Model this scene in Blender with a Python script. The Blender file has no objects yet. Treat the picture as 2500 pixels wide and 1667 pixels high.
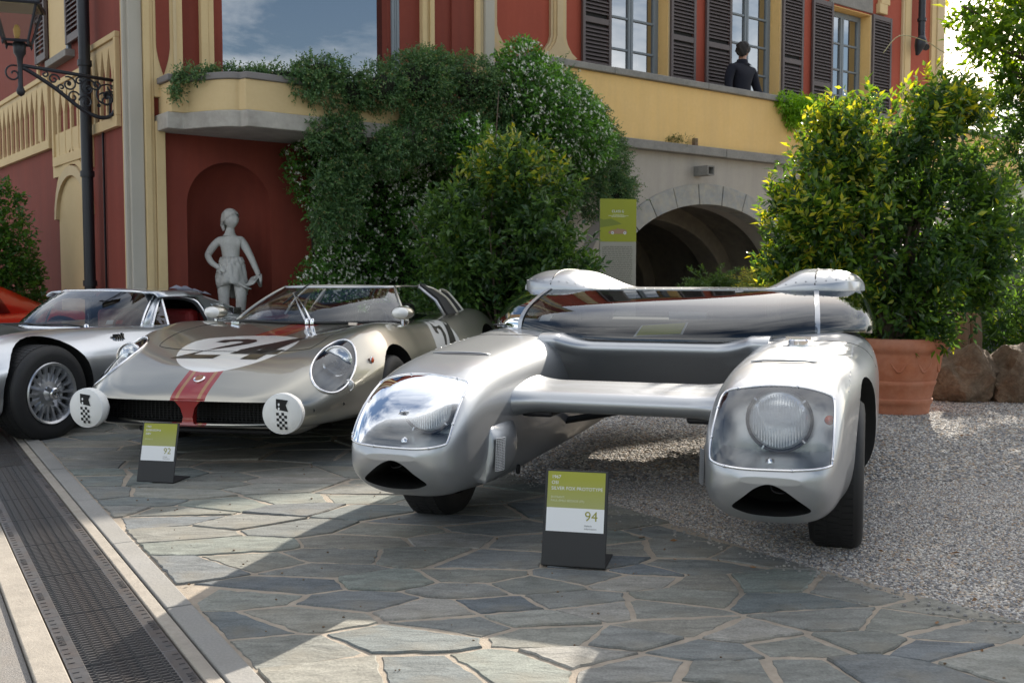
import bpy, bmesh, math, random
import numpy as np
from mathutils import Vector, Matrix
from mathutils.bvhtree import BVHTree
random.seed(7); rng = np.random.default_rng(11)
SC = bpy.context.scene; COL = SC.collection
R = math.radians

# ------------------------------------------------------------------ camera, sky, sun, exposure
CAMH = 1.1
cam = bpy.data.cameras.new('camera'); camo = bpy.data.objects.new('camera', cam); COL.objects.link(camo)
camo.location = (0, 0, CAMH); camo.rotation_euler = (R(90 - 3.5135), 0, 0)
cam.sensor_width = 36; cam.lens = 36; cam.clip_start = .05; cam.clip_end = 3000
cam.dof.use_dof = True; cam.dof.focus_distance = 4.3; cam.dof.aperture_fstop = 9
SC.camera = camo
SUN_AZ, SUN_EL = 26.0, 24.0          # degrees right of the view direction, degrees up
world = bpy.data.worlds.new('World'); SC.world = world; world.use_nodes = True
wn = world.node_tree; wn.nodes.clear()
def wnode(t, **k):
    n = wn.nodes.new(t)
    for a, b in k.items(): setattr(n, a, b)
    return n
sky = wnode('ShaderNodeTexSky', sky_type='NISHITA', sun_disc=False)
sky.sun_elevation = R(SUN_EL); sky.sun_rotation = R(SUN_AZ); sky.air_density = 1.0; sky.dust_density = 1.5; sky.ozone_density = 1.15
tc = wnode('ShaderNodeTexCoord'); sep = wnode('ShaderNodeSeparateXYZ'); wn.links.new(tc.outputs['Generated'], sep.inputs[0])
mz = wnode('ShaderNodeMath', operation='MAXIMUM'); wn.links.new(sep.outputs['Z'], mz.inputs[0]); mz.inputs[1].default_value = .04
mz2 = wnode('ShaderNodeMath', operation='ADD'); wn.links.new(mz.outputs[0], mz2.inputs[0]); mz2.inputs[1].default_value = .12
dx = wnode('ShaderNodeMath', operation='DIVIDE'); wn.links.new(sep.outputs['X'], dx.inputs[0]); wn.links.new(mz2.outputs[0], dx.inputs[1])
dy = wnode('ShaderNodeMath', operation='DIVIDE'); wn.links.new(sep.outputs['Y'], dy.inputs[0]); wn.links.new(mz2.outputs[0], dy.inputs[1])
cb = wnode('ShaderNodeCombineXYZ'); wn.links.new(dx.outputs[0], cb.inputs[0]); wn.links.new(dy.outputs[0], cb.inputs[1])
cn = wnode('ShaderNodeTexNoise'); cn.inputs['Scale'].default_value = .85; cn.inputs['Detail'].default_value = 7; cn.inputs['Roughness'].default_value = .58; cn.inputs['Distortion'].default_value = .5
cv = wnode('ShaderNodeVectorMath', operation='ADD'); wn.links.new(cb.outputs[0], cv.inputs[0]); cv.inputs[1].default_value = (2.3, 5.1, 0); wn.links.new(cv.outputs[0], cn.inputs['Vector'])
cr_ = wnode('ShaderNodeValToRGB'); cr_.color_ramp.elements[0].position = .42; cr_.color_ramp.elements[1].position = .66
wn.links.new(cn.outputs['Fac'], cr_.inputs[0])
cm = wnode('ShaderNodeMix', data_type='RGBA'); wn.links.new(cr_.outputs['Color'], cm.inputs['Factor'])
wn.links.new(sky.outputs['Color'], cm.inputs['A']); cm.inputs['B'].default_value = (12.9, 12.75, 12.4, 1)
bg = wnode('ShaderNodeBackground'); wn.links.new(cm.outputs['Result'], bg.inputs['Color']); bg.inputs['Strength'].default_value = .080
wo = wnode('ShaderNodeOutputWorld'); wn.links.new(bg.outputs[0], wo.inputs[0])
sl = bpy.data.lights.new('sun', 'SUN'); sl.energy = 5.0; sl.angle = R(.5); sl.color = (1, .91, .78)
sun = bpy.data.objects.new('sun', sl); COL.objects.link(sun)
sdir = Vector((math.sin(R(SUN_AZ)) * math.cos(R(SUN_EL)), math.cos(R(SUN_AZ)) * math.cos(R(SUN_EL)), math.sin(R(SUN_EL))))
sun.rotation_euler = sdir.to_track_quat('Z', 'Y').to_euler(); sun.location = (6, 14, 8)
vs = SC.view_settings; vs.view_transform = 'Standard'; vs.look = 'None'; vs.gamma = 1; vs.exposure = 1.16; vs.use_curve_mapping = False

# ------------------------------------------------------------------ helpers
def mk(name, V, F, mat=None, parent=None, smooth=False, sharp=None, label=None, cat=None, group=None, kind=None, loc=None, rot=None):
    me = bpy.data.meshes.new(name); me.from_pydata([tuple(v) for v in V], [], [tuple(f) for f in F]); 
    return mo(name, me, mat, parent, smooth, sharp, label, cat, group, kind, loc, rot)
def mo(name, me, mat=None, parent=None, smooth=False, sharp=None, label=None, cat=None, group=None, kind=None, loc=None, rot=None):
    o = bpy.data.objects.new(name, me); COL.objects.link(o)
    if mat is not None:
        for m in (mat if isinstance(mat, (list, tuple)) else [mat]): me.materials.append(m)
    if smooth:
        me.shade_smooth()
        if sharp: me.set_sharp_from_angle(angle=R(sharp))
    if parent: o.parent = parent
    if loc is not None: o.location = loc
    if rot is not None: o.rotation_euler = rot
    tag(o, label, cat, group, kind)
    return o
def tag(o, label=None, cat=None, group=None, kind=None):
    if label: o['label'] = label
    if cat: o['category'] = cat
    if group: o['group'] = group
    if kind: o['kind'] = kind
    return o
def empty(name, loc, rz=0, label=None, cat=None, group=None):
    o = bpy.data.objects.new(name, None); COL.objects.link(o); o.location = loc; o.rotation_euler = (0, 0, rz); o.empty_display_size = .1
    return tag(o, label, cat, group)
def bev(o, w, seg=2, ang=30):
    m = o.modifiers.new('bevel', 'BEVEL'); m.width = w; m.segments = seg; m.limit_method = 'ANGLE'; m.angle_limit = R(ang); return o
class MB:
    def __init__(s): s.v = []; s.f = []
    def add(s, V, F):
        n = len(s.v); s.v += [tuple(v) for v in V]; s.f += [tuple(i + n for i in f) for f in F]; return s
    def box(s, x0, x1, y0, y1, z0, z1): return s.add(*boxg(x0, x1, y0, y1, z0, z1))
    def build(s, name, mat, parent=None, **k): return mk(name, s.v, s.f, mat, parent, **k)
def boxg(x0, x1, y0, y1, z0, z1):
    V = [(x, y, z) for z in (z0, z1) for y in (y0, y1) for x in (x0, x1)]
    return V, [(0, 2, 3, 1), (4, 5, 7, 6), (0, 1, 5, 4), (2, 6, 7, 3), (0, 4, 6, 2), (1, 3, 7, 5)]
def box(name, x0, x1, y0, y1, z0, z1, mat, parent=None, b=0, **k):
    o = mk(name, *boxg(x0, x1, y0, y1, z0, z1), mat, parent, **k)
    if b: bev(o, b)
    return o
def prism(poly, lo, hi, axis=2):
    """poly: 2D outline, extruded along axis between lo and hi"""
    n = len(poly)
    def p(a, b, c): return {2: (a, b, c), 1: (a, c, b), 0: (c, a, b)}[axis]
    V = [p(a, b, lo) for a, b in poly] + [p(a, b, hi) for a, b in poly]
    F = [tuple(range(n))[::-1], tuple(range(n, 2 * n))] + [(i, (i + 1) % n, n + (i + 1) % n, n + i) for i in range(n)]
    return V, F
def loft(rings, closed=True, cap=True):
    n = len(rings[0]); V = [tuple(p) for r in rings for p in r]; F = []
    for i in range(len(rings) - 1):
        for j in range(n if closed else n - 1):
            k = (j + 1) % n; F.append((i * n + j, i * n + k, (i + 1) * n + k, (i + 1) * n + j))
    if cap and closed:
        F.append(tuple(range(n))[::-1]); F.append(tuple(range((len(rings) - 1) * n, len(rings) * n)))
    return V, F
def lathe(prof, seg=32, axis='z', cap=False):
    rings = []
    for r, h in prof:
        rings.append([((r * math.cos(2 * math.pi * k / seg), r * math.sin(2 * math.pi * k / seg), h) if axis == 'z' else
                       (h, r * math.cos(2 * math.pi * k / seg), r * math.sin(2 * math.pi * k / seg)) if axis == 'x' else
                       (r * math.sin(2 * math.pi * k / seg), h, r * math.cos(2 * math.pi * k / seg))) for k in range(seg)])
    return loft(rings, True, cap)
def tube(pts, r, seg=8, cap=True):
    pts = [Vector(p) for p in pts]; rings = []; rr = r if hasattr(r, '__len__') else [r] * len(pts)
    up = None
    for i, p in enumerate(pts):
        t = (pts[min(i + 1, len(pts) - 1)] - pts[max(i - 1, 0)]).normalized()
        if up is None: up = Vector((0, 0, 1)) if abs(t.z) < .9 else Vector((1, 0, 0))
        a = t.cross(up).normalized(); up = a.cross(t).normalized()
        rings.append([p + (a * math.cos(2 * math.pi * k / seg) + up * math.sin(2 * math.pi * k / seg)) * rr[i] for k in range(seg)])
    return loft(rings, True, cap)
def crs(P, m=8, closed=False):
    """Catmull-Rom through points"""
    P = [np.array(p, float) for p in P]; n = len(P); out = []
    rngi = range(n) if closed else range(n - 1)
    for i in rngi:
        p0, p1, p2, p3 = (P[(i - 1) % n], P[i], P[(i + 1) % n], P[(i + 2) % n]) if closed else (P[max(i - 1, 0)], P[i], P[i + 1], P[min(i + 2, n - 1)])
        for k in range(m):
            t = k / m; out.append(.5 * (2 * p1 + (p2 - p0) * t + (2 * p0 - 5 * p1 + 4 * p2 - p3) * t * t + (3 * p1 - p0 - 3 * p2 + p3) * t ** 3))
    if not closed: out.append(P[-1])
    return out
def pch(x, xs, ys):
    """monotone cubic interpolation"""
    xs = np.asarray(xs, float); ys = np.asarray(ys, float); x = np.asarray(x, float)
    h = np.diff(xs); d = np.diff(ys) / h; m = np.zeros_like(ys); m[0] = d[0]; m[-1] = d[-1]
    for i in range(1, len(xs) - 1):
        if d[i - 1] * d[i] > 0:
            w1 = 2 * h[i] + h[i - 1]; w2 = h[i] + 2 * h[i - 1]; m[i] = (w1 + w2) / (w1 / d[i - 1] + w2 / d[i])
    i = np.clip(np.searchsorted(xs, x) - 1, 0, len(xs) - 2); t = (x - xs[i]) / h[i]
    return ((2 * t**3 - 3 * t**2 + 1) * ys[i] + (t**3 - 2 * t**2 + t) * h[i] * m[i] + (-2 * t**3 + 3 * t**2) * ys[i + 1] + (t**3 - t**2) * h[i] * m[i + 1])
def boolcut(o, cutters):
    for i, (V, F) in enumerate(cutters):
        me = bpy.data.meshes.new('c'); me.from_pydata([tuple(v) for v in V], [], [tuple(f) for f in F])
        b = bmesh.new(); b.from_mesh(me); bmesh.ops.recalc_face_normals(b, faces=b.faces[:]); b.to_mesh(me); b.free()
        c = bpy.data.objects.new('c', me); COL.objects.link(c)
        m = o.modifiers.new('b', 'BOOLEAN'); m.operation = 'DIFFERENCE'; m.solver = 'EXACT'; m.object = c
        c.matrix_world = o.matrix_world.copy()
        bpy.context.view_layer.update()
        if o.parent: c.parent = o.parent; c.matrix_parent_inverse.identity(); c.matrix_basis.identity(); bpy.context.view_layer.update()
        ne = bpy.data.meshes.new_from_object(o.evaluated_get(bpy.context.evaluated_depsgraph_get()))
        o.modifiers.clear(); old = o.data; ne.name = old.name; o.data = ne; bpy.data.meshes.remove(old)
        bpy.data.objects.remove(c); bpy.data.meshes.remove(me)
def fixn(o):
    b = bmesh.new(); b.from_mesh(o.data); bmesh.ops.recalc_face_normals(b, faces=b.faces[:]); b.to_mesh(o.data); b.free()
def bvh_of(o): return BVHTree.FromPolygons([v.co.copy() for v in o.data.vertices], [tuple(p.vertices) for p in o.data.polygons])
def copytree(o, parent=None, **kw):
    c = o.copy(); COL.objects.link(c); c.parent = parent
    for ch in list(o.children): copytree(ch, c)
    for k, v in kw.items(): setattr(c, k, v)
    return c
def textmesh(txt, size, mat, name, parent, M, align='LEFT', shear=0, ext=0, spacing=1.0, subdiv=None, proj=None):
    cu = bpy.data.curves.new(name, 'FONT'); cu.body = txt; cu.size = size; cu.align_x = align; cu.shear = shear; cu.extrude = ext; cu.space_character = spacing; cu.resolution_u = 3
    t = bpy.data.objects.new('t', cu); COL.objects.link(t); bpy.context.view_layer.update()
    me = bpy.data.meshes.new_from_object(t.evaluated_get(bpy.context.evaluated_depsgraph_get())); bpy.data.objects.remove(t); bpy.data.curves.remove(cu)
    me.materials.clear(); me.name = name
    if subdiv:
        b = bmesh.new(); b.from_mesh(me)
        for ax in (0, 1):
            lo = min(v.co[ax] for v in b.verts); hi = max(v.co[ax] for v in b.verts); q = lo + subdiv
            while q < hi:
                pl = Vector((0, 0, 0)); pl[ax] = q; no = Vector((0, 0, 0)); no[ax] = 1
                bmesh.ops.bisect_plane(b, geom=b.verts[:] + b.edges[:] + b.faces[:], plane_co=pl, plane_no=no); q += subdiv
        b.to_mesh(me); b.free()
    if M is not None: me.transform(M)
    if proj:
        for v in me.vertices: v.co = proj(v.co)
    return mo(name, me, mat, parent)

# ------------------------------------------------------------------ materials
MATS = {}
def mat(name, col=(.5, .5, .5), rough=.5, metal=0., coat=0., coat_r=.03, spec=.5, noise=None, bump=None, var=None, emit=None, trans=None):
    """noise=(scale, amount, darkcolor): blotches; bump=(scale, strength, dist); var=(attribute, colour2)"""
    m = bpy.data.materials.new(name); m.use_nodes = True; nt = m.node_tree; b = nt.nodes['Principled BSDF']
    b.inputs['Base Color'].default_value = (*col, 1); b.inputs['Roughness'].default_value = rough; b.inputs['Metallic'].default_value = metal
    b.inputs['Coat Weight'].default_value = coat; b.inputs['Coat Roughness'].default_value = coat_r; b.inputs['Specular IOR Level'].default_value = spec
    tcn = nt.nodes.new('ShaderNodeTexCoord')
    cur = None
    for nz in ([] if noise is None else noise if isinstance(noise, list) else [noise]):
        n = nt.nodes.new('ShaderNodeTexNoise'); n.inputs['Scale'].default_value = nz[0]; n.inputs['Detail'].default_value = 6; n.inputs['Roughness'].default_value = .62
        if len(nz) > 3:
            mp = nt.nodes.new('ShaderNodeMapping'); mp.inputs['Scale'].default_value = nz[3]; nt.links.new(tcn.outputs['Object'], mp.inputs[0]); nt.links.new(mp.outputs[0], n.inputs['Vector'])
        else: nt.links.new(tcn.outputs['Object'], n.inputs['Vector'])
        rp = nt.nodes.new('ShaderNodeMapRange'); rp.inputs['From Min'].default_value = .38; rp.inputs['From Max'].default_value = .68; rp.inputs['To Max'].default_value = nz[1]
        nt.links.new(n.outputs['Fac'], rp.inputs['Value'])
        mx = nt.nodes.new('ShaderNodeMix'); mx.data_type = 'RGBA'; nt.links.new(rp.outputs[0], mx.inputs['Factor'])
        if cur: nt.links.new(cur, mx.inputs['A'])
        else: mx.inputs['A'].default_value = (*col, 1)
        mx.inputs['B'].default_value = (*nz[2], 1); cur = mx.outputs['Result']
    if cur: nt.links.new(cur, b.inputs['Base Color'])
    if bump:
        n = nt.nodes.new('ShaderNodeTexNoise'); n.inputs['Scale'].default_value = bump[0]; n.inputs['Detail'].default_value = 8; n.inputs['Roughness'].default_value = .65
        if len(bump) > 3:
            mp = nt.nodes.new('ShaderNodeMapping'); mp.inputs['Scale'].default_value = bump[3]; nt.links.new(tcn.outputs['Object'], mp.inputs[0]); nt.links.new(mp.outputs[0], n.inputs['Vector'])
        else: nt.links.new(tcn.outputs['Object'], n.inputs['Vector'])
        bp = nt.nodes.new('ShaderNodeBump'); bp.inputs['Strength'].default_value = bump[1]; bp.inputs['Distance'].default_value = bump[2]
        nt.links.new(n.outputs['Fac'], bp.inputs['Height']); nt.links.new(bp.outputs[0], b.inputs['Normal'])
    if emit: b.inputs['Emission Color'].default_value = (*emit[0], 1); b.inputs['Emission Strength'].default_value = emit[1]
    MATS[name] = m; return m
def glass(name, tint, rough=.0, ior=1.5, boost=0.):
    m = bpy.data.materials.new(name); m.use_nodes = True; nt = m.node_tree; nt.nodes.clear()
    tr = nt.nodes.new('ShaderNodeBsdfTransparent'); tr.inputs[0].default_value = (*tint, 1)
    gl = nt.nodes.new('ShaderNodeBsdfGlossy'); gl.inputs['Roughness'].default_value = rough; gl.inputs['Color'].default_value = (.95, .97, 1, 1)
    fr = nt.nodes.new('ShaderNodeFresnel'); fr.inputs[0].default_value = ior
    ad = nt.nodes.new('ShaderNodeMath'); ad.operation = 'ADD'; ad.use_clamp = True; ad.inputs[1].default_value = boost; nt.links.new(fr.outputs[0], ad.inputs[0])
    mx = nt.nodes.new('ShaderNodeMixShader'); nt.links.new(ad.outputs[0], mx.inputs[0]); nt.links.new(tr.outputs[0], mx.inputs[1]); nt.links.new(gl.outputs[0], mx.inputs[2])
    o = nt.nodes.new('ShaderNodeOutputMaterial'); nt.links.new(mx.outputs[0], o.inputs[0]); return m
def leafmat(name, c1, c2, trans=.35, rough=.35, ctip=None):
    """c1 old leaf, c2 young leaf; picked by the leaf's own 'rnd' value"""
    m = bpy.data.materials.new(name); m.use_nodes = True; nt = m.node_tree; b = nt.nodes['Principled BSDF']; out = nt.nodes['Material Output']
    at = nt.nodes.new('ShaderNodeAttribute'); at.attribute_name = 'rnd'
    rp = nt.nodes.new('ShaderNodeValToRGB'); rp.color_ramp.elements[0].color = (*c1, 1); rp.color_ramp.elements[1].color = (*c2, 1)
    rp.color_ramp.elements[0].position = .0; rp.color_ramp.elements[1].position = 1.
    if ctip: e = rp.color_ramp.elements.new(.82); e.color = (*c2, 1); rp.color_ramp.elements[2].color = (*ctip, 1)
    nt.links.new(at.outputs['Fac'], rp.inputs[0]); nt.links.new(rp.outputs[0], b.inputs['Base Color']); b.inputs['Roughness'].default_value = rough
    tl = nt.nodes.new('ShaderNodeBsdfTranslucent')
    hs = nt.nodes.new('ShaderNodeHueSaturation'); hs.inputs['Hue'].default_value = .48; hs.inputs['Saturation'].default_value = 1.1; hs.inputs['Value'].default_value = 1.9
    nt.links.new(rp.outputs[0], hs.inputs['Color']); nt.links.new(hs.outputs[0], tl.inputs['Color'])
    mx = nt.nodes.new('ShaderNodeMixShader'); mx.inputs[0].default_value = trans; nt.links.new(b.outputs[0], mx.inputs[1]); nt.links.new(tl.outputs[0], mx.inputs[2]); nt.links.new(mx.outputs[0], out.inputs[0])
    return m
silver = mat('silver_paint', (.435, .452, .475), .41, .86, .6, .035, bump=(1100, .05, .002))
champagne_col = (.40, .385, .335)
bizz_silver = mat('grey_silver_paint', (.53, .56, .60), .30, .9, 1., .02)
redpaint = mat('bright_red_paint', (.62, .022, .008), .3, 0, 1.)
black = mat('black_rubber', (.012, .012, .013), .55)
matteblack = mat('matte_black', (.006, .006, .006), .8)
tyre = mat('tyre', (.016, .016, .017), .62, bump=(60, .2, .004))
chrome = mat('chrome', (.8, .8, .82), .08, 1.)
alloy = mat('cast_alloy', (.55, .56, .58), .34, .9)
darkmetal = mat('dark_metal', (.05, .05, .055), .45, .8)
steel = mat('iron_grate', (.15, .15, .155), .42, .7, noise=[(9, .5, (.18, .13, .10)), (40, .4, (.07, .07, .075))], bump=(70, .25, .003))
ironblack = mat('wrought_iron', (.022, .024, .03), .45, .3)
redstucco = mat('shaded_red_stucco', (.205, .036, .020), .85, noise=[(1.1, .5, (.15, .027, .016)), (14, .25, (.24, .052, .030)), (.5, .35, (.23, .048, .027)), (1.2, .4, (.12, .024, .016), (5, 5, .35))], bump=(120, .22, .006))  # the tower's shade is put into this colour, darker than on the wing
redstucco_wing = mat('wing_red_stucco', (.37, .075, .040), .85, noise=[(.9, .4, (.31, .06, .034)), (14, .2, (.43, .10, .06)), (1.2, .35, (.26, .05, .03), (5, 5, .35))], bump=(120, .22, .006))  # same stucco, without the shade painted into the tower's red
gold = mat('cream_stucco_trim', (.60, .45, .235), .8, noise=[(2.5, .35, (.48, .345, .17)), (30, .2, (.66, .52, .3))], bump=(150, .15, .004))
goldwing = mat('carved_trim', (.56, .44, .26), .8, noise=[(4, .4, (.46, .34, .19))], bump=(150, .15, .004))
greytrim = mat('grey_lesene', (.42, .39, .33), .8, noise=(2, .4, (.34, .32, .27)), bump=(150, .15, .004))
yellow = mat('yellow_stucco', (.80, .53, .20), .85, noise=[(.8, .5, (.70, .44, .15)), (5, .35, (.84, .58, .26)), (22, .25, (.62, .40, .15)), (.35, .3, (.66, .45, .2)), (1.0, .30, (.55, .38, .18), (5, 5, .4))], bump=(90, .25, .006))
greystucco = mat('grey_render', (.44, .40, .35), .9, noise=[(1.2, .6, (.35, .32, .28)), (11, .3, (.48, .445, .40)), (45, .25, (.30, .275, .25)), (.5, .4, (.40, .35, .28)), (1.0, .45, (.29, .265, .24), (4, 4, .35))], bump=(110, .3, .006))
darkband = mat('painted_grey_band', (.20, .185, .18), .9, bump=(110, .3, .006))
stone = mat('weathered_stone', (.27, .255, .23), .9, noise=[(3, .7, (.15, .145, .135)), (25, .4, (.34, .325, .30)), (70, .4, (.12, .115, .11))], bump=(60, .5, .008))
voussoirm = mat('arch_stone', (.36, .345, .31), .85, noise=[(4, .8, (.24, .27, .30)), (18, .5, (.46, .40, .29)), (7, .5, (.20, .20, .20))], bump=(60, .4, .006))
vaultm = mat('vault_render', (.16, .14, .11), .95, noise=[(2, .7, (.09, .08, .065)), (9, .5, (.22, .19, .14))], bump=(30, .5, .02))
slab = mat('concrete_slab', (.42, .39, .34), .9, noise=[(1.6, .8, (.2, .185, .165)), (8, .6, (.5, .47, .42)), (30, .3, (.3, .28, .25))], bump=(60, .4, .006))
shutterm = mat('brown_shutter', (.085, .066, .066), .55, noise=(6, .4, (.12, .09, .08)))
framem = mat('grey_blue_frame', (.17, .20, .225), .5)
whitem = mat('white_cover_cloth', (.78, .78, .76), .75, bump=(25, .35, .01))
white_print = mat('white_print', (.78, .79, .8), .45)
marble = mat('weathered_marble', (.56, .55, .52), .75, noise=[(5, .6, (.40, .385, .36)), (22, .45, (.64, .63, .60)), (60, .3, (.30, .29, .27)), (3, .5, (.34, .33, .30), (6, 6, 1))], bump=(90, .4, .006))
terracotta = mat('terracotta', (.37, .118, .054), .8, noise=[(5, .5, (.36, .11, .05)), (20, .4, (.52, .21, .11)), (3, .25, (.5, .36, .28))], bump=(60, .25, .006))
bark = mat('bark', (.10, .075, .05), .9, noise=(20, .7, (.05, .038, .026)), bump=(30, .8, .02))
wood = mat('old_wood', (.22, .13, .07), .85, noise=[(8, .7, (.10, .06, .035), (6, 6, 1)), (3, .5, (.30, .2, .12))], bump=(20, .8, .02, (6, 6, 1)))
rockm = mat('brown_rock', (.22, .14, .085), .9, noise=[(5, .8, (.10, .065, .04)), (18, .6, (.33, .25, .17)), (50, .4, (.06, .04, .03))], bump=(16, .9, .05))
wallstone = mat('blue_grey_rubble', (.20, .21, .22), .9, noise=[(5, .7, (.12, .125, .135)), (25, .5, (.28, .28, .28))], bump=(30, .6, .01))
winglass = glass('window_glass', (.10, .12, .14), .0, 1.6, .33)
bigglass = glass('plate_window_glass', (.06, .07, .08), .0, 1.6, .34)
carglass = glass('tinted_car_glass', (.50, .52, .52), .0, 1.50, .03)
clearglass = glass('clear_car_glass', (.86, .88, .88), .0, 1.5, .05)
lampglass = glass('clear_acrylic_cover', (.90, .92, .93), .0, 1.42, .05)
lensglass = mat('fluted_headlamp_lens', (.86, .88, .89), .16, .35, 1.)
orange = mat('orange_lens', (.8, .10, .01), .15, 0, 1.)
curtain = mat('lilac_curtain', (.62, .6, .68), .9)
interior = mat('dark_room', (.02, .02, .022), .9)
redleather = mat('red_leather', (.23, .014, .012), .5)
navy = mat('navy_jacket', (.0045, .0055, .014), .9, bump=(40, .4, .01))
hairm = mat('dark_hair', (.015, .011, .009), .7, bump=(60, .6, .01))
skin = mat('skin', (.50, .28, .20), .55)
# ------------------------------------------------------------------ ground
def ground_mat():
    return mat('earth_and_grit', (.20, .17, .135), .95, noise=[(1.5, .6, (.14, .12, .1)), (60, .6, (.28, .25, .21))], bump=(200, .6, .01))
earth = ground_mat()
gV = [(-400, -60, 0), (500, -60, 0), (500, 800, 0), (-400, 800, 0)]
mk('ground', gV, [(0, 1, 2, 3)], earth, kind='structure', label='sandy ground of the villa forecourt')
mortar = mat('sandy_mortar', (.36, .30, .235), .95, noise=[(3, .6, (.25, .21, .17)), (40, .5, (.45, .385, .31)), (9, .5, (.20, .18, .15))], bump=(160, .6, .006))
# border between paving and gravel (from the near right corner to far behind the cars)
BORD = [(2.2, 2.35), (1.6, 3.18), (1.05, 3.9), (.61, 4.65), (.1, 5.45), (-.5, 6.5), (-1.0, 7.5), (-1.4, 9.0)]
def bx_(y):
    for (xa, ya), (xb, yb) in zip(BORD, BORD[1:]):
        if ya <= y <= yb: return xa + (xb - xa) * (y - ya) / (yb - ya)
    return BORD[0][0] + (BORD[0][1] - y) * .75 if y < BORD[0][1] else BORD[-1][0]
# drain axis: right edge of the grate
GD = Vector((-.519, .8548)); GN = Vector((.8548, .519)); G0 = Vector((-.869, 2.754))
def gp(along, off): p = G0 + GD * along + GN * off; return (p.x, p.y)
def kx(y, off):   # x of the line parallel to the drain at offset off
    t = (y - G0.y - GN.y * off) / GD.y; return G0.x + GD.x * t + GN.x * off
pavebase = [(kx(y, .135), y, .004) for y in (1.6, 9.0)]
mk('paving_bed', [(kx(1.6, .135), 1.6, .016), (bx_(1.6), 1.6, .016)] + [(x, y, .016) for x, y in BORD if y > 1.6] + [(kx(9, .135), 9, .016)], [tuple(range(3 + len(BORD)))], mortar, kind='structure', label='sandy mortar bed between the flagstones')
paving = empty('flagstone_paving', (0, 0, 0), label='irregular grey green flagstones laid in sandy mortar', cat=None); paving['kind'] = 'structure'
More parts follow.
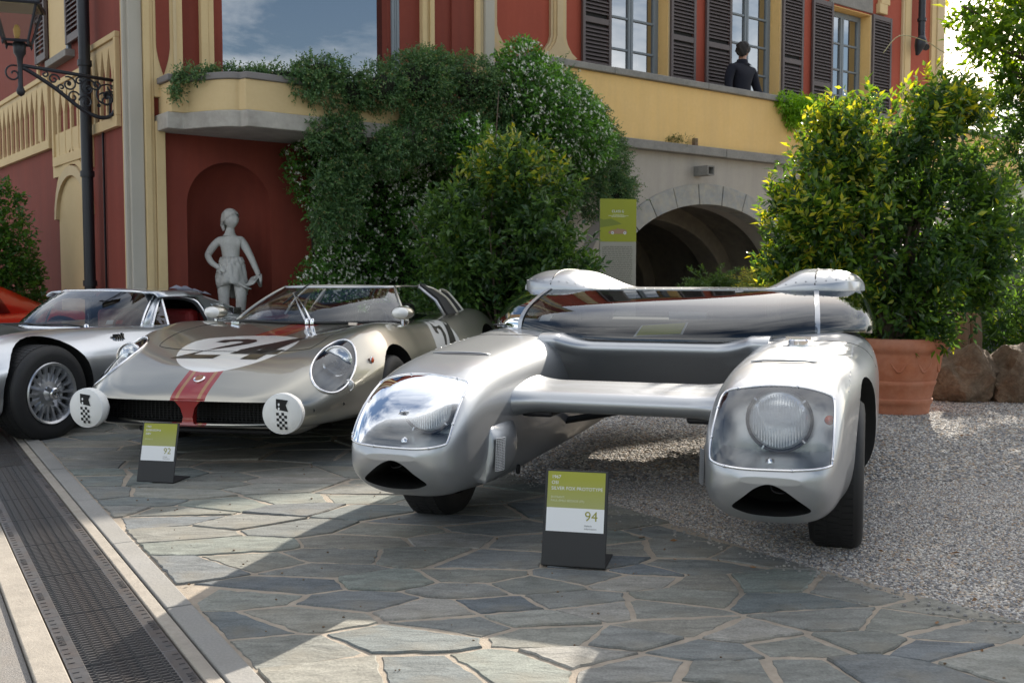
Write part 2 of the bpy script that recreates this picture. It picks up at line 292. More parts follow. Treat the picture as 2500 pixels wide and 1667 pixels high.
# stone material: colour picked per stone
def stonemat():
    m = bpy.data.materials.new('riven_slate_flag'); m.use_nodes = True; nt = m.node_tree; b = nt.nodes['Principled BSDF']
    oi = nt.nodes.new('ShaderNodeObjectInfo'); rp = nt.nodes.new('ShaderNodeValToRGB'); cr = rp.color_ramp; cr.interpolation = 'LINEAR'
    cols = [(0, (.120, .126, .118)), (.14, (.165, .165, .145)), (.28, (.104, .116, .126)), (.42, (.19, .185, .16)), (.55, (.088, .099, .108)), (.68, (.145, .162, .145)), (.8, (.21, .20, .18)), (.9, (.122, .132, .13)), (1, (.175, .165, .14))]
    cr.elements[0].color = (*cols[0][1], 1); cr.elements[1].color = (*cols[-1][1], 1)
    for p, c in cols[1:-1]: cr.elements.new(p).color = (*c, 1)
    nt.links.new(oi.outputs['Random'], rp.inputs[0])
    tcn = nt.nodes.new('ShaderNodeTexCoord'); mp = nt.nodes.new('ShaderNodeMapping'); mp.inputs['Scale'].default_value = (3.5, 10, 6); mp.inputs['Rotation'].default_value = (0, 0, -.15); cx3 = nt.nodes.new('ShaderNodeCombineXYZ'); ml = nt.nodes.new('ShaderNodeMath'); ml.operation = 'MULTIPLY'; ml.inputs[1].default_value = 41.7; nt.links.new(oi.outputs['Random'], ml.inputs[0]); nt.links.new(ml.outputs[0], cx3.inputs[2]); nt.links.new(cx3.outputs[0], mp.inputs['Rotation']); nt.links.new(cx3.outputs[0], mp.inputs['Location'])
    nt.links.new(tcn.outputs['Object'], mp.inputs[0])
    n1 = nt.nodes.new('ShaderNodeTexNoise'); n1.inputs['Scale'].default_value = 2.2; n1.inputs['Detail'].default_value = 9; n1.inputs['Roughness'].default_value = .68; n1.inputs['Distortion'].default_value = .6; nt.links.new(mp.outputs[0], n1.inputs['Vector'])
    n2 = nt.nodes.new('ShaderNodeTexNoise'); n2.inputs['Scale'].default_value = 5; n2.inputs['Detail'].default_value = 5; nt.links.new(tcn.outputs['Object'], n2.inputs['Vector'])
    n3 = nt.nodes.new('ShaderNodeTexNoise'); n3.inputs['Scale'].default_value = 130; n3.inputs['Detail'].default_value = 4; nt.links.new(tcn.outputs['Object'], n3.inputs['Vector'])
    r1 = nt.nodes.new('ShaderNodeMapRange'); r1.inputs['From Min'].default_value = .3; r1.inputs['From Max'].default_value = .7; r1.inputs['To Min'].default_value = .80; r1.inputs['To Max'].default_value = 1.62; nt.links.new(n1.outputs['Fac'], r1.inputs['Value'])
    r3 = nt.nodes.new('ShaderNodeMapRange'); r3.inputs['From Min'].default_value = .3; r3.inputs['From Max'].default_value = .7; r3.inputs['To Min'].default_value = .8; r3.inputs['To Max'].default_value = 1.2; nt.links.new(n3.outputs['Fac'], r3.inputs['Value'])
    mm = nt.nodes.new('ShaderNodeMath'); mm.operation = 'MULTIPLY'; nt.links.new(r1.outputs[0], mm.inputs[0]); nt.links.new(r3.outputs[0], mm.inputs[1])
    vm = nt.nodes.new('ShaderNodeVectorMath'); vm.operation = 'SCALE'; nt.links.new(rp.outputs[0], vm.inputs[0]); nt.links.new(mm.outputs[0], vm.inputs['Scale'])
    r2 = nt.nodes.new('ShaderNodeMapRange'); r2.inputs['From Min'].default_value = .5; r2.inputs['From Max'].default_value = .72; r2.inputs['To Max'].default_value = .55; nt.links.new(n2.outputs['Fac'], r2.inputs['Value'])
    mx = nt.nodes.new('ShaderNodeMix'); mx.data_type = 'RGBA'; nt.links.new(r2.outputs[0], mx.inputs['Factor']); nt.links.new(vm.outputs[0], mx.inputs['A']); mx.inputs['B'].default_value = (.20, .18, .14, 1)
    nt.links.new(mx.outputs['Result'], b.inputs['Base Color']); b.inputs['Roughness'].default_value = .8; b.inputs['Specular IOR Level'].default_value = .3
    bp = nt.nodes.new('ShaderNodeBump'); bp.inputs['Strength'].default_value = .75; bp.inputs['Distance'].default_value = .008
    ad = nt.nodes.new('ShaderNodeMath'); ad.operation = 'MULTIPLY_ADD'; nt.links.new(n3.outputs['Fac'], ad.inputs[0]); ad.inputs[1].default_value = .18; nt.links.new(n1.outputs['Fac'], ad.inputs[2])
    nt.links.new(ad.outputs[0], bp.inputs['Height']); nt.links.new(bp.outputs[0], b.inputs['Normal']); return m
flagm = stonemat()
def clip(poly, px, py, nx, ny):
    """keep the side where (p-P).n < 0"""
    out = []; n = len(poly)
    for i in range(n):
        a, b = poly[i], poly[(i + 1) % n]; da = (a[0] - px) * nx + (a[1] - py) * ny; db = (b[0] - px) * nx + (b[1] - py) * ny
        if da <= 0: out.append(a)
        if (da < 0 < db) or (db < 0 < da): t = da / (da - db); out.append((a[0] + (b[0] - a[0]) * t, a[1] + (b[1] - a[1]) * t))
    return out
# seeds read off the photograph for the near stones, then a jittered field further back
def GPX(px, py):
    th = R(3.5135); u = (px - 1250) / 2500; v = (833.5 - py) / 2500; ry = math.cos(th) + v * math.sin(th); rz = -math.sin(th) + v * math.cos(th); t = -CAMH / rz
    return (u * t, ry * t)
SEEDS_PX = [(680, 1605), (1010, 1570), (880, 1480), (960, 1430), (740, 1520), (560, 1540), (590, 1470), (700, 1440), (780, 1400), (830, 1370), (640, 1385), (480, 1400), (560, 1340), (470, 1310), (400, 1280), (590, 1290), (690, 1300), (750, 1250), (880, 1255), (560, 1240), (430, 1215), (330, 1235), (520, 1190),
 (1080, 1325), (1190, 1380), (1010, 1370), (900, 1330), (970, 1310), (1090, 1275), (1210, 1300), (1330, 1330), (1130, 1450), (1150, 1420), (1290, 1440), (1060, 1500), (1220, 1490), (1140, 1540), (1300, 1525), (1350, 1565), (1250, 1640), (1440, 1420), (1540, 1430), (1580, 1400), (1480, 1385), (1640, 1395), (1520, 1350), (1650, 1350), (1420, 1330), (1400, 1480), (1480, 1500), (1600, 1500), (1700, 1470), (1750, 1440), (1670, 1545), (1540, 1575), (1720, 1600), (1820, 1560), (1950, 1590), (2030, 1530), (1900, 1480), (1850, 1440), (2100, 1580), (2200, 1540), (2300, 1600), (2420, 1620), (2130, 1650), (1980, 1655), (1780, 1655), (1560, 1645), (1420, 1620), (1030, 1655), (840, 1660), (2320, 1560)]
seeds = [GPX(*p) for p in SEEDS_PX]
AX = .55
yy = 1.7
row = 0
while yy < 8.9:
    xx = -4.6 + (row % 2) * .22
    while xx < 2.6:
        p = (xx + random.uniform(-.15, .15), yy + random.uniform(-.085, .085)); xx += random.choice((.33, .42, .5))
        if kx(p[1], .10) < p[0] < bx_(p[1]) + .1 and all(((p[0] - q[0]) * AX) ** 2 + (p[1] - q[1]) ** 2 > .021 for q in seeds): seeds.append(p)
    yy += .235; row += 1
S = np.array(seeds)
def rough_poly(poly, amp, step=.035):
    out = []; n = len(poly)
    for i in range(n):
        a = np.array(poly[i]); b = np.array(poly[(i + 1) % n]); L = np.linalg.norm(b - a); k = max(1, int(L / step)); nn = np.array([-(b - a)[1], (b - a)[0]]) / max(L, 1e-6)
        bow = random.uniform(-.5, .5) * amp * 2
        for j in range(k):
            t = j / k; out.append(a + (b - a) * t + nn * ((0 if j == 0 else random.gauss(0, amp * .45)) + bow * math.sin(math.pi * t)))
    return out
nst = 0
order = sorted(range(len(seeds)), key=lambda i: seeds[i][1])
for i in order:
    p = S[i]; poly = [(p[0] - .9, p[1] - .6), (p[0] + .9, p[1] - .6), (p[0] + .9, p[1] + .6), (p[0] - .9, p[1] + .6)]
    d = (S - p) * np.array([AX, 1]); near = np.argsort((d ** 2).sum(1))[1:26]
    for j in near:
        q = S[j]; w = np.array([(q[0] - p[0]) * AX * AX, q[1] - p[1]]); L = math.hypot(*w); w /= L
        m_ = (p + q) / 2; gap = random.uniform(.005, .0145)
        poly = clip(poly, m_[0] - w[0] * gap, m_[1] - w[1] * gap, w[0], w[1])
        if len(poly) < 3: break
    if len(poly) < 3: continue
    poly = clip(poly, kx(p[1], .15), p[1], -GN.x, -GN.y)
    for (xa, ya), (xb, yb) in zip(BORD, BORD[1:]):
        if ya - .5 < p[1] < yb + .5:
            n_ = Vector((yb - ya, -(xb - xa))).normalized(); poly = clip(poly, xa, ya, n_.x, n_.y) if len(poly) > 2 else poly
    # merge tiny edges
    q = []
    for a in poly:
        if not q or math.hypot(a[0] - q[-1][0], a[1] - q[-1][1]) > .03: q.append(a)
    if len(q) < 3: continue
    ar = abs(sum(q[k][0] * q[(k + 1) % len(q)][1] - q[(k + 1) % len(q)][0] * q[k][1] for k in range(len(q)))) / 2
    if ar < .008: continue
    cx = sum(a[0] for a in q) / len(q); cy = sum(a[1] for a in q) / len(q)
    if cy > 8.6: continue
    near_cam = cy < 5.2
    rp_ = rough_poly([(a[0] - cx, a[1] - cy) for a in q], .006 if near_cam else .004, .03 if near_cam else .09)
    n = len(rp_); h = random.uniform(.011, .019); tx, ty = random.gauss(0, .006), random.gauss(0, .006)
    ins = []
    for k in range(n):
        a = rp_[k - 1]; b = rp_[(k + 1) % n]; t = np.array(b) - np.array(a); nn = np.array([-t[1], t[0]]) / max(np.linalg.norm(t), 1e-6); ins.append(rp_[k] + nn * random.uniform(.002, .006))
    V = [(a[0], a[1], -.004) for a in rp_] + [(a[0], a[1], h - .005 + a[0] * tx + a[1] * ty) for a in rp_] + [(a[0], a[1], h + a[0] * tx + a[1] * ty) for a in ins]
    F = [(k, (k + 1) % n, n + (k + 1) % n, n + k) for k in range(n)] + [(n + k, n + (k + 1) % n, 2 * n + (k + 1) % n, 2 * n + k) for k in range(n)] + [tuple(range(2 * n, 3 * n))]
    mk('flagstone', V, F, flagm, paving, loc=(cx, cy, .006)); nst += 1
print('flagstones', nst)

# ------------------------------------------------------------------ drain, kerb, road edge
granite = mat('granite_kerb', (.24, .235, .225), .8, noise=[(6, .6, (.17, .17, .17)), (120, .7, (.32, .31, .29)), (2, .5, (.2, .19, .17))], bump=(90, .4, .005))
concrete = mat('pale_concrete', (.33, .295, .25), .9, noise=[(5, .6, (.25, .225, .19)), (60, .5, (.38, .345, .30)), (14, .5, (.2, .18, .155))], bump=(120, .5, .005))
asphalt = mat('worn_asphalt', (.19, .18, .17), .9, noise=[(2, .5, (.14, .135, .13)), (150, .8, (.29, .27, .25)), (9, .3, (.22, .18, .14))], bump=(220, .8, .006))
road = empty('drain_surround', (0, 0, 0), label='stone and concrete strips set along the drain'); road['kind'] = 'structure'
drot = math.atan2(GD.y, GD.x)
def strip(name, a0, a1, o0, o1, h, m, par, b=.004, seg=None):
    """block in drain frame: x along, y = -offset"""
    o = box(name, a0, a1, -o1, -o0, -.02, h, m, par); o.location = (G0.x, G0.y, 0); o.rotation_euler = (0, 0, drot); 
    if b: bev(o, b)
    return o
# x axis = GD, y axis = left of GD ; GN is to the right, so offset o maps to y=-o
strip('concrete_edge', -1.6, 7.5, .006, .05, .021, concrete, road)
a = -1.5
while a < 7.5:
    L = random.choice((.82, .95, 1.05)); strip('kerb_stone', a, a + L - .008, .056, .138, .024 + random.uniform(-.001, .002), granite, road); a += L
strip('concrete_edge', -1.6, 7.5, -.385, -.302, .02, concrete, road)
rd = [(-400, -60), (kx(-60, -.39), -60), (kx(30, -.39), 30), (-400, 30)]
mk('road', [(x, y, .008) for x, y in rd], [(0, 1, 2, 3)], asphalt, kind='structure', label='worn grey asphalt beside the drain')
pit = strip('drain_channel', -1.6, 7.5, -.302, .006, .0, matteblack, road, 0)
pit.location.z = .002
slat_me = None; rib_me = None
SECS = [(-1.29 + .5 * k) for k in range(16)]
def bar_mesh():
    V, F = loft([[(-.0052, y, .0), (.0052, y, .0), (.0030, y, .0125), (-.0030, y, .0125)] for y in np.linspace(.045, .252, 2)])
    mb = MB().add(V, F)
    for k in range(7):
        y = .06 + k * .0295
        mb.add(*loft([[(x, y - .0045, .004), (x, y + .0045, .004), (x, y + .003, .0145 if i == 0 else .0115), (x, y - .003, .0145 if i == 0 else .0115)] for i, x in enumerate((0, .0125))]))
    return mb
sm = None
for k, a0 in enumerate(SECS):
    g = empty('drain_grate', (*gp(a0, 0), .008), drot, label='dark cast iron drain grate, %s along the kerb counted from the picture bottom' % ('first', 'second', 'third', 'fourth', 'fifth', 'sixth', 'seventh', 'eighth', 'ninth', 'tenth', 'eleventh', 'twelfth', 'thirteenth', 'fourteenth', 'fifteenth', 'last')[k], cat='grate', group='cast iron grates along the drain')
    mb = MB(); mb.box(.001, .499, .001, .046, 0, .0115); mb.box(.001, .499, .251, .298, 0, .0115); bev(mb.build('frame', steel, g), .003)
    mb = MB()
    for s in (-1, 1):      # raised cast marks on the side plates
        yc = .016 if s < 0 else .281
        for q in range(11):
            x = .04 + q * .042
            if q in (4, 5): 
                for e in range(5): mb.box(x + e * .008, x + e * .008 + .0045, yc - .009, yc + .009 - (e % 3) * .004, .0112, .0142)
            else: mb.box(x, x + .006, yc - .008, yc + .008, .0112, .0135)
    mb.build('cast_marks', steel, g, kind='stuff')
    if k < 10:
        for q in range(22):
            if sm is None: o = bar_mesh().build('slat', steel, g); sm = o.data
            else: o = mo('slat', sm, None, g)
            o.location = (.011 + q * .0222, 0, 0)
    else:
        mb = MB()
        for q in range(22): mb.box(.006 + q * .0222, .0165 + q * .0222, .045, .252, 0, .0125)
        mb.build('slats', steel, g, kind='stuff')

# ------------------------------------------------------------------ gravel
def gravel_mat():
    m = bpy.data.materials.new('river_gravel'); m.use_nodes = True; nt = m.node_tree; b = nt.nodes['Principled BSDF']
    at = nt.nodes.new('ShaderNodeAttribute'); at.attribute_type = 'INSTANCER'; at.attribute_name = 'pick'
    rp = nt.nodes.new('ShaderNodeValToRGB'); cr = rp.color_ramp; cr.interpolation = 'CONSTANT'
    cols = [(0, (.33, .31, .29)), (.18, (.19, .185, .19)), (.34, (.48, .45, .41)), (.5, (.42, .34, .26)), (.62, (.25, .245, .25)), (.76, (.60, .57, .53)), (.86, (.34, .245, .17)), (.93, (.12, .115, .115))]
    cr.elements[0].color = (*cols[0][1], 1); cr.elements[1].color = (*cols[-1][1], 1); cr.elements[1].position = cols[-1][0]
    for p, c in cols[1:-1]: cr.elements.new(p).color = (*c, 1)
    nt.links.new(at.outputs['Fac'], rp.inputs[0]); nt.links.new(rp.outputs[0], b.inputs['Base Color']); b.inputs['Roughness'].default_value = .75; return m
gravm = gravel_mat()
gravbase = mat('gravel_base', (.30, .27, .235), .95, noise=[(2, .5, (.22, .2, .175)), (90, .9, (.46, .42, .37)), (45, .7, (.16, .15, .14))], bump=(110, 1., .02))
def gravel(name, pts, dens, r, seed, label):
    o = mk(name, [(x, y, .010) for x, y in pts], [tuple(range(len(pts)))], gravbase, kind='stuff', label=label, cat='gravel')
    ng = bpy.data.node_groups.new(name, 'GeometryNodeTree'); ng.interface.new_socket('Geometry', in_out='INPUT', socket_type='NodeSocketGeometry'); ng.interface.new_socket('Geometry', in_out='OUTPUT', socket_type='NodeSocketGeometry')
    N = ng.nodes.new; L = ng.links.new; gi = N('NodeGroupInput'); go = N('NodeGroupOutput')
    dp = N('GeometryNodeDistributePointsOnFaces'); dp.inputs['Density'].default_value = dens; dp.inputs['Seed'].default_value = seed; L(gi.outputs[0], dp.inputs['Mesh'])
    ic = N('GeometryNodeMeshIcoSphere'); ic.inputs['Radius'].default_value = r; ic.inputs['Subdivisions'].default_value = 2
    sm_ = N('GeometryNodeSetMaterial'); sm_.inputs['Material'].default_value = gravm; L(ic.outputs['Mesh'], sm_.inputs[0])
    rs = N('FunctionNodeRandomValue'); rs.data_type = 'FLOAT_VECTOR'; rs.inputs['Min'].default_value = (.7, .45, .38); rs.inputs['Max'].default_value = (1.5, 1.1, .8); rs.inputs['Seed'].default_value = seed + 1
    rr = N('FunctionNodeRandomValue'); rr.data_type = 'FLOAT_VECTOR'; rr.inputs['Min'].default_value = (-.5, -.5, 0); rr.inputs['Max'].default_value = (.5, .5, 6.28); rr.inputs['Seed'].default_value = seed + 2
    ip = N('GeometryNodeInstanceOnPoints'); L(dp.outputs['Points'], ip.inputs['Points']); L(sm_.outputs[0], ip.inputs['Instance']); L(rs.outputs[0], ip.inputs['Scale']); L(rr.outputs[0], ip.inputs['Rotation'])
    rv = N('FunctionNodeRandomValue'); rv.data_type = 'FLOAT'; rv.inputs['Seed'].default_value = seed + 3
    st = N('GeometryNodeStoreNamedAttribute'); st.data_type = 'FLOAT'; st.domain = 'INSTANCE'; st.inputs['Name'].default_value = 'pick'; L(ip.outputs[0], st.inputs['Geometry'])
    fl = [i for i in st.inputs if i.name == 'Value' and i.enabled][0]; L([q for q in rv.outputs if q.enabled][0], fl)
    jn = N('GeometryNodeJoinGeometry'); L(gi.outputs[0], jn.inputs[0]); L(st.outputs[0], jn.inputs[0]); L(jn.outputs[0], go.inputs[0])
    md = o.modifiers.new('gn', 'NODES'); md.node_group = ng
    return o
near_b = [(x, y) for x, y in BORD if y < 5.5]
gravel('gravel', near_b + [(3.6, 5.45), (3.6, 2.35)], 13500, .0062, 3, 'grey and tan river gravel in front of the potted shrub')
far_b = [(.1, 5.45), (-.5, 6.5), (-1.0, 7.5), (-1.4, 9.0)]
gravel('gravel', far_b + [(-1.4, 9.6), (6, 9.6), (6, 5.45)], 3600, .010, 8, 'gravel running on behind the parked cars')
mk('gravel_yard', [(-6, 9.6, .009), (14, 9.6, .009), (26, 30, .009), (-10, 30, .009)], [(0, 1, 2, 3)], gravbase, kind='structure', label='gravel yard along the villa wall')
# loose bits lying on the flagstones
MB_ = MB()
for k in range(150):
    y = random.uniform(2.7, 6); x = random.uniform(kx(y, .15), bx_(y)); r = random.uniform(.002, .0065); a = random.uniform(0, 6)
    MB_.add(*loft([[(x + math.cos(a + t) * r * s, y + math.sin(a + t) * r * s * .6, .021 + z * r) for t in (0, 1.3, 2.6, 3.9, 5.1)] for s, z in ((.7, 0), (1, .5), (.5, 1))]))
MB_.build('loose_grit', rockm, kind='stuff', label='bits of grit and dry leaf strewn over the flagstones', cat='grit')
# ------------------------------------------------------------------ the villa (local frame: x along the front, y into the house, z up)
VA = math.atan2(.613, .79)
def VW(s, t, z=0): return (s * .79 - (10.36 + t) * .613, s * .613 + (10.36 + t) * .79, z)
villa = empty('villa', VW(0, 0), VA, label='red stucco villa with cream pilasters, corner tower and arched yellow terrace', cat='building')
def vbox(name, s0, s1, t0, t1, z0, z1, m, b=.006, par=None): return box(name, s0, s1, t0, t1, z0, z1, m, par or villa, b)
def arcpts(cx, cz, a, b, n, t0=0, t1=math.pi): return [(cx + a * math.cos(t0 + (t1 - t0) * k / n), cz + b * math.sin(t0 + (t1 - t0) * k / n)) for k in range(n + 1)]
# tower wall with niche and window opening
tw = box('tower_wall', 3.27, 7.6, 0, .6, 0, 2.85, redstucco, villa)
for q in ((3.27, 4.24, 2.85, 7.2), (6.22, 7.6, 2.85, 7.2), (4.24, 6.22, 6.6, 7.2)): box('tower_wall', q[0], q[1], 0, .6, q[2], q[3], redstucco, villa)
nr = []
for z in (.5, 1.0, 1.5, 1.85): nr.append([(4.29 + .46 * math.cos(a), .40 * math.sin(a), z) for a in np.linspace(0, 2 * math.pi, 40, endpoint=False)])
for q in np.linspace(.1, 1.5, 9): nr.append([(4.29 + .46 * math.cos(q) * math.cos(a), .40 * math.cos(q) * math.sin(a), 1.85 + .46 * math.sin(q)) for a in np.linspace(0, 2 * math.pi, 40, endpoint=False)])
boolcut(tw, [loft(nr)])
tw.data.shade_smooth(); tw.data.set_sharp_from_angle(angle=R(25))
# big plate window
mk('window_pane', [(4.24, .12, 2.85), (6.22, .12, 2.85), (6.22, .12, 6.6), (4.24, .12, 6.6)], [(0, 1, 2, 3)], bigglass, villa)
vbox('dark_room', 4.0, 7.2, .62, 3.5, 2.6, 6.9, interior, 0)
vbox('window_post', 6.225, 6.262, .02, .16, 2.85, 6.6, interior, .004)
for a, b in ((6.265, 6.30), (6.305, 6.33), (6.335, 6.375)): vbox('window_post', a, b, -.03 + (a - 6.26) * .2, .05, 2.85, 6.6, framem, .006)
# pilasters and strips on the tower
vbox('lesene', 3.262, 3.395, -.05, .02, 0, 7.2, greytrim)
for a, b, d in ((3.40, 3.462, .085), (3.464, 3.50, .06), (3.502, 3.598, .08)): vbox('pilaster', a, b, -d, .01, 0, 2.66 if a > 3.5 else 7.2, gold)
# upper tower ornaments : gothic strip with a pointed red field
def ogee(s0, s1, z0, t):
    c = (s0 + s1) / 2; pts = [(s0, 7.2), (s0, z0 + .30)]
    for k in range(1, 9): q = k / 8; pts.append((s0 + (c - s0) * (q ** 1.7), z0 + .30 * (1 - q)))
    for k in range(7, -1, -1): q = k / 8; pts.append((s1 - (s1 - c) * (q ** 1.7), z0 + .30 * (1 - q)))
    pts.append((s1, 7.2)); return pts
o = mk('pilaster', *prism([(3.502, 2.9), (3.80, 2.9), (3.80, 7.2), (3.502, 7.2)], -.06, .01, 1), gold, villa); bev(o, .006); fixn(o)
o = mk('stucco_field', *prism(ogee(3.53, 3.665, 3.12, 0), -.068, -.055, 1), redstucco, villa); fixn(o)
vbox('pilaster', 3.70, 3.735, -.075, -.05, 2.9, 7.2, goldwing); vbox('pilaster', 3.99, 4.065, -.07, .01, 2.9, 7.2, gold); vbox('pilaster', 4.067, 4.13, -.055, .01, 2.9, 7.2, gold)
for a, b, d in ((6.66, 6.72, .07), (6.722, 6.765, .045), (6.767, 6.83, .07)): vbox('pilaster', a, b, -d, .01, 2.9, 7.2, gold)
vbox('wall_return', 7.1, 7.45, -.03, .01, 2.9, 7.2, redstucco)
for a, b, d, m in ((7.43, 7.50, .07, gold), (7.502, 7.56, .05, goldwing), (7.562, 7.70, .09, greytrim)): vbox('lesene', a, b, -d, .03, 2.9, 7.2, m)
# balcony with rounded front
def balc(s0, s1, dep, z0, z1, name, m, b=.01):
    c = 5.35; a0 = c - s0
    pts = [(s0, 0), (s0, -.36)]
    pts += [(s0 + .16, -.36)] if True else []
    n = 18
    x0, x1 = s0 + .16, 4.06
    for k in range(1, n + 1): q = k / n; pts.append((x0 + (x1 - x0) * q, -.36 - (dep - .36) * math.sin(q * math.pi / 2)))
    pts += [(x1 + .03, -dep - .09), (s1 - .25, -dep - .09), (s1, -.5), (s1, 0)]
    o = mk(name, *prism(pts, z0, z1), m, villa); fixn(o); bev(o, b); return o
balc(3.52, 7.45, .86, 2.56, 2.72, 'balcony_slab', slab)
balc(3.56, 7.42, .82, 2.72, 3.02, 'balcony_parapet', gold)
balc(3.53, 7.44, .845, 3.02, 3.085, 'balcony_coping', darkband)
# left wall (runs back from the corner)
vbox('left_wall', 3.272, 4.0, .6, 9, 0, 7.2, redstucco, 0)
for a, b, d, m in ((-.048, .05, .045, greytrim), (.052, .09, .04, gold)): vbox('lesene', 3.27 - d, 3.28, a if a > 0 else -.0, b, 0, 7.2, m)
# blind arch with pointed surround on the left wall
def lprism(name, pts, d0, d1, m, par=None):   # pts in (t,z); outward = -x
    o = mk(name, *prism(pts, 3.275 - d1, 3.275 - d0, 0), m, par or villa); fixn(o); return o
ar = [(1.38, 0), (2.61, 0), (2.61, 1.82)] + arcpts(1.995, 1.82, .615, .47, 12)[::1] + [(1.38, 1.82)]
lprism('blind_arch', [(1.38, 0), (2.61, 0)] + arcpts(1.995, 1.82, .615, .47, 14)[1:][::-1][::-1] if False else [(1.38, 0)] + [(2.61, 0)] + arcpts(1.995, 1.82, .615, .47, 14), .0, .02, gold)
def ring_arch(cx, cz, a, b, w, d0, d1, m, name):
    i = arcpts(cx, cz, a, b, 14); o = arcpts(cx, cz, a + w, b + w * 1.6, 14); lprism(name, i + o[::-1], d0, d1, m)
ring_arch(1.995, 1.80, .62, .47, .07, .0, .06, goldwing, 'arch_moulding'); ring_arch(1.995, 1.80, .70, .60, .06, .0, .04, gold, 'arch_moulding')
lprism('stucco_panel', [(1.2, 2.30), (1.45, 2.30), (1.995, 2.60), (2.54, 2.30), (2.80, 2.30), (2.80, 2.80), (1.2, 2.80)], .0, .03, gold)
def rail_panel(t0, t1, z0, z1, n, bars=True):
    f = .06
    for (a, b, c, d) in ((t0, t1, z1 - f, z1), (t0, t1, z0, z0 + .11), (t0, t0 + f, z0 + .11, z1 - f), (t1 - f, t1, z0 + .11, z1 - f)): vbox('relief_frame', 3.275 - .055, 3.28, a, b, c, d, gold, .006)
    vbox('relief_frame', 3.275 - .03, 3.28, t0 + f, t1 - f, z1 - f - .05, z1 - f, goldwing, .004)
    w = (t1 - t0 - 2 * f) / n
    for k in range(n):
        c = t0 + f + w * (k + .5)
        zt = z1 - f - .05; zb = z0 + .11
        P = [(c - w * .16, zb), (c + w * .16, zb), (c + w * .10, zb + .08), (c + w * .10, zt - .28), (c + w * .22, zt - .2), (c + w * .5, zt), (c - w * .5, zt), (c - w * .22, zt - .2), (c - w * .10, zt - .28), (c - w * .10, zb + .08)]
        lprism('baluster', P, .0, .035, gold)
rail_panel(.24, 1.22, 2.62, 3.56, 4); rail_panel(1.50, 2.72, 2.42, 3.40, 4); rail_panel(2.88, 5.9, 2.66, 3.56, 11)
# window with shutters high on the left wall
vbox('window_reveal', 3.25, 3.28, 2.05, 2.85, 3.66, 6.5, gold, 0); vbox('window_sill', 3.17, 3.28, 1.85, 2.75, 3.58, 3.66, stone)
vbox('window_frame', 3.235, 3.28, 1.98, 2.07, 3.66, 6.5, framem); vbox('stucco_strip', 3.245, 3.28, 3.4, 3.47, 2.8, 6.8, gold)
def louver(name, s0, s1, t0, t1, z0, z1, m, n, along='s'):
    """louvred shutter; along='s' lies in the front plane, 't' in the left wall plane"""
    sh = empty(name, (0, 0, 0)); sh.parent = villa
    st = .055
    def bb(nm, a, b, c, d, e, f): 
        return box(nm, a, b, c, d, e, f, m, sh, .003)
    if along == 's':
        bb('stile', s0, s0 + st, t0, t1, z0, z1); bb('stile', s1 - st, s1, t0, t1, z0, z1)
        rails = [z0, z0 + (z1 - z0) * .5, z1 - .09]
        for r in rails: bb('rail', s0 + st, s1 - st, t0 + .004, t1 - .004, r, r + .09)
        me = None
        for k in range(n):
            z = z0 + .12 + (z1 - z0 - .2) * (k + .5) / n
            if z < VIS_Z or any(r - .02 < z < r + .11 for r in rails): continue
            if me is None:
                V = [(s0 + st, t0 + .004, -.012), (s1 - st, t0 + .004, -.012), (s1 - st, t1 - .006, .026), (s0 + st, t1 - .006, .026)]; V = V + [(a, b, c + .010) for a, b, c in V]
                sl_ = mk('slat', V, [(0, 3, 2, 1), (4, 5, 6, 7), (0, 1, 5, 4), (1, 2, 6, 5), (2, 3, 7, 6), (3, 0, 4, 7)], m, sh); me = sl_.data
            else: sl_ = mo('slat', me, None, sh)
            sl_.location = (0, 0, z)
        b_ = bb('backing', s0 + st, s1 - st, t1 + .002, t1 + .006, z0, z1); b_.data.materials.clear(); b_.data.materials.append(matteblack)
    else:
        bb('stile', s0, s1, t0, t0 + st, z0, z1); bb('stile', s0, s1, t1 - st, t1, z0, z1)
        for r in (z0, (z0 + z1) / 2, z1 - .09): bb('rail', s0 + .004, s1 - .004, t0 + st, t1 - st, r, r + .09)
        me = None
        for k in range(n):
            z = z0 + .12 + (z1 - z0 - .2) * (k + .5) / n
            V = [(s0 + .004, t0 + st, -.014), (s0 + .004, t1 - st, -.014), (s1 - .006, t1 - st, .026), (s1 - .006, t0 + st, .026)]; V = V + [(a, b, c + .010) for a, b, c in V]
            if me is None: sl_ = mk('slat', V, [(0, 1, 2, 3), (4, 7, 6, 5), (0, 4, 5, 1), (1, 5, 6, 2), (2, 6, 7, 3), (3, 7, 4, 0)], m, sh); me = sl_.data
            else: sl_ = mo('slat', me, None, sh)
            sl_.location = (0, 0, z)
    return sh
VIS_Z = 3.75
louver('shutter', 3.20, 3.24, 1.42, 1.97, 3.72, 5.3, shutterm, 26, 't'); louver('shutter', 3.20, 3.24, 2.86, 3.36, 3.72, 5.3, shutterm, 26, 't')
# downpipe on the left wall
o = mk('downpipe', *tube([(3.14, 1.0, 0), (3.14, 1.0, 7.2)], .058, 14), ironblack, villa, smooth=True, sharp=40)
for z in (1.05, 2.2, 3.35, 4.1, 4.45): mk('pipe_collar', *lathe([(.058, -.03), (.072, -.03), (.072, .03), (.058, .03)], 16), ironblack, villa, smooth=True, sharp=40, loc=(3.14, 1.0, z))
mk('cable_pipe', *tube([(3.25, .80, 0), (3.25, .80, 2.66), (3.25, .62, 2.72), (3.25, .55, 2.72), (3.25, .52, 3.0)], .012, 6), ironblack, villa, smooth=True)
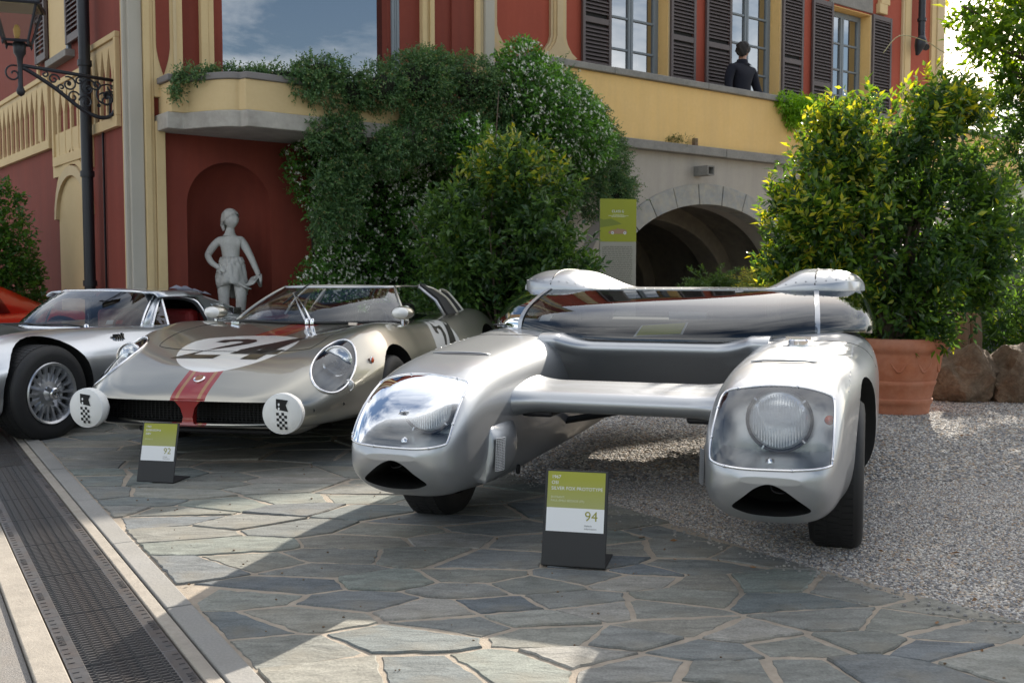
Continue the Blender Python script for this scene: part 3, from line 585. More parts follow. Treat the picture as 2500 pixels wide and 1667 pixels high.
# wing: terrace wall with arch
ww = box('terrace_wall', 7.6, 21.2, 0, .5, 0, 2.93, greystucco, villa)
AC, AA, AB, AZ = 11.78, 2.02, 1.29, .92
boolcut(ww, [prism([(AC - AA, -.2), (AC + AA, -.2)] + arcpts(AC, AZ, AA, AB, 36), -.3, .8, 1)])
nv = 13
for k in range(nv):
    a0, a1 = math.pi * k / nv + .004, math.pi * (k + 1) / nv - .004
    i = arcpts(AC, AZ, AA - .01, AB - .01, 5, a0, a1); e = arcpts(AC, AZ, AA + .27, AB + .29, 5, a0, a1)
    o = mk('arch_stone', *prism(i + e[::-1], -.022 - random.uniform(0, .006), .25, 1), voussoirm, villa); fixn(o); bev(o, .008)
for sd in (-1, 1):
    z = 0
    for h in (.48, .42):
        vbox('arch_stone', AC + sd * (AA + .13) - .135, AC + sd * (AA + .13) + .135, -.025, .25, z, z + h - .008, voussoirm, .008); z += h
# vault behind the arch
def vault(a, b, t0, t1, m, name):
    r0 = [(x, t0, z) for x, z in arcpts(AC, AZ, a, b, 30)]; r1 = [(x + .0, t1, z) for x, z in arcpts(AC, AZ, a, b, 30)]
    r0 = [(AC + a, t0, 0)] + r0 + [(AC - a, t0, 0)]; r1 = [(AC + a, t1, 0)] + r1 + [(AC - a, t1, 0)]
    return mk(name, *loft([r0, r1], False, False), m, villa, smooth=True)
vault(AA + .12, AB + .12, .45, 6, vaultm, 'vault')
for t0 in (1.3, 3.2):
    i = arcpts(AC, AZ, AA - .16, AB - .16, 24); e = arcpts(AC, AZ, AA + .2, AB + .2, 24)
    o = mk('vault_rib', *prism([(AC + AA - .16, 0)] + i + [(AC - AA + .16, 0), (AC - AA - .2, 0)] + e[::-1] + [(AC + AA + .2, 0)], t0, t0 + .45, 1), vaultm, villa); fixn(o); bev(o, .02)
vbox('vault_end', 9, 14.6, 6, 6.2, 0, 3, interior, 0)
# string course, parapet and coping
z0 = 7.6
s = 8.2
while s < 21.2:
    L = min(random.choice((1.7, 2.1, 2.5)), 21.2 - s); vbox('string_course', s, s + L - .006, -.13, .05, 2.9 + random.uniform(-.004, .004), 3.03, stone, .012); s += L
vbox('terrace_parapet', 8.35, 21.2, 0, .28, 3.03, 3.88, yellow, .01); vbox('terrace_parapet', 8.35, 8.62, .28, 1.6, 3.03, 3.88, yellow, .01)
s = 8.27
while s < 21.2:
    L = min(random.choice((1.5, 1.9, 2.2)), 21.2 - s); vbox('coping', s, s + L - .006, -.06, .34, 3.88, 3.97 + random.uniform(-.004, .004), stone, .012); s += L
vbox('coping', 8.27, 8.70, .345, 1.6, 3.88, 3.97, stone, .012)
vbox('terrace_floor', 7.6, 21.2, .28, 1.62, 2.94, 3.02, stone, 0)
sp = MB(); sp.box(11.42, 11.44, -.27, .02, 2.60, 2.74); sp.box(11.55, 11.57, -.27, .02, 2.60, 2.74); sp.box(11.44, 11.55, -.27, .02, 2.72, 2.74); sp.box(11.44, 11.55, -.27, .02, 2.60, 2.615)
sp.build('stone_spout', stone, villa)
vbox('stone_stub', 11.33, 11.40, -.10, -.04, 3.03, 3.14, rockm, .006)
def fprism(name, pts, t0, t1, m): o = mk(name, *prism(pts, t0, t1, 1), m, villa); fixn(o); return o
fprism('painted_band', [(9.1, 2.49), (10.22, 2.49), (10.22, 2.34), (9.75, 1.98), (9.45, 1.55), (9.30, 1.2), (9.12, 1.2), (9.35, 1.75), (9.72, 2.30), (9.1, 2.30)], -.004, .01, darkband)
fprism('painted_band', [(13.0, 2.52), (14.6, 2.52), (14.6, 2.34), (13.25, 2.34)], -.004, .01, darkband)
# upper wing wall with three french windows
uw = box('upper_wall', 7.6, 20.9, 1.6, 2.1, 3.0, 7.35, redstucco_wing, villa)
WN = [(11.20, 12.52, 6.9), (14.05, 15.43, 6.9), (16.97, 18.26, 6.30)]
boolcut(uw, [boxg(a, b, 1.4, 2.4, 3.05, z) for a, b, z in WN])
SH = [(10.60, 11.20), (12.54, 13.14), (13.40, 14.05), (15.45, 16.06), (16.34, 16.97), (18.28, 18.94)]
for k, (a, b) in enumerate(SH): louver('shutter', a, b, 1.53, 1.575, 3.1, 6.95 if k < 4 else 6.32, shutterm, 62 if k < 4 else 50)
for a, b, z in WN:
    vbox('jamb', b + .001, b + .03, 1.575, 1.61, 3.05, z, goldwing, .004); vbox('reveal', b - .012, b + .0, 1.59, 1.88, 3.05, z, yellow, 0); vbox('reveal', a, a + .012, 1.59, 1.88, 3.05, z, yellow, 0)
    vbox('reveal', a + .013, b - .013, 1.59, 1.88, z - .012, z, yellow, 0)
    w = empty('window', (0, 0, 0)); w.parent = villa
    f0, f1 = 1.80, 1.86
    aa, bb_ = a + .03, b - .03; mid = (aa + bb_) / 2
    def wb(nm, *q): return box(nm, *q, framem, w, .005)
    wb('frame', a + .013, aa + .05, f0, f1, 3.05, z - .02); wb('frame', bb_ - .05, b - .013, f0, f1, 3.05, z - .02); wb('frame', aa + .05, bb_ - .05, f0, f1, z - .12, z - .02)
    for q in (mid - .055, mid + .005): wb('stile', q, q + .05, f0 - .015, f1 - .01, 3.05, z - .12)
    wb('stile', aa + .06, aa + .105, f0 - .012, f1 - .012, 3.05, z - .12); wb('stile', bb_ - .105, bb_ - .06, f0 - .012, f1 - .012, 3.05, z - .12)
    zz = z - .12 - .52
    while zz > 3.3:
        wb('muntin', aa + .106, mid - .056, f0 - .008, f1 - .02, zz, zz + .035); wb('muntin', mid + .056, bb_ - .106, f0 - .008, f1 - .02, zz, zz + .035); zz -= .50
    for x0, x1 in ((aa + .106, mid - .056), (mid + .056, bb_ - .106)): mk('pane', [(x0, f0 + .02, 3.05), (x1, f0 + .02, 3.05), (x1, f0 + .02, z - .12), (x0, f0 + .02, z - .12)], [(0, 1, 2, 3)], winglass, w)
    # tied-back curtains behind the glass
    for sd in (-1, 1):
        rows = []
        for i in range(10):
            zc = z - .12 - (z - 3.4) * i / 9; wd = .34 * (1 - (i / 9) ** 1.5 * .8) + .02; x0 = aa + .1 if sd < 0 else bb_ - .1
            rows.append([(x0 - sd * wd * q / 12, 1.95 + .012 * math.sin(q * 2.1), zc) for q in range(13)])
        mk('curtain', *loft(rows, False, False), curtain, w, smooth=True)
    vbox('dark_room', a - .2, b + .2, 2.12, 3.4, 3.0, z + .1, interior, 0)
vbox('lintel', 16.9, 18.3, 1.56, 1.6, 6.33, 6.62, stone, .01)
vbox('window_sill', 16.9, 18.34, 1.50, 1.6, 3.02, 3.10, stone, .01)
# ornamental frames on the upper wing wall
def carved(name, pts, t1, d, m=goldwing): fprism(name, pts, 1.6 - d, 1.605, m)
def mirror(pts, c): return [(2 * c - x, z) for x, z in pts][::-1]
# left frame: curved inner edge, three stepped mouldings
def cusp(s0, w): return [(s0, 7.1), (s0 + w, 7.1), (s0 + w, 4.72), (s0 + w + .03, 4.60), (s0 + w + .12, 4.48), (s0 + w + .22, 4.42), (s0 + w + .14, 4.37), (s0 + w + .11, 4.26), (s0 + w + .13, 4.12), (s0 + w + .22, 3.98), (s0 + w + .38, 3.88), (s0 + w + .60, 3.80), (s0 + w + .60, 3.4), (s0, 3.4)]
carved('carved_frame', cusp(8.55, .42), 0, .05); carved('carved_frame', cusp(8.50, .36), 0, .075, gold); carved('carved_frame', cusp(8.45, .30), 0, .10)
def vase(c, w, d, m):
    h = [(w, 7.1), (w, 4.72), (w + .03, 4.62), (w + .12, 4.50), (w + .22, 4.44), (w + .14, 4.39), (w + .10, 4.28), (w + .11, 4.14), (w + .14, 4.05), (w + .14, 3.4)]
    fprism('carved_frame', [(c + x, z) for x, z in h] + [(c - x, z) for x, z in h[::-1]], 1.6 - d, 1.605, m)
vase(10.13, .15, .05, goldwing); vase(10.13, .105, .07, gold); vase(10.13, .06, .09, goldwing)
# right end: strips, capitals, drainpipe
for a, b, d, m in ((20.45, 20.62, .05, gold), (20.622, 20.9, .08, goldwing)): vbox('lesene', a, b, 1.6 - d, 1.62, 3.0, 7.13, m)
fprism('carved_frame', [(19.36, 7.1), (19.66, 7.1), (19.66, 4.75), (19.72, 4.55), (19.86, 4.42), (20.0, 4.34), (20.0, 4.1), (19.2, 4.1), (19.2, 4.34), (19.30, 4.5), (19.36, 4.75)], 1.55, 1.605, goldwing)
vbox('carved_frame', 19.42, 19.60, 1.53, 1.56, 4.4, 7.1, gold)
for (a, b, z0_, z1_) in ((18.42, 18.92, 6.72, 6.98), (18.50, 18.80, 6.55, 6.72), (18.45, 18.72, 6.36, 6.55)): vbox('bracket', a, b, 1.50, 1.6, z0_, z1_, gold, .01)
mk('drainpipe', *tube([(19.86, 1.44, 7.1), (19.86, 1.44, 6.2), (19.84, 1.42, 6.02), (19.76, 1.32, 5.88), (19.68, 1.22, 5.80)], .07, 12), ironblack, villa, smooth=True, sharp=50)
mk('pipe_shoe', *lathe([(.03, -.22), (.10, -.05), (.12, .08), (.07, .16), (.0, .18)], 14), ironblack, villa, smooth=True, loc=(19.58, 1.30, 5.86), rot=(.2, .15, 0))
mk('pipe_collar', *lathe([(.07, -.03), (.09, -.03), (.09, .03), (.07, .03)], 16), ironblack, villa, smooth=True, sharp=40, loc=(19.86, 1.44, 6.42))
vbox('side_wall', 20.85, 20.9, 2.1, 8, 0, 7.35, redstucco_wing, 0); vbox('side_wall', 20.9, 21.2, .28, 8, 0, 3.03, greystucco, 0)

# ------------------------------------------------------------------ shared car parts
def wheel_parts(par, u0, v0, z0, R_, w, side, rimR=None, spokes=0, deep=.05, rimmat=None):
    """tyre + rim; side=+1 outer face towards +x"""
    sh = R_ * .06
    prof = [(R_ * .66, -w * .46), (R_ * .80, -w * .5), (R_ * .93, -w * .47), (R_ * .985, -w * .38), (R_, -w * .2), (R_, w * .2), (R_ * .985, w * .38), (R_ * .93, w * .47), (R_ * .80, w * .5), (R_ * .66, w * .46)]
    wh = empty('wheel', (u0, v0, z0)); wh.parent = par
    V, F = lathe([(r, h * 1) for r, h in prof], 56, 'x')
    mk('tyre', V, F, tyre, wh, smooth=True, sharp=60)
    # tread blocks
    mb = MB()
    for k in range(64):
        a = 2 * math.pi * k / 64
        for q, h0 in enumerate((-.36, -.12, .12)):
            a0 = a + q * .03; a1 = a0 + .075
            P = []
            for (rr) in (R_ * .975, R_ * 1.006):
                for hh in (h0 * w, (h0 + .2) * w):
                    for aa in (a0, a1): P.append((hh, rr * math.cos(aa), rr * math.sin(aa)))
            mb.add(P, [(4, 6, 7, 5), (0, 4, 5, 1), (2, 3, 7, 6), (0, 2, 6, 4), (1, 5, 7, 3)])
    mb.build('tread', tyre, wh, kind='stuff')
    rr = rimR or R_ * .66; rm = rimmat or alloy
    V, F = lathe([(rr * 1.03, side * w * .47), (rr * 1.0, side * w * .50), (rr * .93, side * w * .46), (rr * .90, side * w * .30), (rr * .88, side * (w * .5 - deep)), (rr * .5, side * (w * .5 - deep * .9)), (rr * .25, side * (w * .5 - deep * .5)), (0.001, side * (w * .5 - deep * .45))], 48, 'x')
    o = mk('rim', V, F, rm, wh, smooth=True, sharp=35); fixn(o)
    return wh, o
def cyl(u0, u1, v, z, r, n=40): return lathe([(r, u0), (r, u1)], n, 'x', True)
def shift(g, d): return [(a + d[0], b + d[1], c + d[2]) for a, b, c in g[0]], g[1]
def face_dir_cover(bvh, O, A, B, Dv, poly, rad=10, lift=0.0, n=None):
    """project a 2-D outline (in axes A,B about O) along Dv onto a body; returns radial grid verts, faces, border"""
    O, A, B, Dv = Vector(O), Vector(A), Vector(B), Vector(Dv).normalized()
    m = len(poly); cx = sum(p[0] for p in poly) / m; cy = sum(p[1] for p in poly) / m
    rings = []
    for i in range(rad + 1):
        q = i / rad if i else .001; ring = []
        for (a, b) in poly:
            P = O + A * (cx + (a - cx) * q) + B * (cy + (b - cy) * q); h = bvh.ray_cast(P - Dv * 3, Dv)
            ring.append(h[0] - Dv * lift if h[0] is not None else P)
        rings.append(ring)
    V, F = loft(rings, True, False); F.append(tuple(range(m)))
    return V, F, rings[-1]
def dark_faces(o, tests, idx):
    for p in o.data.polygons:
        if any(t(p.center) for t in tests): p.material_index = idx

# ------------------------------------------------------------------ silver twin-hull prototype
FPH = .3342
fox = empty('twin_hull_car', (.506, 4.473, 0), -FPH, label='silver twin-hull prototype car with bridge wing between its two pods', cat='car')
pv = [-.995, -.98, -.945, -.88, -.8, -.7, -.58, -.4, -.17, .1, .35, .6, .86, 1.3, 1.8, 2.4, 2.9, 3.1]
ptop = [.440, .478, .528, .588, .642, .690, .727, .757, .777, .792, .805, .822, .838, .835, .81, .75, .62, .5]
pbot = [.420, .368, .318, .275, .250, .234, .224, .208, .192, .185, .185, .185, .185, .19, .2, .24, .33, .45]
pin = [.60, .535, .495, .468, .454, .448, .445, .443, .44, .44, .44, .44, .44, .44, .45, .5, .6, .7]
pout = [.79, .845, .880, .904, .918, .928, .937, .953, .978, 1.012, 1.035, 1.045, 1.05, 1.05, 1.04, 1.0, .9, .8]
def pod_section(v, n=88):
    t, b, i, o = (float(pch(v, pv, q)) for q in (ptop, pbot, pin, pout)); c = (i + o) / 2; h = (o - i) / 2; zm = b + (t - b) * .5
    r = []
    nt_ = float(pch(v, [-1, -.7, 0, 1, 3], [3.0, 4.2, 4.2, 3.4, 2.4]))
    for k in range(n):
        a = 2 * math.pi * k / n; ca, sa = math.cos(a), math.sin(a); e = nt_ if sa >= 0 else 3.0
        r.append((c + h * math.copysign(abs(ca) ** (2 / e), ca), NOSE(v), zm + (t - zm) * math.copysign(abs(sa) ** (2 / e), sa)))
    return r
NOSE = lambda v: v if v > -.2 else -.2 + (v + .2) * .93
vst = np.concatenate([-.995 + .195 * (np.linspace(0, 1, 16) ** 1.7), np.linspace(-.78, 1.0, 46), np.linspace(1.06, 3.1, 22)])
def sgn_mesh(g, s): return ([(x * s, y, z) for x, y, z in g[0]], [tuple(f)[::-1] if s < 0 else f for f in g[1]])
COVER = crs([(.490, .64), (.497, .678), (.53, .698), (.63, .712), (.715, .715), (.80, .709), (.868, .690), (.886, .668), (.890, .60), (.889, .50), (.877, .480), (.79, .470), (.69, .466), (.59, .466), (.505, .476), (.487, .495), (.486, .57)], 4, True)
CHIN = crs([(.566, .330), (.607, .370), (.647, .404), (.69, .419), (.733, .405), (.782, .370), (.826, .330), (.79, .310), (.735, .299), (.69, .297), (.635, .300), (.593, .311)], 4, True)
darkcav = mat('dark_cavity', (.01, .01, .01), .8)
bowl = mat('lamp_bowl_paint', (.40, .41, .42), .35, .7, .3)
for s in (1, -1):
    g0 = loft([pod_section(v) for v in vst])
    o = mk('hull', *sgn_mesh(g0, s), [silver, darkcav, bowl], fox); fixn(o)
    bv = bvh_of(o)
    glassg = face_dir_cover(bv, (0, 0, 0), (s, 0, 0), (0, 0, 1), (0, 1, 0), [tuple(p) for p in COVER], 9, .001)
    border = glassg[2]
    m = len(COVER); ring0 = [Vector((p.x, -1.3, p.z)) for p in border]
    ring1 = [Vector((p.x, max(p.y + .05, -.47 - (.713 - p.z) * .30), p.z)) for p in border]
    cx_ = sum(p.x for p in ring1) / m; cz_ = sum(p.z for p in ring1) / m
    ring2 = [Vector((cx_ + (p.x - cx_) * .6, min(p.y, -.50), cz_ + (p.z - cz_) * .6)) for p in ring1]
    cut_l = loft([ring0, ring1, ring2])
    cut_c = prism([(x * s, z) for x, z in [tuple(p) for p in CHIN]], -1.3, -.62, 1)
    arch = shift(cyl(.70 * s, 1.3 * s, 0, 0, .365), (0, .0, .335))
    boolcut(o, [cut_l, cut_c, arch])
    fixn(o)
    orig = bv
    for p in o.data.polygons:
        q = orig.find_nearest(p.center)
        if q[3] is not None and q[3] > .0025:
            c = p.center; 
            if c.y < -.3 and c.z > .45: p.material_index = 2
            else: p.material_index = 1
    o.data.shade_smooth(); o.data.set_sharp_from_angle(angle=R(32))
    wmod = o.modifiers.new('wn', 'WEIGHTED_NORMAL'); wmod.keep_sharp = True
    mk('lamp_cover', glassg[0], glassg[1], lampglass, fox, smooth=True)
    bl = [tuple(p + Vector((0, -.0025, 0))) for p in border]
    mk('cover_rim', *tube(bl + bl[:2], .0045, 6, False), chrome, fox, smooth=True)
    for k in range(0, m, 9):
        p = Vector(bl[k]); mk('screw', *lathe([(.006, 0), (.005, -.004), (.001, -.006)], 8, 'y'), chrome, fox, loc=p + Vector((0, -.002, 0)), smooth=True)
    # headlamp
    lamp = empty('headlamp', (s * .695, -.585, .588)); lamp.parent = fox; lamp.rotation_euler = (0, 0, 0)
    mk('reflector_ring', *lathe([(.110, .05), (.117, .03), (.1205, .0), (.116, -.012), (.110, -.010), (.108, .0)], 40, 'y'), darkmetal, lamp, smooth=True, sharp=40)
    mk('lens', *lathe([(.0008, -.030), (.03, -.0295), (.06, -.025), (.09, -.014), (.108, .0)], 40, 'y'), lensglass, lamp, smooth=True)
    mb = MB()
    for k in range(-9, 10):
        x = k * .0100; hh = math.sqrt(max(.096 ** 2 - x * x, 1e-4)); mb.box(x - .0016, x + .0016, -.034 + (abs(x) / .108) ** 2 * .028, -.02, -hh, hh)
    mb.build('lens_flutes', lensglass, lamp, kind='stuff')
    for a in (.7, 2.4, 4.2, 5.6): mk('clip', *boxg(-.007, .007, -.014, .004, -.003, .003), chrome, lamp, loc=(.113 * math.cos(a), -.01, .113 * math.sin(a)), rot=(0, -a, 0))
    mk('side_bulb', *lathe([(.018, .0), (.016, -.012), (.008, -.022), (.0008, -.025)], 16, 'y'), orange if s > 0 else chrome, fox, loc=(s * (.87 if s > 0 else .835), -.62, .60), smooth=True)
    mk('cover_stud', *lathe([(.016, 0), (.014, .012), (.001, .018)], 14, 'z'), chrome, fox, loc=(s * .685, -.83, .474), smooth=True)
    mk('tow_hook', *tube(crs([(s * .69, -.84, .43), (s * .69, -.84, .395), (s * .70, -.845, .378), (s * .73, -.845, .374), (s * .745, -.83, .385)], 4), .0035, 6), darkmetal, fox, smooth=True)
    # wheel
    wheel_parts(fox, s * .885, 0, .305, .305, .21, s)
    # inner vent fairing with mesh
    rings = []
    for z, k in ((.275, .02), (.292, .35), (.32, .75), (.365, 1), (.42, 1), (.46, .85), (.487, .5), (.505, .08)):
        rings.append([(s * (.455 - .062 * k * math.sin(a) ** .9), -.40 + .15 * math.cos(a) + (z - .4) * .12, z) for a in np.linspace(0.001, math.pi - .001, 15)] + [(s * .56, -.52 + (z - .4) * .12, z), (s * .56, -.28 + (z - .4) * .12, z)][::1])
    o = mk('vent_fairing', *loft(rings), silver, fox, smooth=True, sharp=60); fixn(o)
    vv = []
    # the grille sits on the fairing's front face
    def fpt(z, q):
        a = math.pi * (.70 + .16 * q); return Vector((s * (.45 - .062 * math.sin(a) ** .8), -.40 + .154 * math.cos(a) + (z - .4) * .12, z))
    gr = [[fpt(z, q) for q in (0, .33, .66, 1)] for z in np.linspace(.325, .455, 8)]
    mk('vent_opening', *loft(gr, False, False), darkcav, fox)
    mb = MB(); nz = 20
    for k in range(nz + 1):
        z = .325 + .13 * k / nz
        mb.add(*tube([fpt(z, q) + Vector((-s * .002, -.002, 0)) for q in (0, .5, 1)], .0014, 4))
    for q in np.linspace(0, 1, 6): mb.add(*tube([fpt(z, q) + Vector((-s * .002, -.002, 0)) for z in np.linspace(.325, .455, 6)], .0014, 4))
    mb.build('vent_mesh', alloy, fox, kind='stuff')
    # slot inlet on top of the hull
    P = [(.555, -.235), (.60, -.225), (.68, -.222), (.76, -.225), (.82, -.245), (.76, -.26), (.68, -.262), (.60, -.258)]
    V = []
    for (x, y) in P: h = bv.ray_cast(Vector((s * x, y, 2)), Vector((0, 0, -1))); V.append(h[0] + Vector((0, 0, .0025)))
    o = mk('slot_inlet', V, [tuple(range(len(V)))], mat('slot_shadow_%d' % s, (.10, .11, .13), .4, .5), fox)
    mk('slot_lip', *tube([V[k] + Vector((0, 0, .002)) for k in (0, 1, 2, 3, 4)], .003, 5), silver, fox, smooth=True)
    mk('drain_hole', *lathe([(.022, -.003), (.022, .004), (.001, .004)], 18, 'x'), darkcav, fox, loc=(s * .438, -.20, .27))
for s in (1, -1):
    hb = bvh_of([c for c in fox.children if c.name.startswith('hull')][0 if s > 0 else 1])
    P = []
    for u in np.linspace(.46, 1.03, 30):
        h = hb.ray_cast(Vector((s * u, .50 + .05 * ((u - .74) / .3) ** 2, 2)), Vector((0, 0, -1)))
        if h[0] is not None: P.append(h[0] + h[1] * .0004)
    mk('panel_gap', *tube(P, .0016, 4), matteblack, fox)
    for k in range(16):
        h = hb.ray_cast(Vector((s * .93, -.42 + k * .058, 2)), Vector((0, 0, -1)))
        if h[0] is not None: mk('rivet', *lathe([(.0042, 0), (.0035, .002), (.0006, .003)], 7), alloy, fox, loc=h[0], smooth=True)
# fuel cap on the right hull
bvR = bvh_of([c for c in fox.children if c.name.startswith('hull')][0])
h = bvR.ray_cast(Vector((.70, .36, 2)), Vector((0, 0, -1)))[0]
cap = empty('fuel_cap', h); cap.parent = fox
mk('cap_base', *lathe([(.045, -.01), (.045, .018), (.038, .024), (.0, .024)], 24), chrome, cap, smooth=True, sharp=40); mk('cap_lever', *boxg(-.055, .055, -.012, .012, .022, .036), chrome, cap)
# bridge wing
def wing_sec(u):
    au = abs(u); fl = max(0, (au - .30) / .17); fl = min(fl, 1) ** 2.2
    prof = [(-.255, .572), (-.245, .595), (-.215, .613), (-.15, .624), (-.05, .634), (.05, .638), (.13, .634), (.19, .612), (.19, .59), (.10, .56), (0, .54), (-.12, .525), (-.20, .527), (-.24, .543)]
    P = crs(prof, 4, True); c = (-.03, .585)
    return [(u, c[0] + (y - c[0]) * (1 + .22 * fl), c[1] + (z - c[1]) * (1 + .45 * fl)) for y, z in P]
us = np.concatenate([[-.56], np.linspace(-.50, -.28, 14), np.linspace(-.24, .24, 12), np.linspace(.28, .50, 14), [.56]])
o = mk('bridge_wing', *loft([wing_sec(u) for u in us]), silver, fox, smooth=True, sharp=60); fixn(o)
for s in (1, -1): box('hinge_block', s * .36 - .07, s * .36 + .07, -.18, .1, .50, .535, darkmetal, fox, .012)
# centre nacelle under the windscreen
def nac_sec(u):
    au = abs(u); fl = min(max(0, (au - .30) / .17), 1) ** 2
    prof = [(.66, .792), (.60, .792), (.552, .783), (.528, .762), (.532, .735), (.565, .69), (.62, .62), (.70, .53), (.85, .43), (1.4, .38), (2.3, .42), (2.75, .55), (2.75, .70), (2.2, .80), (1.2, .80)]
    P = crs(prof, 4, True)
    return [(u, y - .07 * fl * max(0, 1 - (y - .52) / .3) if y < .82 else y, z + (.035 * fl if y < .8 and z > .7 else 0)) for y, z in P]
o = mk('centre_nacelle', *loft([nac_sec(u) for u in us]), silver, fox, smooth=True, sharp=60); fixn(o)
# suspension seen under the wing
for s in (1, -1):
    mk('suspension_arm', *tube([(s * .80, .1, .30), (s * .45, .6, .38), (s * .2, .95, .40)], .018, 8), matteblack, fox, smooth=True)
# canopy glass
CB = [(0, .575, .786), (.25, .575, .788), (.45, .60, .795), (.62, .68, .815), (.76, .78, .83), (.90, .92, .835), (1.0, 1.08, .825), (1.035, 1.30, .815), (1.04, 1.6, .81), (1.03, 2.0, .80), (1.0, 2.35, .79)]
CT = [(0, 1.20, 1.040), (.25, 1.20, 1.040), (.45, 1.205, 1.040), (.62, 1.215, 1.040), (.73, 1.23, 1.040), (.82, 1.27, 1.038), (.90, 1.35, 1.036), (.945, 1.46, 1.036), (.96, 1.65, 1.036), (.955, 1.95, 1.034), (.93, 2.25, 1.03)]
CB = crs(CB, 3); CT = crs(CT, 3)
def canopy_pt(i, q):
    b, t = CB[i], CT[i]; rq = q ** 1.6; zq = q ** .74
    return np.array([b[0] + (t[0] - b[0]) * rq, b[1] + (t[1] - b[1]) * rq, b[2] + (t[2] - b[2]) * zq])
iw = [i for i in range(len(CB)) if CB[i][0] <= .77]; isd = [i for i in range(len(CB)) if CB[i][0] >= .755 or i > 14]
i0 = iw[-1]
full = list(range(i0, 0, -1)); 
rows = []
NQ = 20
for q in (np.linspace(0, 1, NQ) ** 1.25): rows.append([canopy_pt(i, q) * np.array([-1, 1, 1]) for i in range(i0, 0, -1)] + [canopy_pt(i, q) for i in range(0, i0 + 1)])
mk('windscreen', *loft(rows, False, False), carglass, fox, smooth=True)
for s in (1, -1):
    rows = [[canopy_pt(i, q) * np.array([s, 1, 1]) for i in range(i0, len(CB))] for q in (np.linspace(0, 1, NQ) ** 1.25)]
    mk('side_window', *loft(rows, False, False), carglass, fox, smooth=True)
    P = [canopy_pt(i0, q) * np.array([s, 1, 1]) + np.array([s * .002, -.004, .004]) for q in np.linspace(0, 1, 12)]
    # flat strip
    V = []; 
    for p in P: V += [p + np.array([-.012, 0, 0]), p + np.array([.012, .010 * s, 0])]
    mk('window_strip', V, [(2 * k, 2 * k + 1, 2 * k + 3, 2 * k + 2) for k in range(len(P) - 1)], silver, fox, smooth=True)
bl = [CB[i] * np.array([-1, 1, 1]) for i in range(i0, 0, -1)] + [CB[i] for i in range(0, i0 + 1)]
mk('screen_seal', *tube([p + np.array([0, -.004, .002]) for p in bl], .006, 6), black, fox, smooth=True)
# roof with two bubbles
def edge_v0(u):  # front edge follows the glass top
    return float(np.interp(abs(u), [c[0] for c in CT[:int(len(CT) * .75)]], [c[1] for c in CT[:int(len(CT) * .75)]])) - .012
def roof_z(u, v):
    au = abs(u); q = max(0, .68 - au) / .24 if au < .72 else (au - .72) / .252
    w_ = min(1, max(0, v - (1.188 + (edge_v0(min(au, .955)) - 1.188) * .72)) / .34); lon = math.sqrt(1 - (1 - w_) ** 2) * float(pch(v, [1.0, 1.6, 1.9, 2.15, 2.4, 2.6], [1, 1, .95, .75, .4, .2]))
    b = (1 - min(abs(q), 1) ** 3.0) ** .5 if au >= .72 else (math.cos(min(abs(q), 1) * math.pi) * .5 + .5) ** .85
    return 1.042 + .106 * b * lon + .006 * math.sin((v - 1.19) / 1.2 * math.pi) - .0 
uu = np.concatenate([-.972 + .03 * np.linspace(0, 1, 9)[:-1] ** 2, np.linspace(-.942, .942, 81), (.972 - .03 * np.linspace(0, 1, 9)[:-1] ** 2)[::-1]]); qq = np.linspace(0, 1, 44) ** 2.2
top = [[(u, edge_v0(min(abs(u), .955)) + (2.32 - edge_v0(min(abs(u), .955))) * q, 0) for u in uu] for q in qq]
top = [[(u, v, roof_z(u, v)) for u, v, _ in r] for r in top]
bot = [[(u, v, 1.034) for u, v, _ in r] for r in top]
V = [p for r in top for p in r] + [p for r in bot for p in r]; nU = len(uu); nQ = len(qq); off = nU * nQ; F = []
for i in range(nQ - 1):
    for j in range(nU - 1):
        F.append((i * nU + j, i * nU + j + 1, (i + 1) * nU + j + 1, (i + 1) * nU + j)); F.append((off + i * nU + j, off + (i + 1) * nU + j, off + (i + 1) * nU + j + 1, off + i * nU + j + 1))
for j in range(nU - 1):
    F.append((j, off + j, off + j + 1, j + 1)); k = (nQ - 1) * nU; F.append((k + j, k + j + 1, off + k + j + 1, off + k + j))
for i in range(nQ - 1):
    F.append((i * nU, (i + 1) * nU, off + (i + 1) * nU, off + i * nU)); j = nU - 1; F.append((i * nU + j, off + i * nU + j, off + (i + 1) * nU + j, (i + 1) * nU + j))
o = mk('roof', V, F, silver, fox, smooth=True, sharp=50); fixn(o)
for s in (1, -1):
    P = [Vector((s * .725, v, roof_z(.725, v) + .001)) for v in np.linspace(edge_v0(.725), 2.3, 20)]
    mk('roof_seam', *tube(P, .0035, 5), black, fox, smooth=True)
rm_ = None
for k in range(38):
    u = -.93 + 1.86 * k / 37; v = edge_v0(min(abs(u), .94)) + .022
    if rm_ is None: q = mk('rivet', *lathe([(.0048, 0), (.004, .0026), (.0006, .0036)], 8), alloy, fox, smooth=True); rm_ = q.data
    else: q = mo('rivet', rm_, None, fox)
    q.location = (u, v, roof_z(u, v))
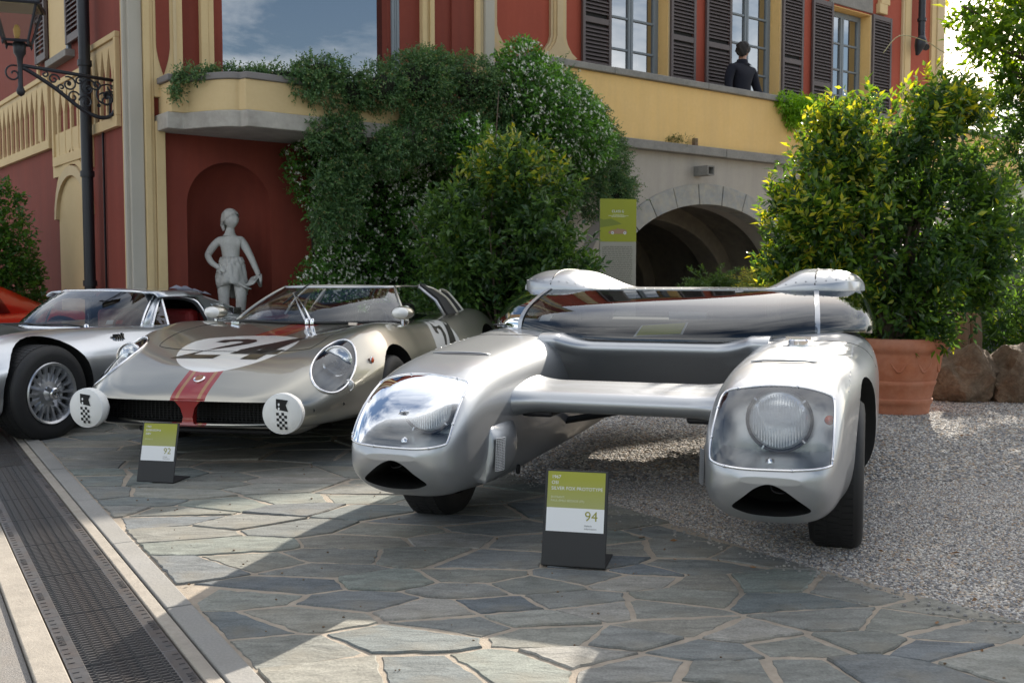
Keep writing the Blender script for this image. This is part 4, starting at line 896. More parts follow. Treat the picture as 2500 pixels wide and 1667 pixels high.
# cabin tub, seats, wheel, rear bulkhead
tubm = mat('cabin_trim', (.02, .02, .022), .7)
mk('cabin_floor', *prism([(-.98, .95), (-.7, .80), (.7, .80), (.98, .95), (1.0, 2.3), (-1.0, 2.3)], .842, .846), tubm, fox)
box('dash_top', -.46, .46, .64, .95, .775, .803, tubm, fox, .01)
for s in (1, -1):
    box('seat_back', s * .70 - .20, s * .70 + .20, 1.75, 1.88, .84, 1.0, black, fox, .04)
rw = [(-.95, 2.25, .80), (.95, 2.25, .80), (.92, 2.2, 1.033), (-.92, 2.2, 1.033)]
mk('rear_window', rw, [(0, 1, 2, 3)], carglass, fox)
mk('steering_wheel', *tube([(-.69 + .16 * math.cos(a), 1.12 + .05 * math.sin(a), .88 + .12 * math.sin(a)) for a in np.linspace(0, 6.2832, 33)], .009, 6, False), black, fox, smooth=True)
mk('mirror', *boxg(.0, .20, .98, 1.01, .885, .925), alloy, fox)
card = empty('number_card', (.506 + .02 * .945 + .70 * .328, 4.473 - .02 * .328 + .70 * .945, .806), -FPH, label='small green and white number card leaning inside the twin-hull windscreen', cat='card')
cg = mat('card_green', (.42, .43, .03), .6)
mk('card_sheet', [(-.15, 0, .0), (.10, .0, .015), (.12, .06, .075), (-.12, .06, .055)], [(0, 1, 2, 3)], white_print, card)
mk('card_print', [(-.135, -.002, .007), (.09, -.002, .020), (.108, .055, .073), (-.112, .055, .055)], [(0, 1, 2, 3)], cg, card)
st_ = mk('screen_sticker', [(-.66, .795, .875), (-.60, .79, .876), (-.59, .815, .905), (-.65, .82, .904)], [(0, 1, 2, 3)], white_print, fox)
# ------------------------------------------------------------------ lofted coupe / spyder bodies
def body_loft(T, vs_, n=44):
    """T: dict of station tables; half section runs centre-top -> fender crest -> flank -> floor, mirrored"""
    rings = []
    for v in vs_:
        g = {k: float(pch(v, T['v'], T[k])) for k in T if k != 'v'}
        w, hc, hf, uf, zs, zb = g['w'], g['hc'], g['hf'], g['uf'], g['zs'], g['zb']
        P = [(0, hc), (uf * .35, hc + (hf - hc) * .10 - .002), (uf * .68, hc + (hf - hc) * .55), (uf, hf), (uf + (w - uf) * .55, hf - (hf - zs) * .22), (w * .985, zs + (hf - zs) * .42), (w, zs), (w * .985, zb + (zs - zb) * .45), (w * .93, zb + (zs - zb) * .10), (w * .82, zb), (w * .4, zb), (0, zb)]
        half = crs(P, 4)
        rings.append([(p[0], v, p[1]) for p in half] + [(-p[0], v, p[1]) for p in half[-2:0:-1]])
    return loft(rings)
# ------------------------------------------------------------------ champagne race spyder, number 24
SPH = R(12.2)
spy = empty('race_car', (-1.594, 6.845, 0), -SPH, label='champagne silver race spyder with red stripe and number 24 on its bonnet', cat='car')
def champ_mat():
    m = mat('champagne_paint_with_livery', champagne_col, .33, .86, 1., .02); nt = m.node_tree; b = nt.nodes['Principled BSDF']
    tcn = nt.nodes.new('ShaderNodeTexCoord'); sx = nt.nodes.new('ShaderNodeSeparateXYZ'); nt.links.new(tcn.outputs['Object'], sx.inputs[0])
    def M(op, a, b_=None, c=None):
        n = nt.nodes.new('ShaderNodeMath'); n.operation = op
        for k, q in enumerate((a, b_, c)):
            if q is None: continue
            if isinstance(q, (int, float)): n.inputs[k].default_value = q
            else: nt.links.new(q, n.inputs[k])
        return n.outputs[0]
    X, Y, Z = sx.outputs; ax = M('ABSOLUTE', X)
    stripe = M('MULTIPLY', M('LESS_THAN', ax, .108), M('LESS_THAN', Y, .62))
    gl = M('MULTIPLY', M('COMPARE', ax, .069, .0105), M('LESS_THAN', Y, .62))
    ex = M('DIVIDE', X, .355); ey = M('DIVIDE', M('ADD', Y, .49), .43)
    rd = M('LESS_THAN', M('ADD', M('MULTIPLY', ex, ex), M('MULTIPLY', ey, ey)), 1.)
    top = M('GREATER_THAN', Z, .24)
    # side roundel
    sy = M('DIVIDE', M('SUBTRACT', Y, 1.35), .33); sz = M('DIVIDE', M('SUBTRACT', Z, .55), .25)
    sr = M('MULTIPLY', M('LESS_THAN', M('ADD', M('MULTIPLY', sy, sy), M('MULTIPLY', sz, sz)), 1.), M('GREATER_THAN', ax, .6))
    def mix(f, a, c):
        n = nt.nodes.new('ShaderNodeMix'); n.data_type = 'RGBA'; nt.links.new(f, n.inputs['Factor'])
        if isinstance(a, tuple): n.inputs['A'].default_value = (*a, 1)
        else: nt.links.new(a, n.inputs['A'])
        n.inputs['B'].default_value = (*c, 1); return n.outputs['Result']
    c = mix(M('MULTIPLY', stripe, top), champagne_col, (.30, .012, .010)); c = mix(M('MULTIPLY', gl, top), c, (.36, .17, .055)); c = mix(rd, c, (.80, .79, .76)); c = mix(sr, c, (.80, .79, .76))
    nt.links.new(c, b.inputs['Base Color'])
    anyp = M('MAXIMUM', M('MAXIMUM', M('MULTIPLY', stripe, top), rd), sr); nt.links.new(M('MULTIPLY', M('SUBTRACT', 1., anyp), .85), b.inputs['Metallic'])
    return m
champ = champ_mat()
ST = dict(v=[-1.135, -1.12, -1.07, -1.0, -.86, -.68, -.5, -.25, .1, .4, .65, 1.0, 1.5, 2.0, 2.5, 2.9, 3.2, 3.3],
  w=[.36, .48, .615, .70, .775, .825, .85, .875, .885, .875, .86, .845, .845, .87, .895, .87, .76, .66],
  hc=[.405, .430, .470, .512, .585, .638, .673, .705, .735, .762, .782, .79, .80, .81, .80, .76, .70, .64],
  hf=[.400, .422, .455, .490, .558, .640, .705, .770, .805, .795, .775, .765, .77, .805, .835, .80, .72, .65],
  uf=[.22, .32, .44, .53, .61, .655, .675, .69, .70, .70, .69, .68, .69, .70, .71, .69, .58, .48],
  zs=[.34, .345, .35, .36, .38, .40, .42, .44, .45, .45, .45, .45, .45, .46, .47, .48, .5, .5],
  zb=[.275, .265, .262, .262, .262, .258, .25, .235, .205, .20, .20, .20, .20, .20, .21, .25, .32, .38])
sv = np.concatenate([-1.135 + .135 * np.linspace(0, 1, 12) ** 1.6, np.linspace(-.975, 1.0, 56), np.linspace(1.06, 3.3, 34)])
lampin = mat('lamp_pocket_silver', (.16, .17, .18), .3, .7)
bo = mk('body', *body_loft(ST, sv), [champ, darkcav, lampin], spy); fixn(bo)
bvS = bvh_of(bo)
mouth = [(-.53, .275), (.53, .275), (.585, .30), (.60, .345), (.585, .39), (.54, .412), (-.54, .412), (-.585, .39), (-.60, .345), (-.585, .30)]
cuts = [prism(mouth, -1.5, -.80, 1)]
for s in (1, -1):
    cuts += [shift(cyl(.60 * s, 1.2 * s, 0, 0, .345), (0, 0, .33)), shift(cyl(.60 * s, 1.2 * s, 0, 0, .36), (0, 2.5, .34))]
cuts.append(prism([(-.50, .82), (.50, .82), (.54, 1.0), (.54, 1.75), (.48, 1.9), (-.48, 1.9), (-.54, 1.75), (-.54, 1.0)], .35, 1.2, 2))
# headlamp pockets: ellipse in a tilted frame
LAMPF = {}
for s in (1, -1):
    D_ = Vector((-s * .42, .66, -.62)).normalized(); A = Vector((s * .62, .55, .20)); A = (A - D_ * A.dot(D_)).normalized(); Bx = D_.cross(A) * 1.0
    if Bx.z < 0: Bx = -Bx
    # long axis climbs back and outwards
    Lx = (Bx * .74 + A * .67).normalized(); Sx = D_.cross(Lx).normalized()
    Pc = bvS.ray_cast(Vector((s * .690, -.655, .57)) - D_ * 1.0, D_)[0]
    poly = [(.258 * math.cos(a) + 0, .120 * math.sin(a) * (1 - .10 * math.cos(a))) for a in np.linspace(0, 2 * math.pi, 48, endpoint=False)]
    g = face_dir_cover(bvS, Pc, Lx, Sx, D_, poly, 8, .001); LAMPF[s] = (g, Pc, D_, Lx, Sx)
    r0 = [p - D_ * .3 for p in g[2]]; r1 = [p + D_ * .09 for p in g[2]]; cuts.append(loft([r0, r1]))
boolcut(bo, cuts); fixn(bo)
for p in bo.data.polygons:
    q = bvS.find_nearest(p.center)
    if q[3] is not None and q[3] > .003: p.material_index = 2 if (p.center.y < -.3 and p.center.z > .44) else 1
bo.data.shade_smooth(); bo.data.set_sharp_from_angle(angle=R(32)); wm = bo.modifiers.new('wn', 'WEIGHTED_NORMAL'); wm.keep_sharp = True
spylens = mat('silvered_headlamp_lens', (.62, .64, .66), .12, .75, 1.)
for s in (1, -1):
    g, Pc, D_, Lx, Sx = LAMPF[s]
    mk('lamp_cover', g[0], g[1], lampglass, spy, smooth=True)
    b_ = [p - D_ * .003 for p in g[2]]; mk('cover_rim', *tube(b_ + b_[:2], .0075, 6, False), chrome, spy, smooth=True)
    c = Pc + D_ * .07 + Lx * .06
    hl = empty('headlamp', c); hl.parent = spy; hl.rotation_euler = (0, 0, 0)
    fw = Vector((s * .10, -.97, .05)).normalized(); q = fw.to_track_quat('-Y', 'Z'); hl.rotation_mode = 'QUATERNION'; hl.rotation_quaternion = q
    mk('lens', *lathe([(.0008, -.030), (.03, -.028), (.06, -.020), (.085, .0), (.09, .02)], 32, 'y'), spylens, hl, smooth=True)
    mk('reflector_ring', *lathe([(.088, .02), (.096, .0), (.092, -.01), (.084, 0)], 32, 'y'), chrome, hl, smooth=True)
    wheel_parts(spy, s * .765, 0, .30, .30, .20, s); wheel_parts(spy, s * .76, 2.5, .31, .31, .24, s)
# 24 on the bonnet
def proj_top(bv, off): 
    def f(co):
        h = bv.ray_cast(Vector((co.x, co.y, 3)), Vector((0, 0, -1))); return h[0] + h[1] * off if h[0] is not None else co
    return f
numblk = mat('number_black', (.012, .011, .011), .35, 0, .8)
def digit_mesh(polys, M, name, parent, proj):
    b = bmesh.new()
    for poly in polys:
        vs2 = [b.verts.new((x, y, 0)) for x, y in poly]; b.faces.new(vs2)
    for ax in (0, 1):
        for q in np.arange(-1, 1, .045):
            pl = Vector((0, 0, 0)); pl[ax] = q; no = Vector((0, 0, 0)); no[ax] = 1; bmesh.ops.bisect_plane(b, geom=b.verts[:] + b.edges[:] + b.faces[:], plane_co=pl, plane_no=no)
    me = bpy.data.meshes.new(name); b.to_mesh(me); b.free(); me.transform(M)
    for v in me.vertices: v.co = proj(v.co)
    return mo(name, me, numblk, parent)
two = [[(-.02, -.17), (.245, -.17), (.235, -.115), (.10, -.115)], ]
# bold italic 2 as a ribbon of quads, 4 as three bars
def ribbon(pts, wl, wr): return [[pts[i][0:2], pts[i][2:4], pts[i + 1][2:4], pts[i + 1][0:2]] for i in range(len(pts) - 1)]
R2 = [(-.175, .085, -.115, .075), (-.155, .13, -.10, .105), (-.105, .160, -.075, .115), (-.045, .172, -.050, .115), (.015, .158, -.022, .100), (.045, .115, -.025, .078), (.032, .062, -.050, .045), (-.035, -.005, -.105, -.030), (-.16, -.09, -.16, -.125), (-.21, -.135, -.255, -.17)]
d2 = ribbon(R2, 0, 0) + [[(-.255, -.17), (-.02, -.17), (-.005, -.125), (-.20, -.125)]]
d4 = [[(.085, -.17), (.175, -.17), (.265, .17), (.175, .17)], [(.185, .17), (.255, .17), (.095, -.055), (.005, -.055)], [(-.012, -.108), (.245, -.108), (.258, -.050), (.02, -.050)]]
digit_mesh(d2, Matrix.Translation((-.02, -.49, 0)) @ Matrix.Diagonal((1.2, 1.5, 1, 1)), 'bonnet_number_two', spy, proj_top(bvS, .0018))
digit_mesh(d4, Matrix.Translation((.03, -.49, 0)) @ Matrix.Diagonal((1.2, 1.5, 1, 1)), 'bonnet_number_four', spy, proj_top(bvS, .0024))
def proj_side(co):
    h = bvS.ray_cast(Vector((3, co.y, co.z)), Vector((-1, 0, 0))); return h[0] + h[1] * .002 if h[0] is not None else co
Ms = Matrix.Translation((0, 1.35, .60)) @ Matrix(((0, 0, 1, 0), (1, 0, 0, 0), (0, 1, 0, 0), (0, 0, 0, 1)))
digit_mesh(d2, Ms, 'door_number_two', spy, proj_side); digit_mesh(d4, Ms, 'door_number_four', spy, proj_side)
# bonnet panel line, badge, nose strut, mouth mesh
def surf(u, v, off=.001): h = bvS.ray_cast(Vector((u, v, 3)), Vector((0, 0, -1))); return h[0] + h[1] * off
seam = mat('panel_gap', (.02, .02, .02), .8)
line = [surf(u, v) for u, v in crs([(-.52, .35), (-.53, 0), (-.535, -.3), (-.52, -.52), (-.46, -.58), (-.2, -.60), (0, -.605), (.2, -.60), (.46, -.58), (.52, -.52), (.535, -.3), (.53, 0), (.52, .35)], 5)]
mk('bonnet_gap', *tube(line, .0022, 4), seam, spy)
P = surf(0, -.985, .002); N_ = (surf(.0, -.975) - surf(0, -.995)).cross(Vector((-1, 0, 0))).normalized()
bd = empty('badge', P); bd.parent = spy; bd.rotation_mode = 'QUATERNION'; bd.rotation_quaternion = (N_ if N_.z > 0 else -N_).to_track_quat('Z', 'Y')
mk('badge_disc', *lathe([(.034, 0), (.034, .005), (.030, .007), (.0, .007)], 24), chrome, bd, smooth=True, sharp=40); mk('badge_centre', *lathe([(.024, .0072), (.022, .009), (.0, .009)], 20), mat('badge_red', (.3, .12, .06), .4), bd)
redgloss = mat('red_stripe_gloss', (.30, .012, .010), .3, 0, 1.)
strut = [[(-.105, -1.128, .424), (.105, -1.128, .424), (.105, -1.09, .43), (-.105, -1.09, .43)], [(-.075, -1.126, .405), (.07, -1.126, .405), (.06, -1.07, .41), (-.06, -1.07, .41)], [(-.045, -1.124, .37), (.042, -1.124, .37), (.03, -1.07, .37), (-.03, -1.07, .37)], [(-.030, -1.122, .32), (.028, -1.122, .32), (.025, -1.07, .32), (-.025, -1.07, .32)], [(-.038, -1.126, .285), (.036, -1.126, .285), (.03, -1.08, .285), (-.03, -1.08, .285)], [(-.075, -1.13, .27), (.075, -1.13, .27), (.07, -1.08, .262), (-.07, -1.08, .262)]]
o = mk('nose_strut', *loft(strut), redgloss, spy, smooth=True, sharp=50); fixn(o)
meshm = mat('black_wire_mesh', (.008, .008, .008), .6)
mb = MB()
for k in range(46): x = -.56 + 1.12 * k / 45; mb.box(x - .002, x + .002, -.985, -.981, .28, .41)
for k in range(9): z = .285 + .014 * k; mb.box(-.57, .57, -.986, -.982, z - .0018, z + .0018)
mb.build('grille_mesh', meshm, spy, kind='stuff')
mk('lip_bar', *tube([(x, -1.105 + .16 * (abs(x) / .56) ** 2.6, .274) for x in np.linspace(-.54, .54, 25)], .012, 8), champ, spy, smooth=True)
mk('lip_bar', *tube([(x, -1.118 + .17 * (abs(x) / .56) ** 2.6, .418 - .004 * (abs(x) / .56)) for x in np.linspace(-.56, .56, 25)], .006, 8), champ, spy, smooth=True)
# under-nose scoops
for s in (1, -1):
    rr = []
    for v, k in ((-.98, .4), (-.9, 1), (-.7, 1), (-.45, .6)): rr.append([(s * .50 + .13 * k * math.cos(a), v, .265 - .065 * k * math.sin(a) * (1 if a < math.pi else .0)) for a in np.linspace(0, 2 * math.pi, 20, endpoint=False)])
    o = mk('belly_scoop', *loft(rr), champ, spy, smooth=True, sharp=60); fixn(o)
box('front_crossmember', -.42, .42, -.95, -.75, .205, .235, darkmetal, spy, .01)
# white-covered driving lamps
fl_b = mat('flag_black', (.012, .012, .012), .8)
for s in (1, -1):
    dl = empty('driving_lamp', (s * .60, -1.16, .362)); dl.parent = spy; dl.rotation_euler = (0, 0, R(4 if s > 0 else -4))
    V, F = lathe([(.06, .055), (.09, .052), (.106, .042), (.113, .018), (.114, -.01), (.111, -.022), (.106, -.028), (.05, -.034), (.0008, -.035)], 44, 'y')
    V = [(x, y + .0025 * math.sin(9 * math.atan2(x, z)) * (1 if y > 0 else 0), z) for x, y, z in V]; V = [(x * (1 + (.022 * math.sin(22 * math.atan2(x, z)) if .01 < y < .05 else 0)), y, z * (1 + (.022 * math.sin(22 * math.atan2(x, z)) if .01 < y < .05 else 0))) for x, y, z in V]
    mk('cloth_cover', V, F, whitem, dl, smooth=True, sharp=70)
    mk('cover_piping', *tube([(.109 * math.sin(a), -.024, .109 * math.cos(a)) for a in np.linspace(0, 6.2832, 41)], .003, 5, False), white_print, dl, smooth=True)
    mb = MB(); yp = -.0365
    fl = [(x * 1.15, z * 1.12) for x, z in ((-.026, .075), (.034, .068), (.022, .045), (.034, .012), (-.020, .022), (-.026, .03))]
    mk('printed_flag', [(x, yp, z) for x, z in fl], [tuple(range(len(fl)))], fl_b, dl)
    for zz in (.030, .053): mk('printed_oval', [(-.014 + .0055 * math.cos(a), yp - .0006, zz + .008 * math.sin(a)) for a in np.linspace(0, 6.28, 14, endpoint=False)], [tuple(range(14))], white_print, dl)
    k = 0
    for i in range(6):
        for j in range(4):
            if (i + j) % 2 == 0: x = -.030 + j * .0150 + (i * .0008); z = .009 - i * .0155; mb.add([(x, yp, z), (x + .0150, yp, z - .001), (x + .0158, yp, z - .0165), (x + .0008, yp, z - .0155)], [(0, 1, 2, 3)])
    mb.build('printed_chequers', fl_b, dl, kind='stuff')
    mk('lamp_bracket', *tube([(0, .06, 0), (-s * .03, .26, -.02)], .012, 6), darkmetal, dl)
# side lamps, indicator
sl_ = empty('side_lamp', (.80, -.70, .475)); sl_.parent = spy; sl_.rotation_euler = (0, 0, R(14))
mk('pod', *lathe([(.0008, .13), (.022, .10), (.032, .05), (.035, 0), (.033, -.012)], 22, 'y'), champ, sl_, smooth=True); mk('bezel', *lathe([(.034, -.008), (.036, -.016), (.031, -.02), (.028, -.016)], 22, 'y'), chrome, sl_, smooth=True)
mk('lens', *lathe([(.030, -.014), (.024, -.024), (.012, -.032), (.0008, -.034)], 22, 'y'), mat('clear_ribbed_lens', (.55, .55, .53), .15, .3, 1.), sl_, smooth=True)
h = bvS.ray_cast(Vector((2, -.40, .60)), Vector((-1, 0, 0)))[0]
ind = empty('indicator', h + Vector((.004, 0, 0))); ind.parent = spy
mk('lens', *lathe([(.020, .0), (.016, .012), (.0008, .018)], 18, 'x'), orange, ind, smooth=True); mk('bezel', *lathe([(.020, -.002), (.024, -.002), (.024, .005), (.020, .006)], 18, 'x'), chrome, ind, smooth=True)
# windscreen
WB = crs([(0, .52, .782), (.25, .545, .785), (.45, .60, .788), (.60, .69, .785), (.675, .80, .782)], 4); WT = crs([(0, .98, 1.034), (.18, .995, 1.034), (.31, 1.03, 1.034), (.40, 1.09, 1.034), (.45, 1.18, 1.034)], 4)
def ws(i, q, s): p = WB[i] + (WT[i] - WB[i]) * q; return (s * p[0], p[1] - .03 * 4 * q * (1 - q), p[2] + .012 * 4 * q * (1 - q))
n_ = len(WB)
rows = [[ws(i, q, -1) for i in range(n_ - 1, 0, -1)] + [ws(i, q, 1) for i in range(n_)] for q in np.linspace(0, 1, 9)]
mk('windscreen', *loft(rows, False, False), clearglass, spy, smooth=True)
mk('screen_seal', *tube([np.array(p) + np.array([0, -.01, .0]) for p in rows[0]], .012, 6), black, spy, smooth=True)
mk('screen_frame', *tube(rows[-1], .009, 6), alloy, spy, smooth=True)
for s in (1, -1): mk('screen_pillar', *tube([ws(n_ - 1, q, s) for q in np.linspace(0, 1, 9)], [.016 - .004 * q for q in np.linspace(0, 1, 9)], 8), champ, spy, smooth=True)
# roof skin, side windows, rear hoop, sails
rf = [[(u * (.46 + .02 * k), 1.0 + .2 * abs(u) ** 3 + (1.72 - 1.0 - .2 * abs(u) ** 3) * k, 1.040 + .010 * (1 - u * u) + .006 * math.sin(k * 3)) for u in np.linspace(-1, 1, 17)] for k in np.linspace(0, 1, 7)]
o = mk('roof_panel', *loft(rf, False, False), champ, spy, smooth=True); md = o.modifiers.new('s', 'SOLIDIFY'); md.thickness = .012
for s in (1, -1):
    sw = [[(s * .675, .82, .785), (s * .70, 1.70, .80)], [(s * .60, .96, .90), (s * .62, 1.72, .92)], [(s * .46, 1.18, 1.03), (s * .48, 1.70, 1.035)]]
    mk('side_window', *loft(sw, False, False), clearglass, spy, smooth=True)
    mk('window_frame', *tube([(s * .70, 1.70, .80), (s * .62, 1.72, .92), (s * .48, 1.70, 1.035)], .011, 6), alloy, spy, smooth=True)
    o = mk('rear_pillar', *loft([[(s * .70, 1.74, .80), (s * .62, 1.74, .93), (s * .48, 1.71, 1.04)], [(s * .71, 1.98, .80), (s * .63, 1.92, .93), (s * .48, 1.84, 1.04)]], False, False), black, spy); md = o.modifiers.new('s', 'SOLIDIFY'); md.thickness = .02
    mk('rear_sail', *tube(crs([(s * .47, 1.74, 1.035), (s * .54, 1.88, 1.01), (s * .63, 1.99, .93), (s * .71, 2.06, .80)], 5), .020, 8), champ, spy, smooth=True)
    # air scoop behind the pillar
    mk('scoop_lip', *tube(crs([(s * .62, 2.05, .82), (s * .56, 2.10, .93), (s * .53, 2.16, 1.0), (s * .57, 2.24, .98), (s * .65, 2.28, .88), (s * .70, 2.3, .81)], 5), .014, 8), champ, spy, smooth=True)
    o = mk('scoop_inside', [(s * .62, 2.06, .82), (s * .56, 2.11, .93), (s * .54, 2.17, .99), (s * .58, 2.23, .97), (s * .65, 2.27, .88), (s * .70, 2.28, .81)], [(0, 1, 2, 3, 4, 5)], darkcav, spy)
    # mirrors
mir = empty('wing_mirror', (.74, .50, .79)); mir.parent = spy
V, F = lathe([(.0008, -.11), (.03, -.10), (.052, -.06), (.060, -.01), (.058, .04), (.050, .06)], 24, 'y'); mk('shell', [(x * 1.25, y, z * .8 + .07) for x, y, z in V], F, champ, mir, smooth=True); mk('glass', *shift(lathe([(.05, .06), (.0008, .06)], 20, 'y'), (0, 0, .07)), chrome, mir); mk('stalk', *tube([(0, 0, -.02), (0, 0, .04)], .012, 8), chrome, mir)
mir2 = copytree(mir, spy); mir2.location = (-.70, .52, .785)
# wipers, catches
for k, (u, a) in enumerate(((.02, 0), (.06, .05))):
    wpr = empty('wiper', (u, .50, .785)); wpr.parent = spy
    mk('arm', *tube([(0, 0, 0), (-.02, .0, .03), (-.10, .10, .10), (-.22, .26 - k * .03, .21 - k * .02)], [.010, .009, .006, .004], 6), chrome if k else alloy, wpr, smooth=True)
    mk('pivot', *lathe([(.016, -.01), (.016, .02), (.010, .03), (.0, .03)], 14), chrome, wpr, smooth=True)
    mk('blade', *tube([(-.26, .17, .13), (-.20, .27, .21), (-.13, .36, .275)] if k == 0 else [(-.29, .19, .14), (-.22, .28, .215)], .006, 5), black, wpr, smooth=True)
for s in (1, -1):
    P = surf(s * .44, .32, .004); c = empty('bonnet_catch', P); c.parent = spy; mk('catch_body', *boxg(-.03, .03, -.012, .012, 0, .018), chrome, c); mk('catch_strap', *boxg(.03 if s > 0 else -.08, .08 if s > 0 else -.03, -.008, .008, 0, .008), mat('tan_leather_%d' % s, (.16, .05, .03), .6), c)
# cockpit: seats, wheel, dash
box('dash', -.5, .5, .80, .95, .60, .765, tubm, spy, .02)
for s in (1, -1): box('seat_back', s * .25 - .19, s * .25 + .19, 1.62, 1.78, .40, .90, black, spy, .05)
mk('steering_wheel', *tube([(.26 + .17 * math.cos(a), 1.04 + .05 * math.sin(a), .76 + .16 * math.sin(a)) for a in np.linspace(0, 6.2832, 33)], .010, 6, False), black, spy, smooth=True)
for k, (u, z) in enumerate(((.705, .36), (.80, .375))): 
    h = bvS.ray_cast(Vector((u, -3, z)), Vector((0, 1, 0)))[0]; mk('bolt_hole', *lathe([(.009, -.002), (.001, -.003)], 10, 'y'), seam, spy, loc=h)
# ------------------------------------------------------------------ silver fastback coupe
BPH = R(22)
gt = empty('fastback_coupe', (-3.93, 7.227, 0), -BPH, label='silver grey fastback coupe with red cabin beside the race spyder', cat='car')
BT = dict(v=[-.88, -.85, -.75, -.55, -.3, 0, .3, .6, .9, 1.2, 1.6, 2.0, 2.4, 2.8, 3.1, 3.2],
  w=[.45, .58, .72, .81, .86, .885, .88, .865, .855, .85, .85, .865, .89, .87, .80, .72],
  hc=[.44, .48, .53, .58, .63, .665, .685, .70, .715, .72, .72, .72, .72, .72, .68, .62],
  hf=[.44, .475, .54, .62, .69, .735, .745, .74, .735, .725, .725, .735, .755, .74, .68, .62],
  uf=[.3, .38, .5, .58, .62, .64, .66, .68, .69, .70, .70, .70, .70, .66, .58, .5],
  zs=[.36, .36, .37, .39, .41, .43, .43, .43, .43, .43, .43, .44, .45, .47, .48, .48],
  zb=[.32, .28, .24, .21, .19, .17, .165, .16, .16, .16, .16, .16, .17, .20, .28, .36])
bb = mk('body', *body_loft(BT, np.concatenate([np.linspace(-.88, -.5, 12), np.linspace(-.45, 3.2, 60)])), [bizz_silver, darkcav], gt); fixn(bb); bvB = bvh_of(bb)
cuts = []
for s in (1, -1): cuts += [shift(cyl(.55 * s, 1.2 * s, 0, 0, .375), (0, .01, .335)), shift(cyl(.55 * s, 1.2 * s, 0, 0, .365), (0, 2.35, .335))]
boolcut(bb, cuts); fixn(bb)
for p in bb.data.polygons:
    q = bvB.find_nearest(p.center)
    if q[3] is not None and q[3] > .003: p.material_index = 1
bb.data.shade_smooth(); bb.data.set_sharp_from_angle(angle=R(32)); wm = bb.modifiers.new('wn', 'WEIGHTED_NORMAL'); wm.keep_sharp = True
for s in (1, -1):
    for v in (0, 2.35):
        wh, rim = wheel_parts(gt, s * .78, v, .325, .325, .225, s, rimR=.205, deep=.055)
        if v == 0:
            x0 = s * .055
            sm2 = None
            for k in range(18):
                if sm2 is None:
                    V, F = loft([[(s * .040, .055, -.009), (s * .066, .055, -.006), (s * .066, .055, .006), (s * .040, .055, .009)], [(s * .045, .12, -.013), (s * .084, .12, -.007), (s * .084, .12, .007), (s * .045, .12, .013)], [(s * .05, .185, -.020), (s * .094, .188, -.010), (s * .094, .188, .010), (s * .05, .185, .020)]])
                    q = mk('spoke', V, F, alloy, wh); fixn(q); sm2 = q.data
                else: q = mo('spoke', sm2, None, wh)
                q.rotation_euler = (2 * math.pi * k / 18, 0, 0)
            wm_ = None
            for k in range(18):
                a = 2 * math.pi * (k + .5) / 18
                if wm_ is None: q = mk('rim_window', *boxg(s * .062 if s > 0 else -.066, s * .066 if s > 0 else -.062, .138, .172, -.015, .015), darkcav, wh); wm_ = q.data
                else: q = mo('rim_window', wm_, None, wh)
                q.rotation_euler = (a, 0, 0)
            mk('hub_cone', *lathe([(.075, s * .055), (.06, s * .075), (.045, s * .10), (.040, s * .115)], 24, 'x'), alloy, wh, smooth=True)
            mk('hub_nut', *lathe([(.040, s * .11), (.044, s * .12), (.040, s * .135), (.026, s * .142), (.022, s * .138), (.0008, s * .138)], 24, 'x'), chrome, wh, smooth=True)
            for k in range(3): mk('nut_ear', *boxg(min(s * .118, s * .134), max(s * .118, s * .134), .03, .085, -.012, .012), chrome, wh, rot=(k * 2.094 + .5, 0, 0))
# greenhouse
def gh(v_list):
    rings = []
    for v, z, wt, wb, zb_ in v_list:
        P = crs([(-wb, zb_), (-wb * .97, zb_ + (z - zb_) * .35), (-wt * 1.06, zb_ + (z - zb_) * .78), (-wt * .86, z - .012), (-wt * .45, z), (0, z + .006), (wt * .45, z), (wt * .86, z - .012), (wt * 1.06, zb_ + (z - zb_) * .78), (wb * .97, zb_ + (z - zb_) * .35), (wb, zb_)], 4)
        rings.append([(p[0], v, p[1]) for p in P])
    return rings
roofr = gh([(1.42, 1.005, .50, .66, .93), (1.5, 1.014, .51, .66, .9), (1.7, 1.016, .515, .67, .85)])
rings = gh([(1.38, 1.0, .50, .60, .955), (1.5, 1.012, .51, .60, .955), (1.7, 1.016, .515, .605, .955), (1.92, 1.006, .51, .61, .95)])
o = mk('roof', *loft(rings, False, False), bizz_silver, gt, smooth=True); md = o.modifiers.new('s', 'SOLIDIFY'); md.thickness = .015
rings = gh([(1.90, 1.007, .51, .665, .70), (2.05, .985, .50, .67, .70), (2.3, .93, .47, .67, .70), (2.6, .86, .43, .66, .68), (2.9, .79, .38, .6, .66), (3.12, .72, .34, .5, .62)])
o = mk('fastback', *loft(rings, False, False), bizz_silver, gt, smooth=True)
GB = crs([(0, .86, .715), (.25, .875, .718), (.45, .94, .72), (.57, 1.04, .722), (.625, 1.15, .722)], 4); GT = crs([(0, 1.33, 1.0), (.2, 1.335, .999), (.36, 1.36, .995), (.45, 1.40, .985), (.50, 1.46, .97)], 4)
def gw(i, q, s): p = GB[i] + (GT[i] - GB[i]) * q; return (s * p[0], p[1] - .02 * 4 * q * (1 - q), p[2] + .014 * 4 * q * (1 - q))
n_ = len(GB); rows = [[gw(i, q, -1) for i in range(n_ - 1, 0, -1)] + [gw(i, q, 1) for i in range(n_)] for q in np.linspace(0, 1, 8)]
mk('windscreen', *loft(rows, False, False), carglass, gt, smooth=True)
for r_, nm in ((rows[0], 'chrome_surround'), (rows[-1], 'chrome_surround')): mk(nm, *tube(r_, .009, 6), chrome, gt, smooth=True)
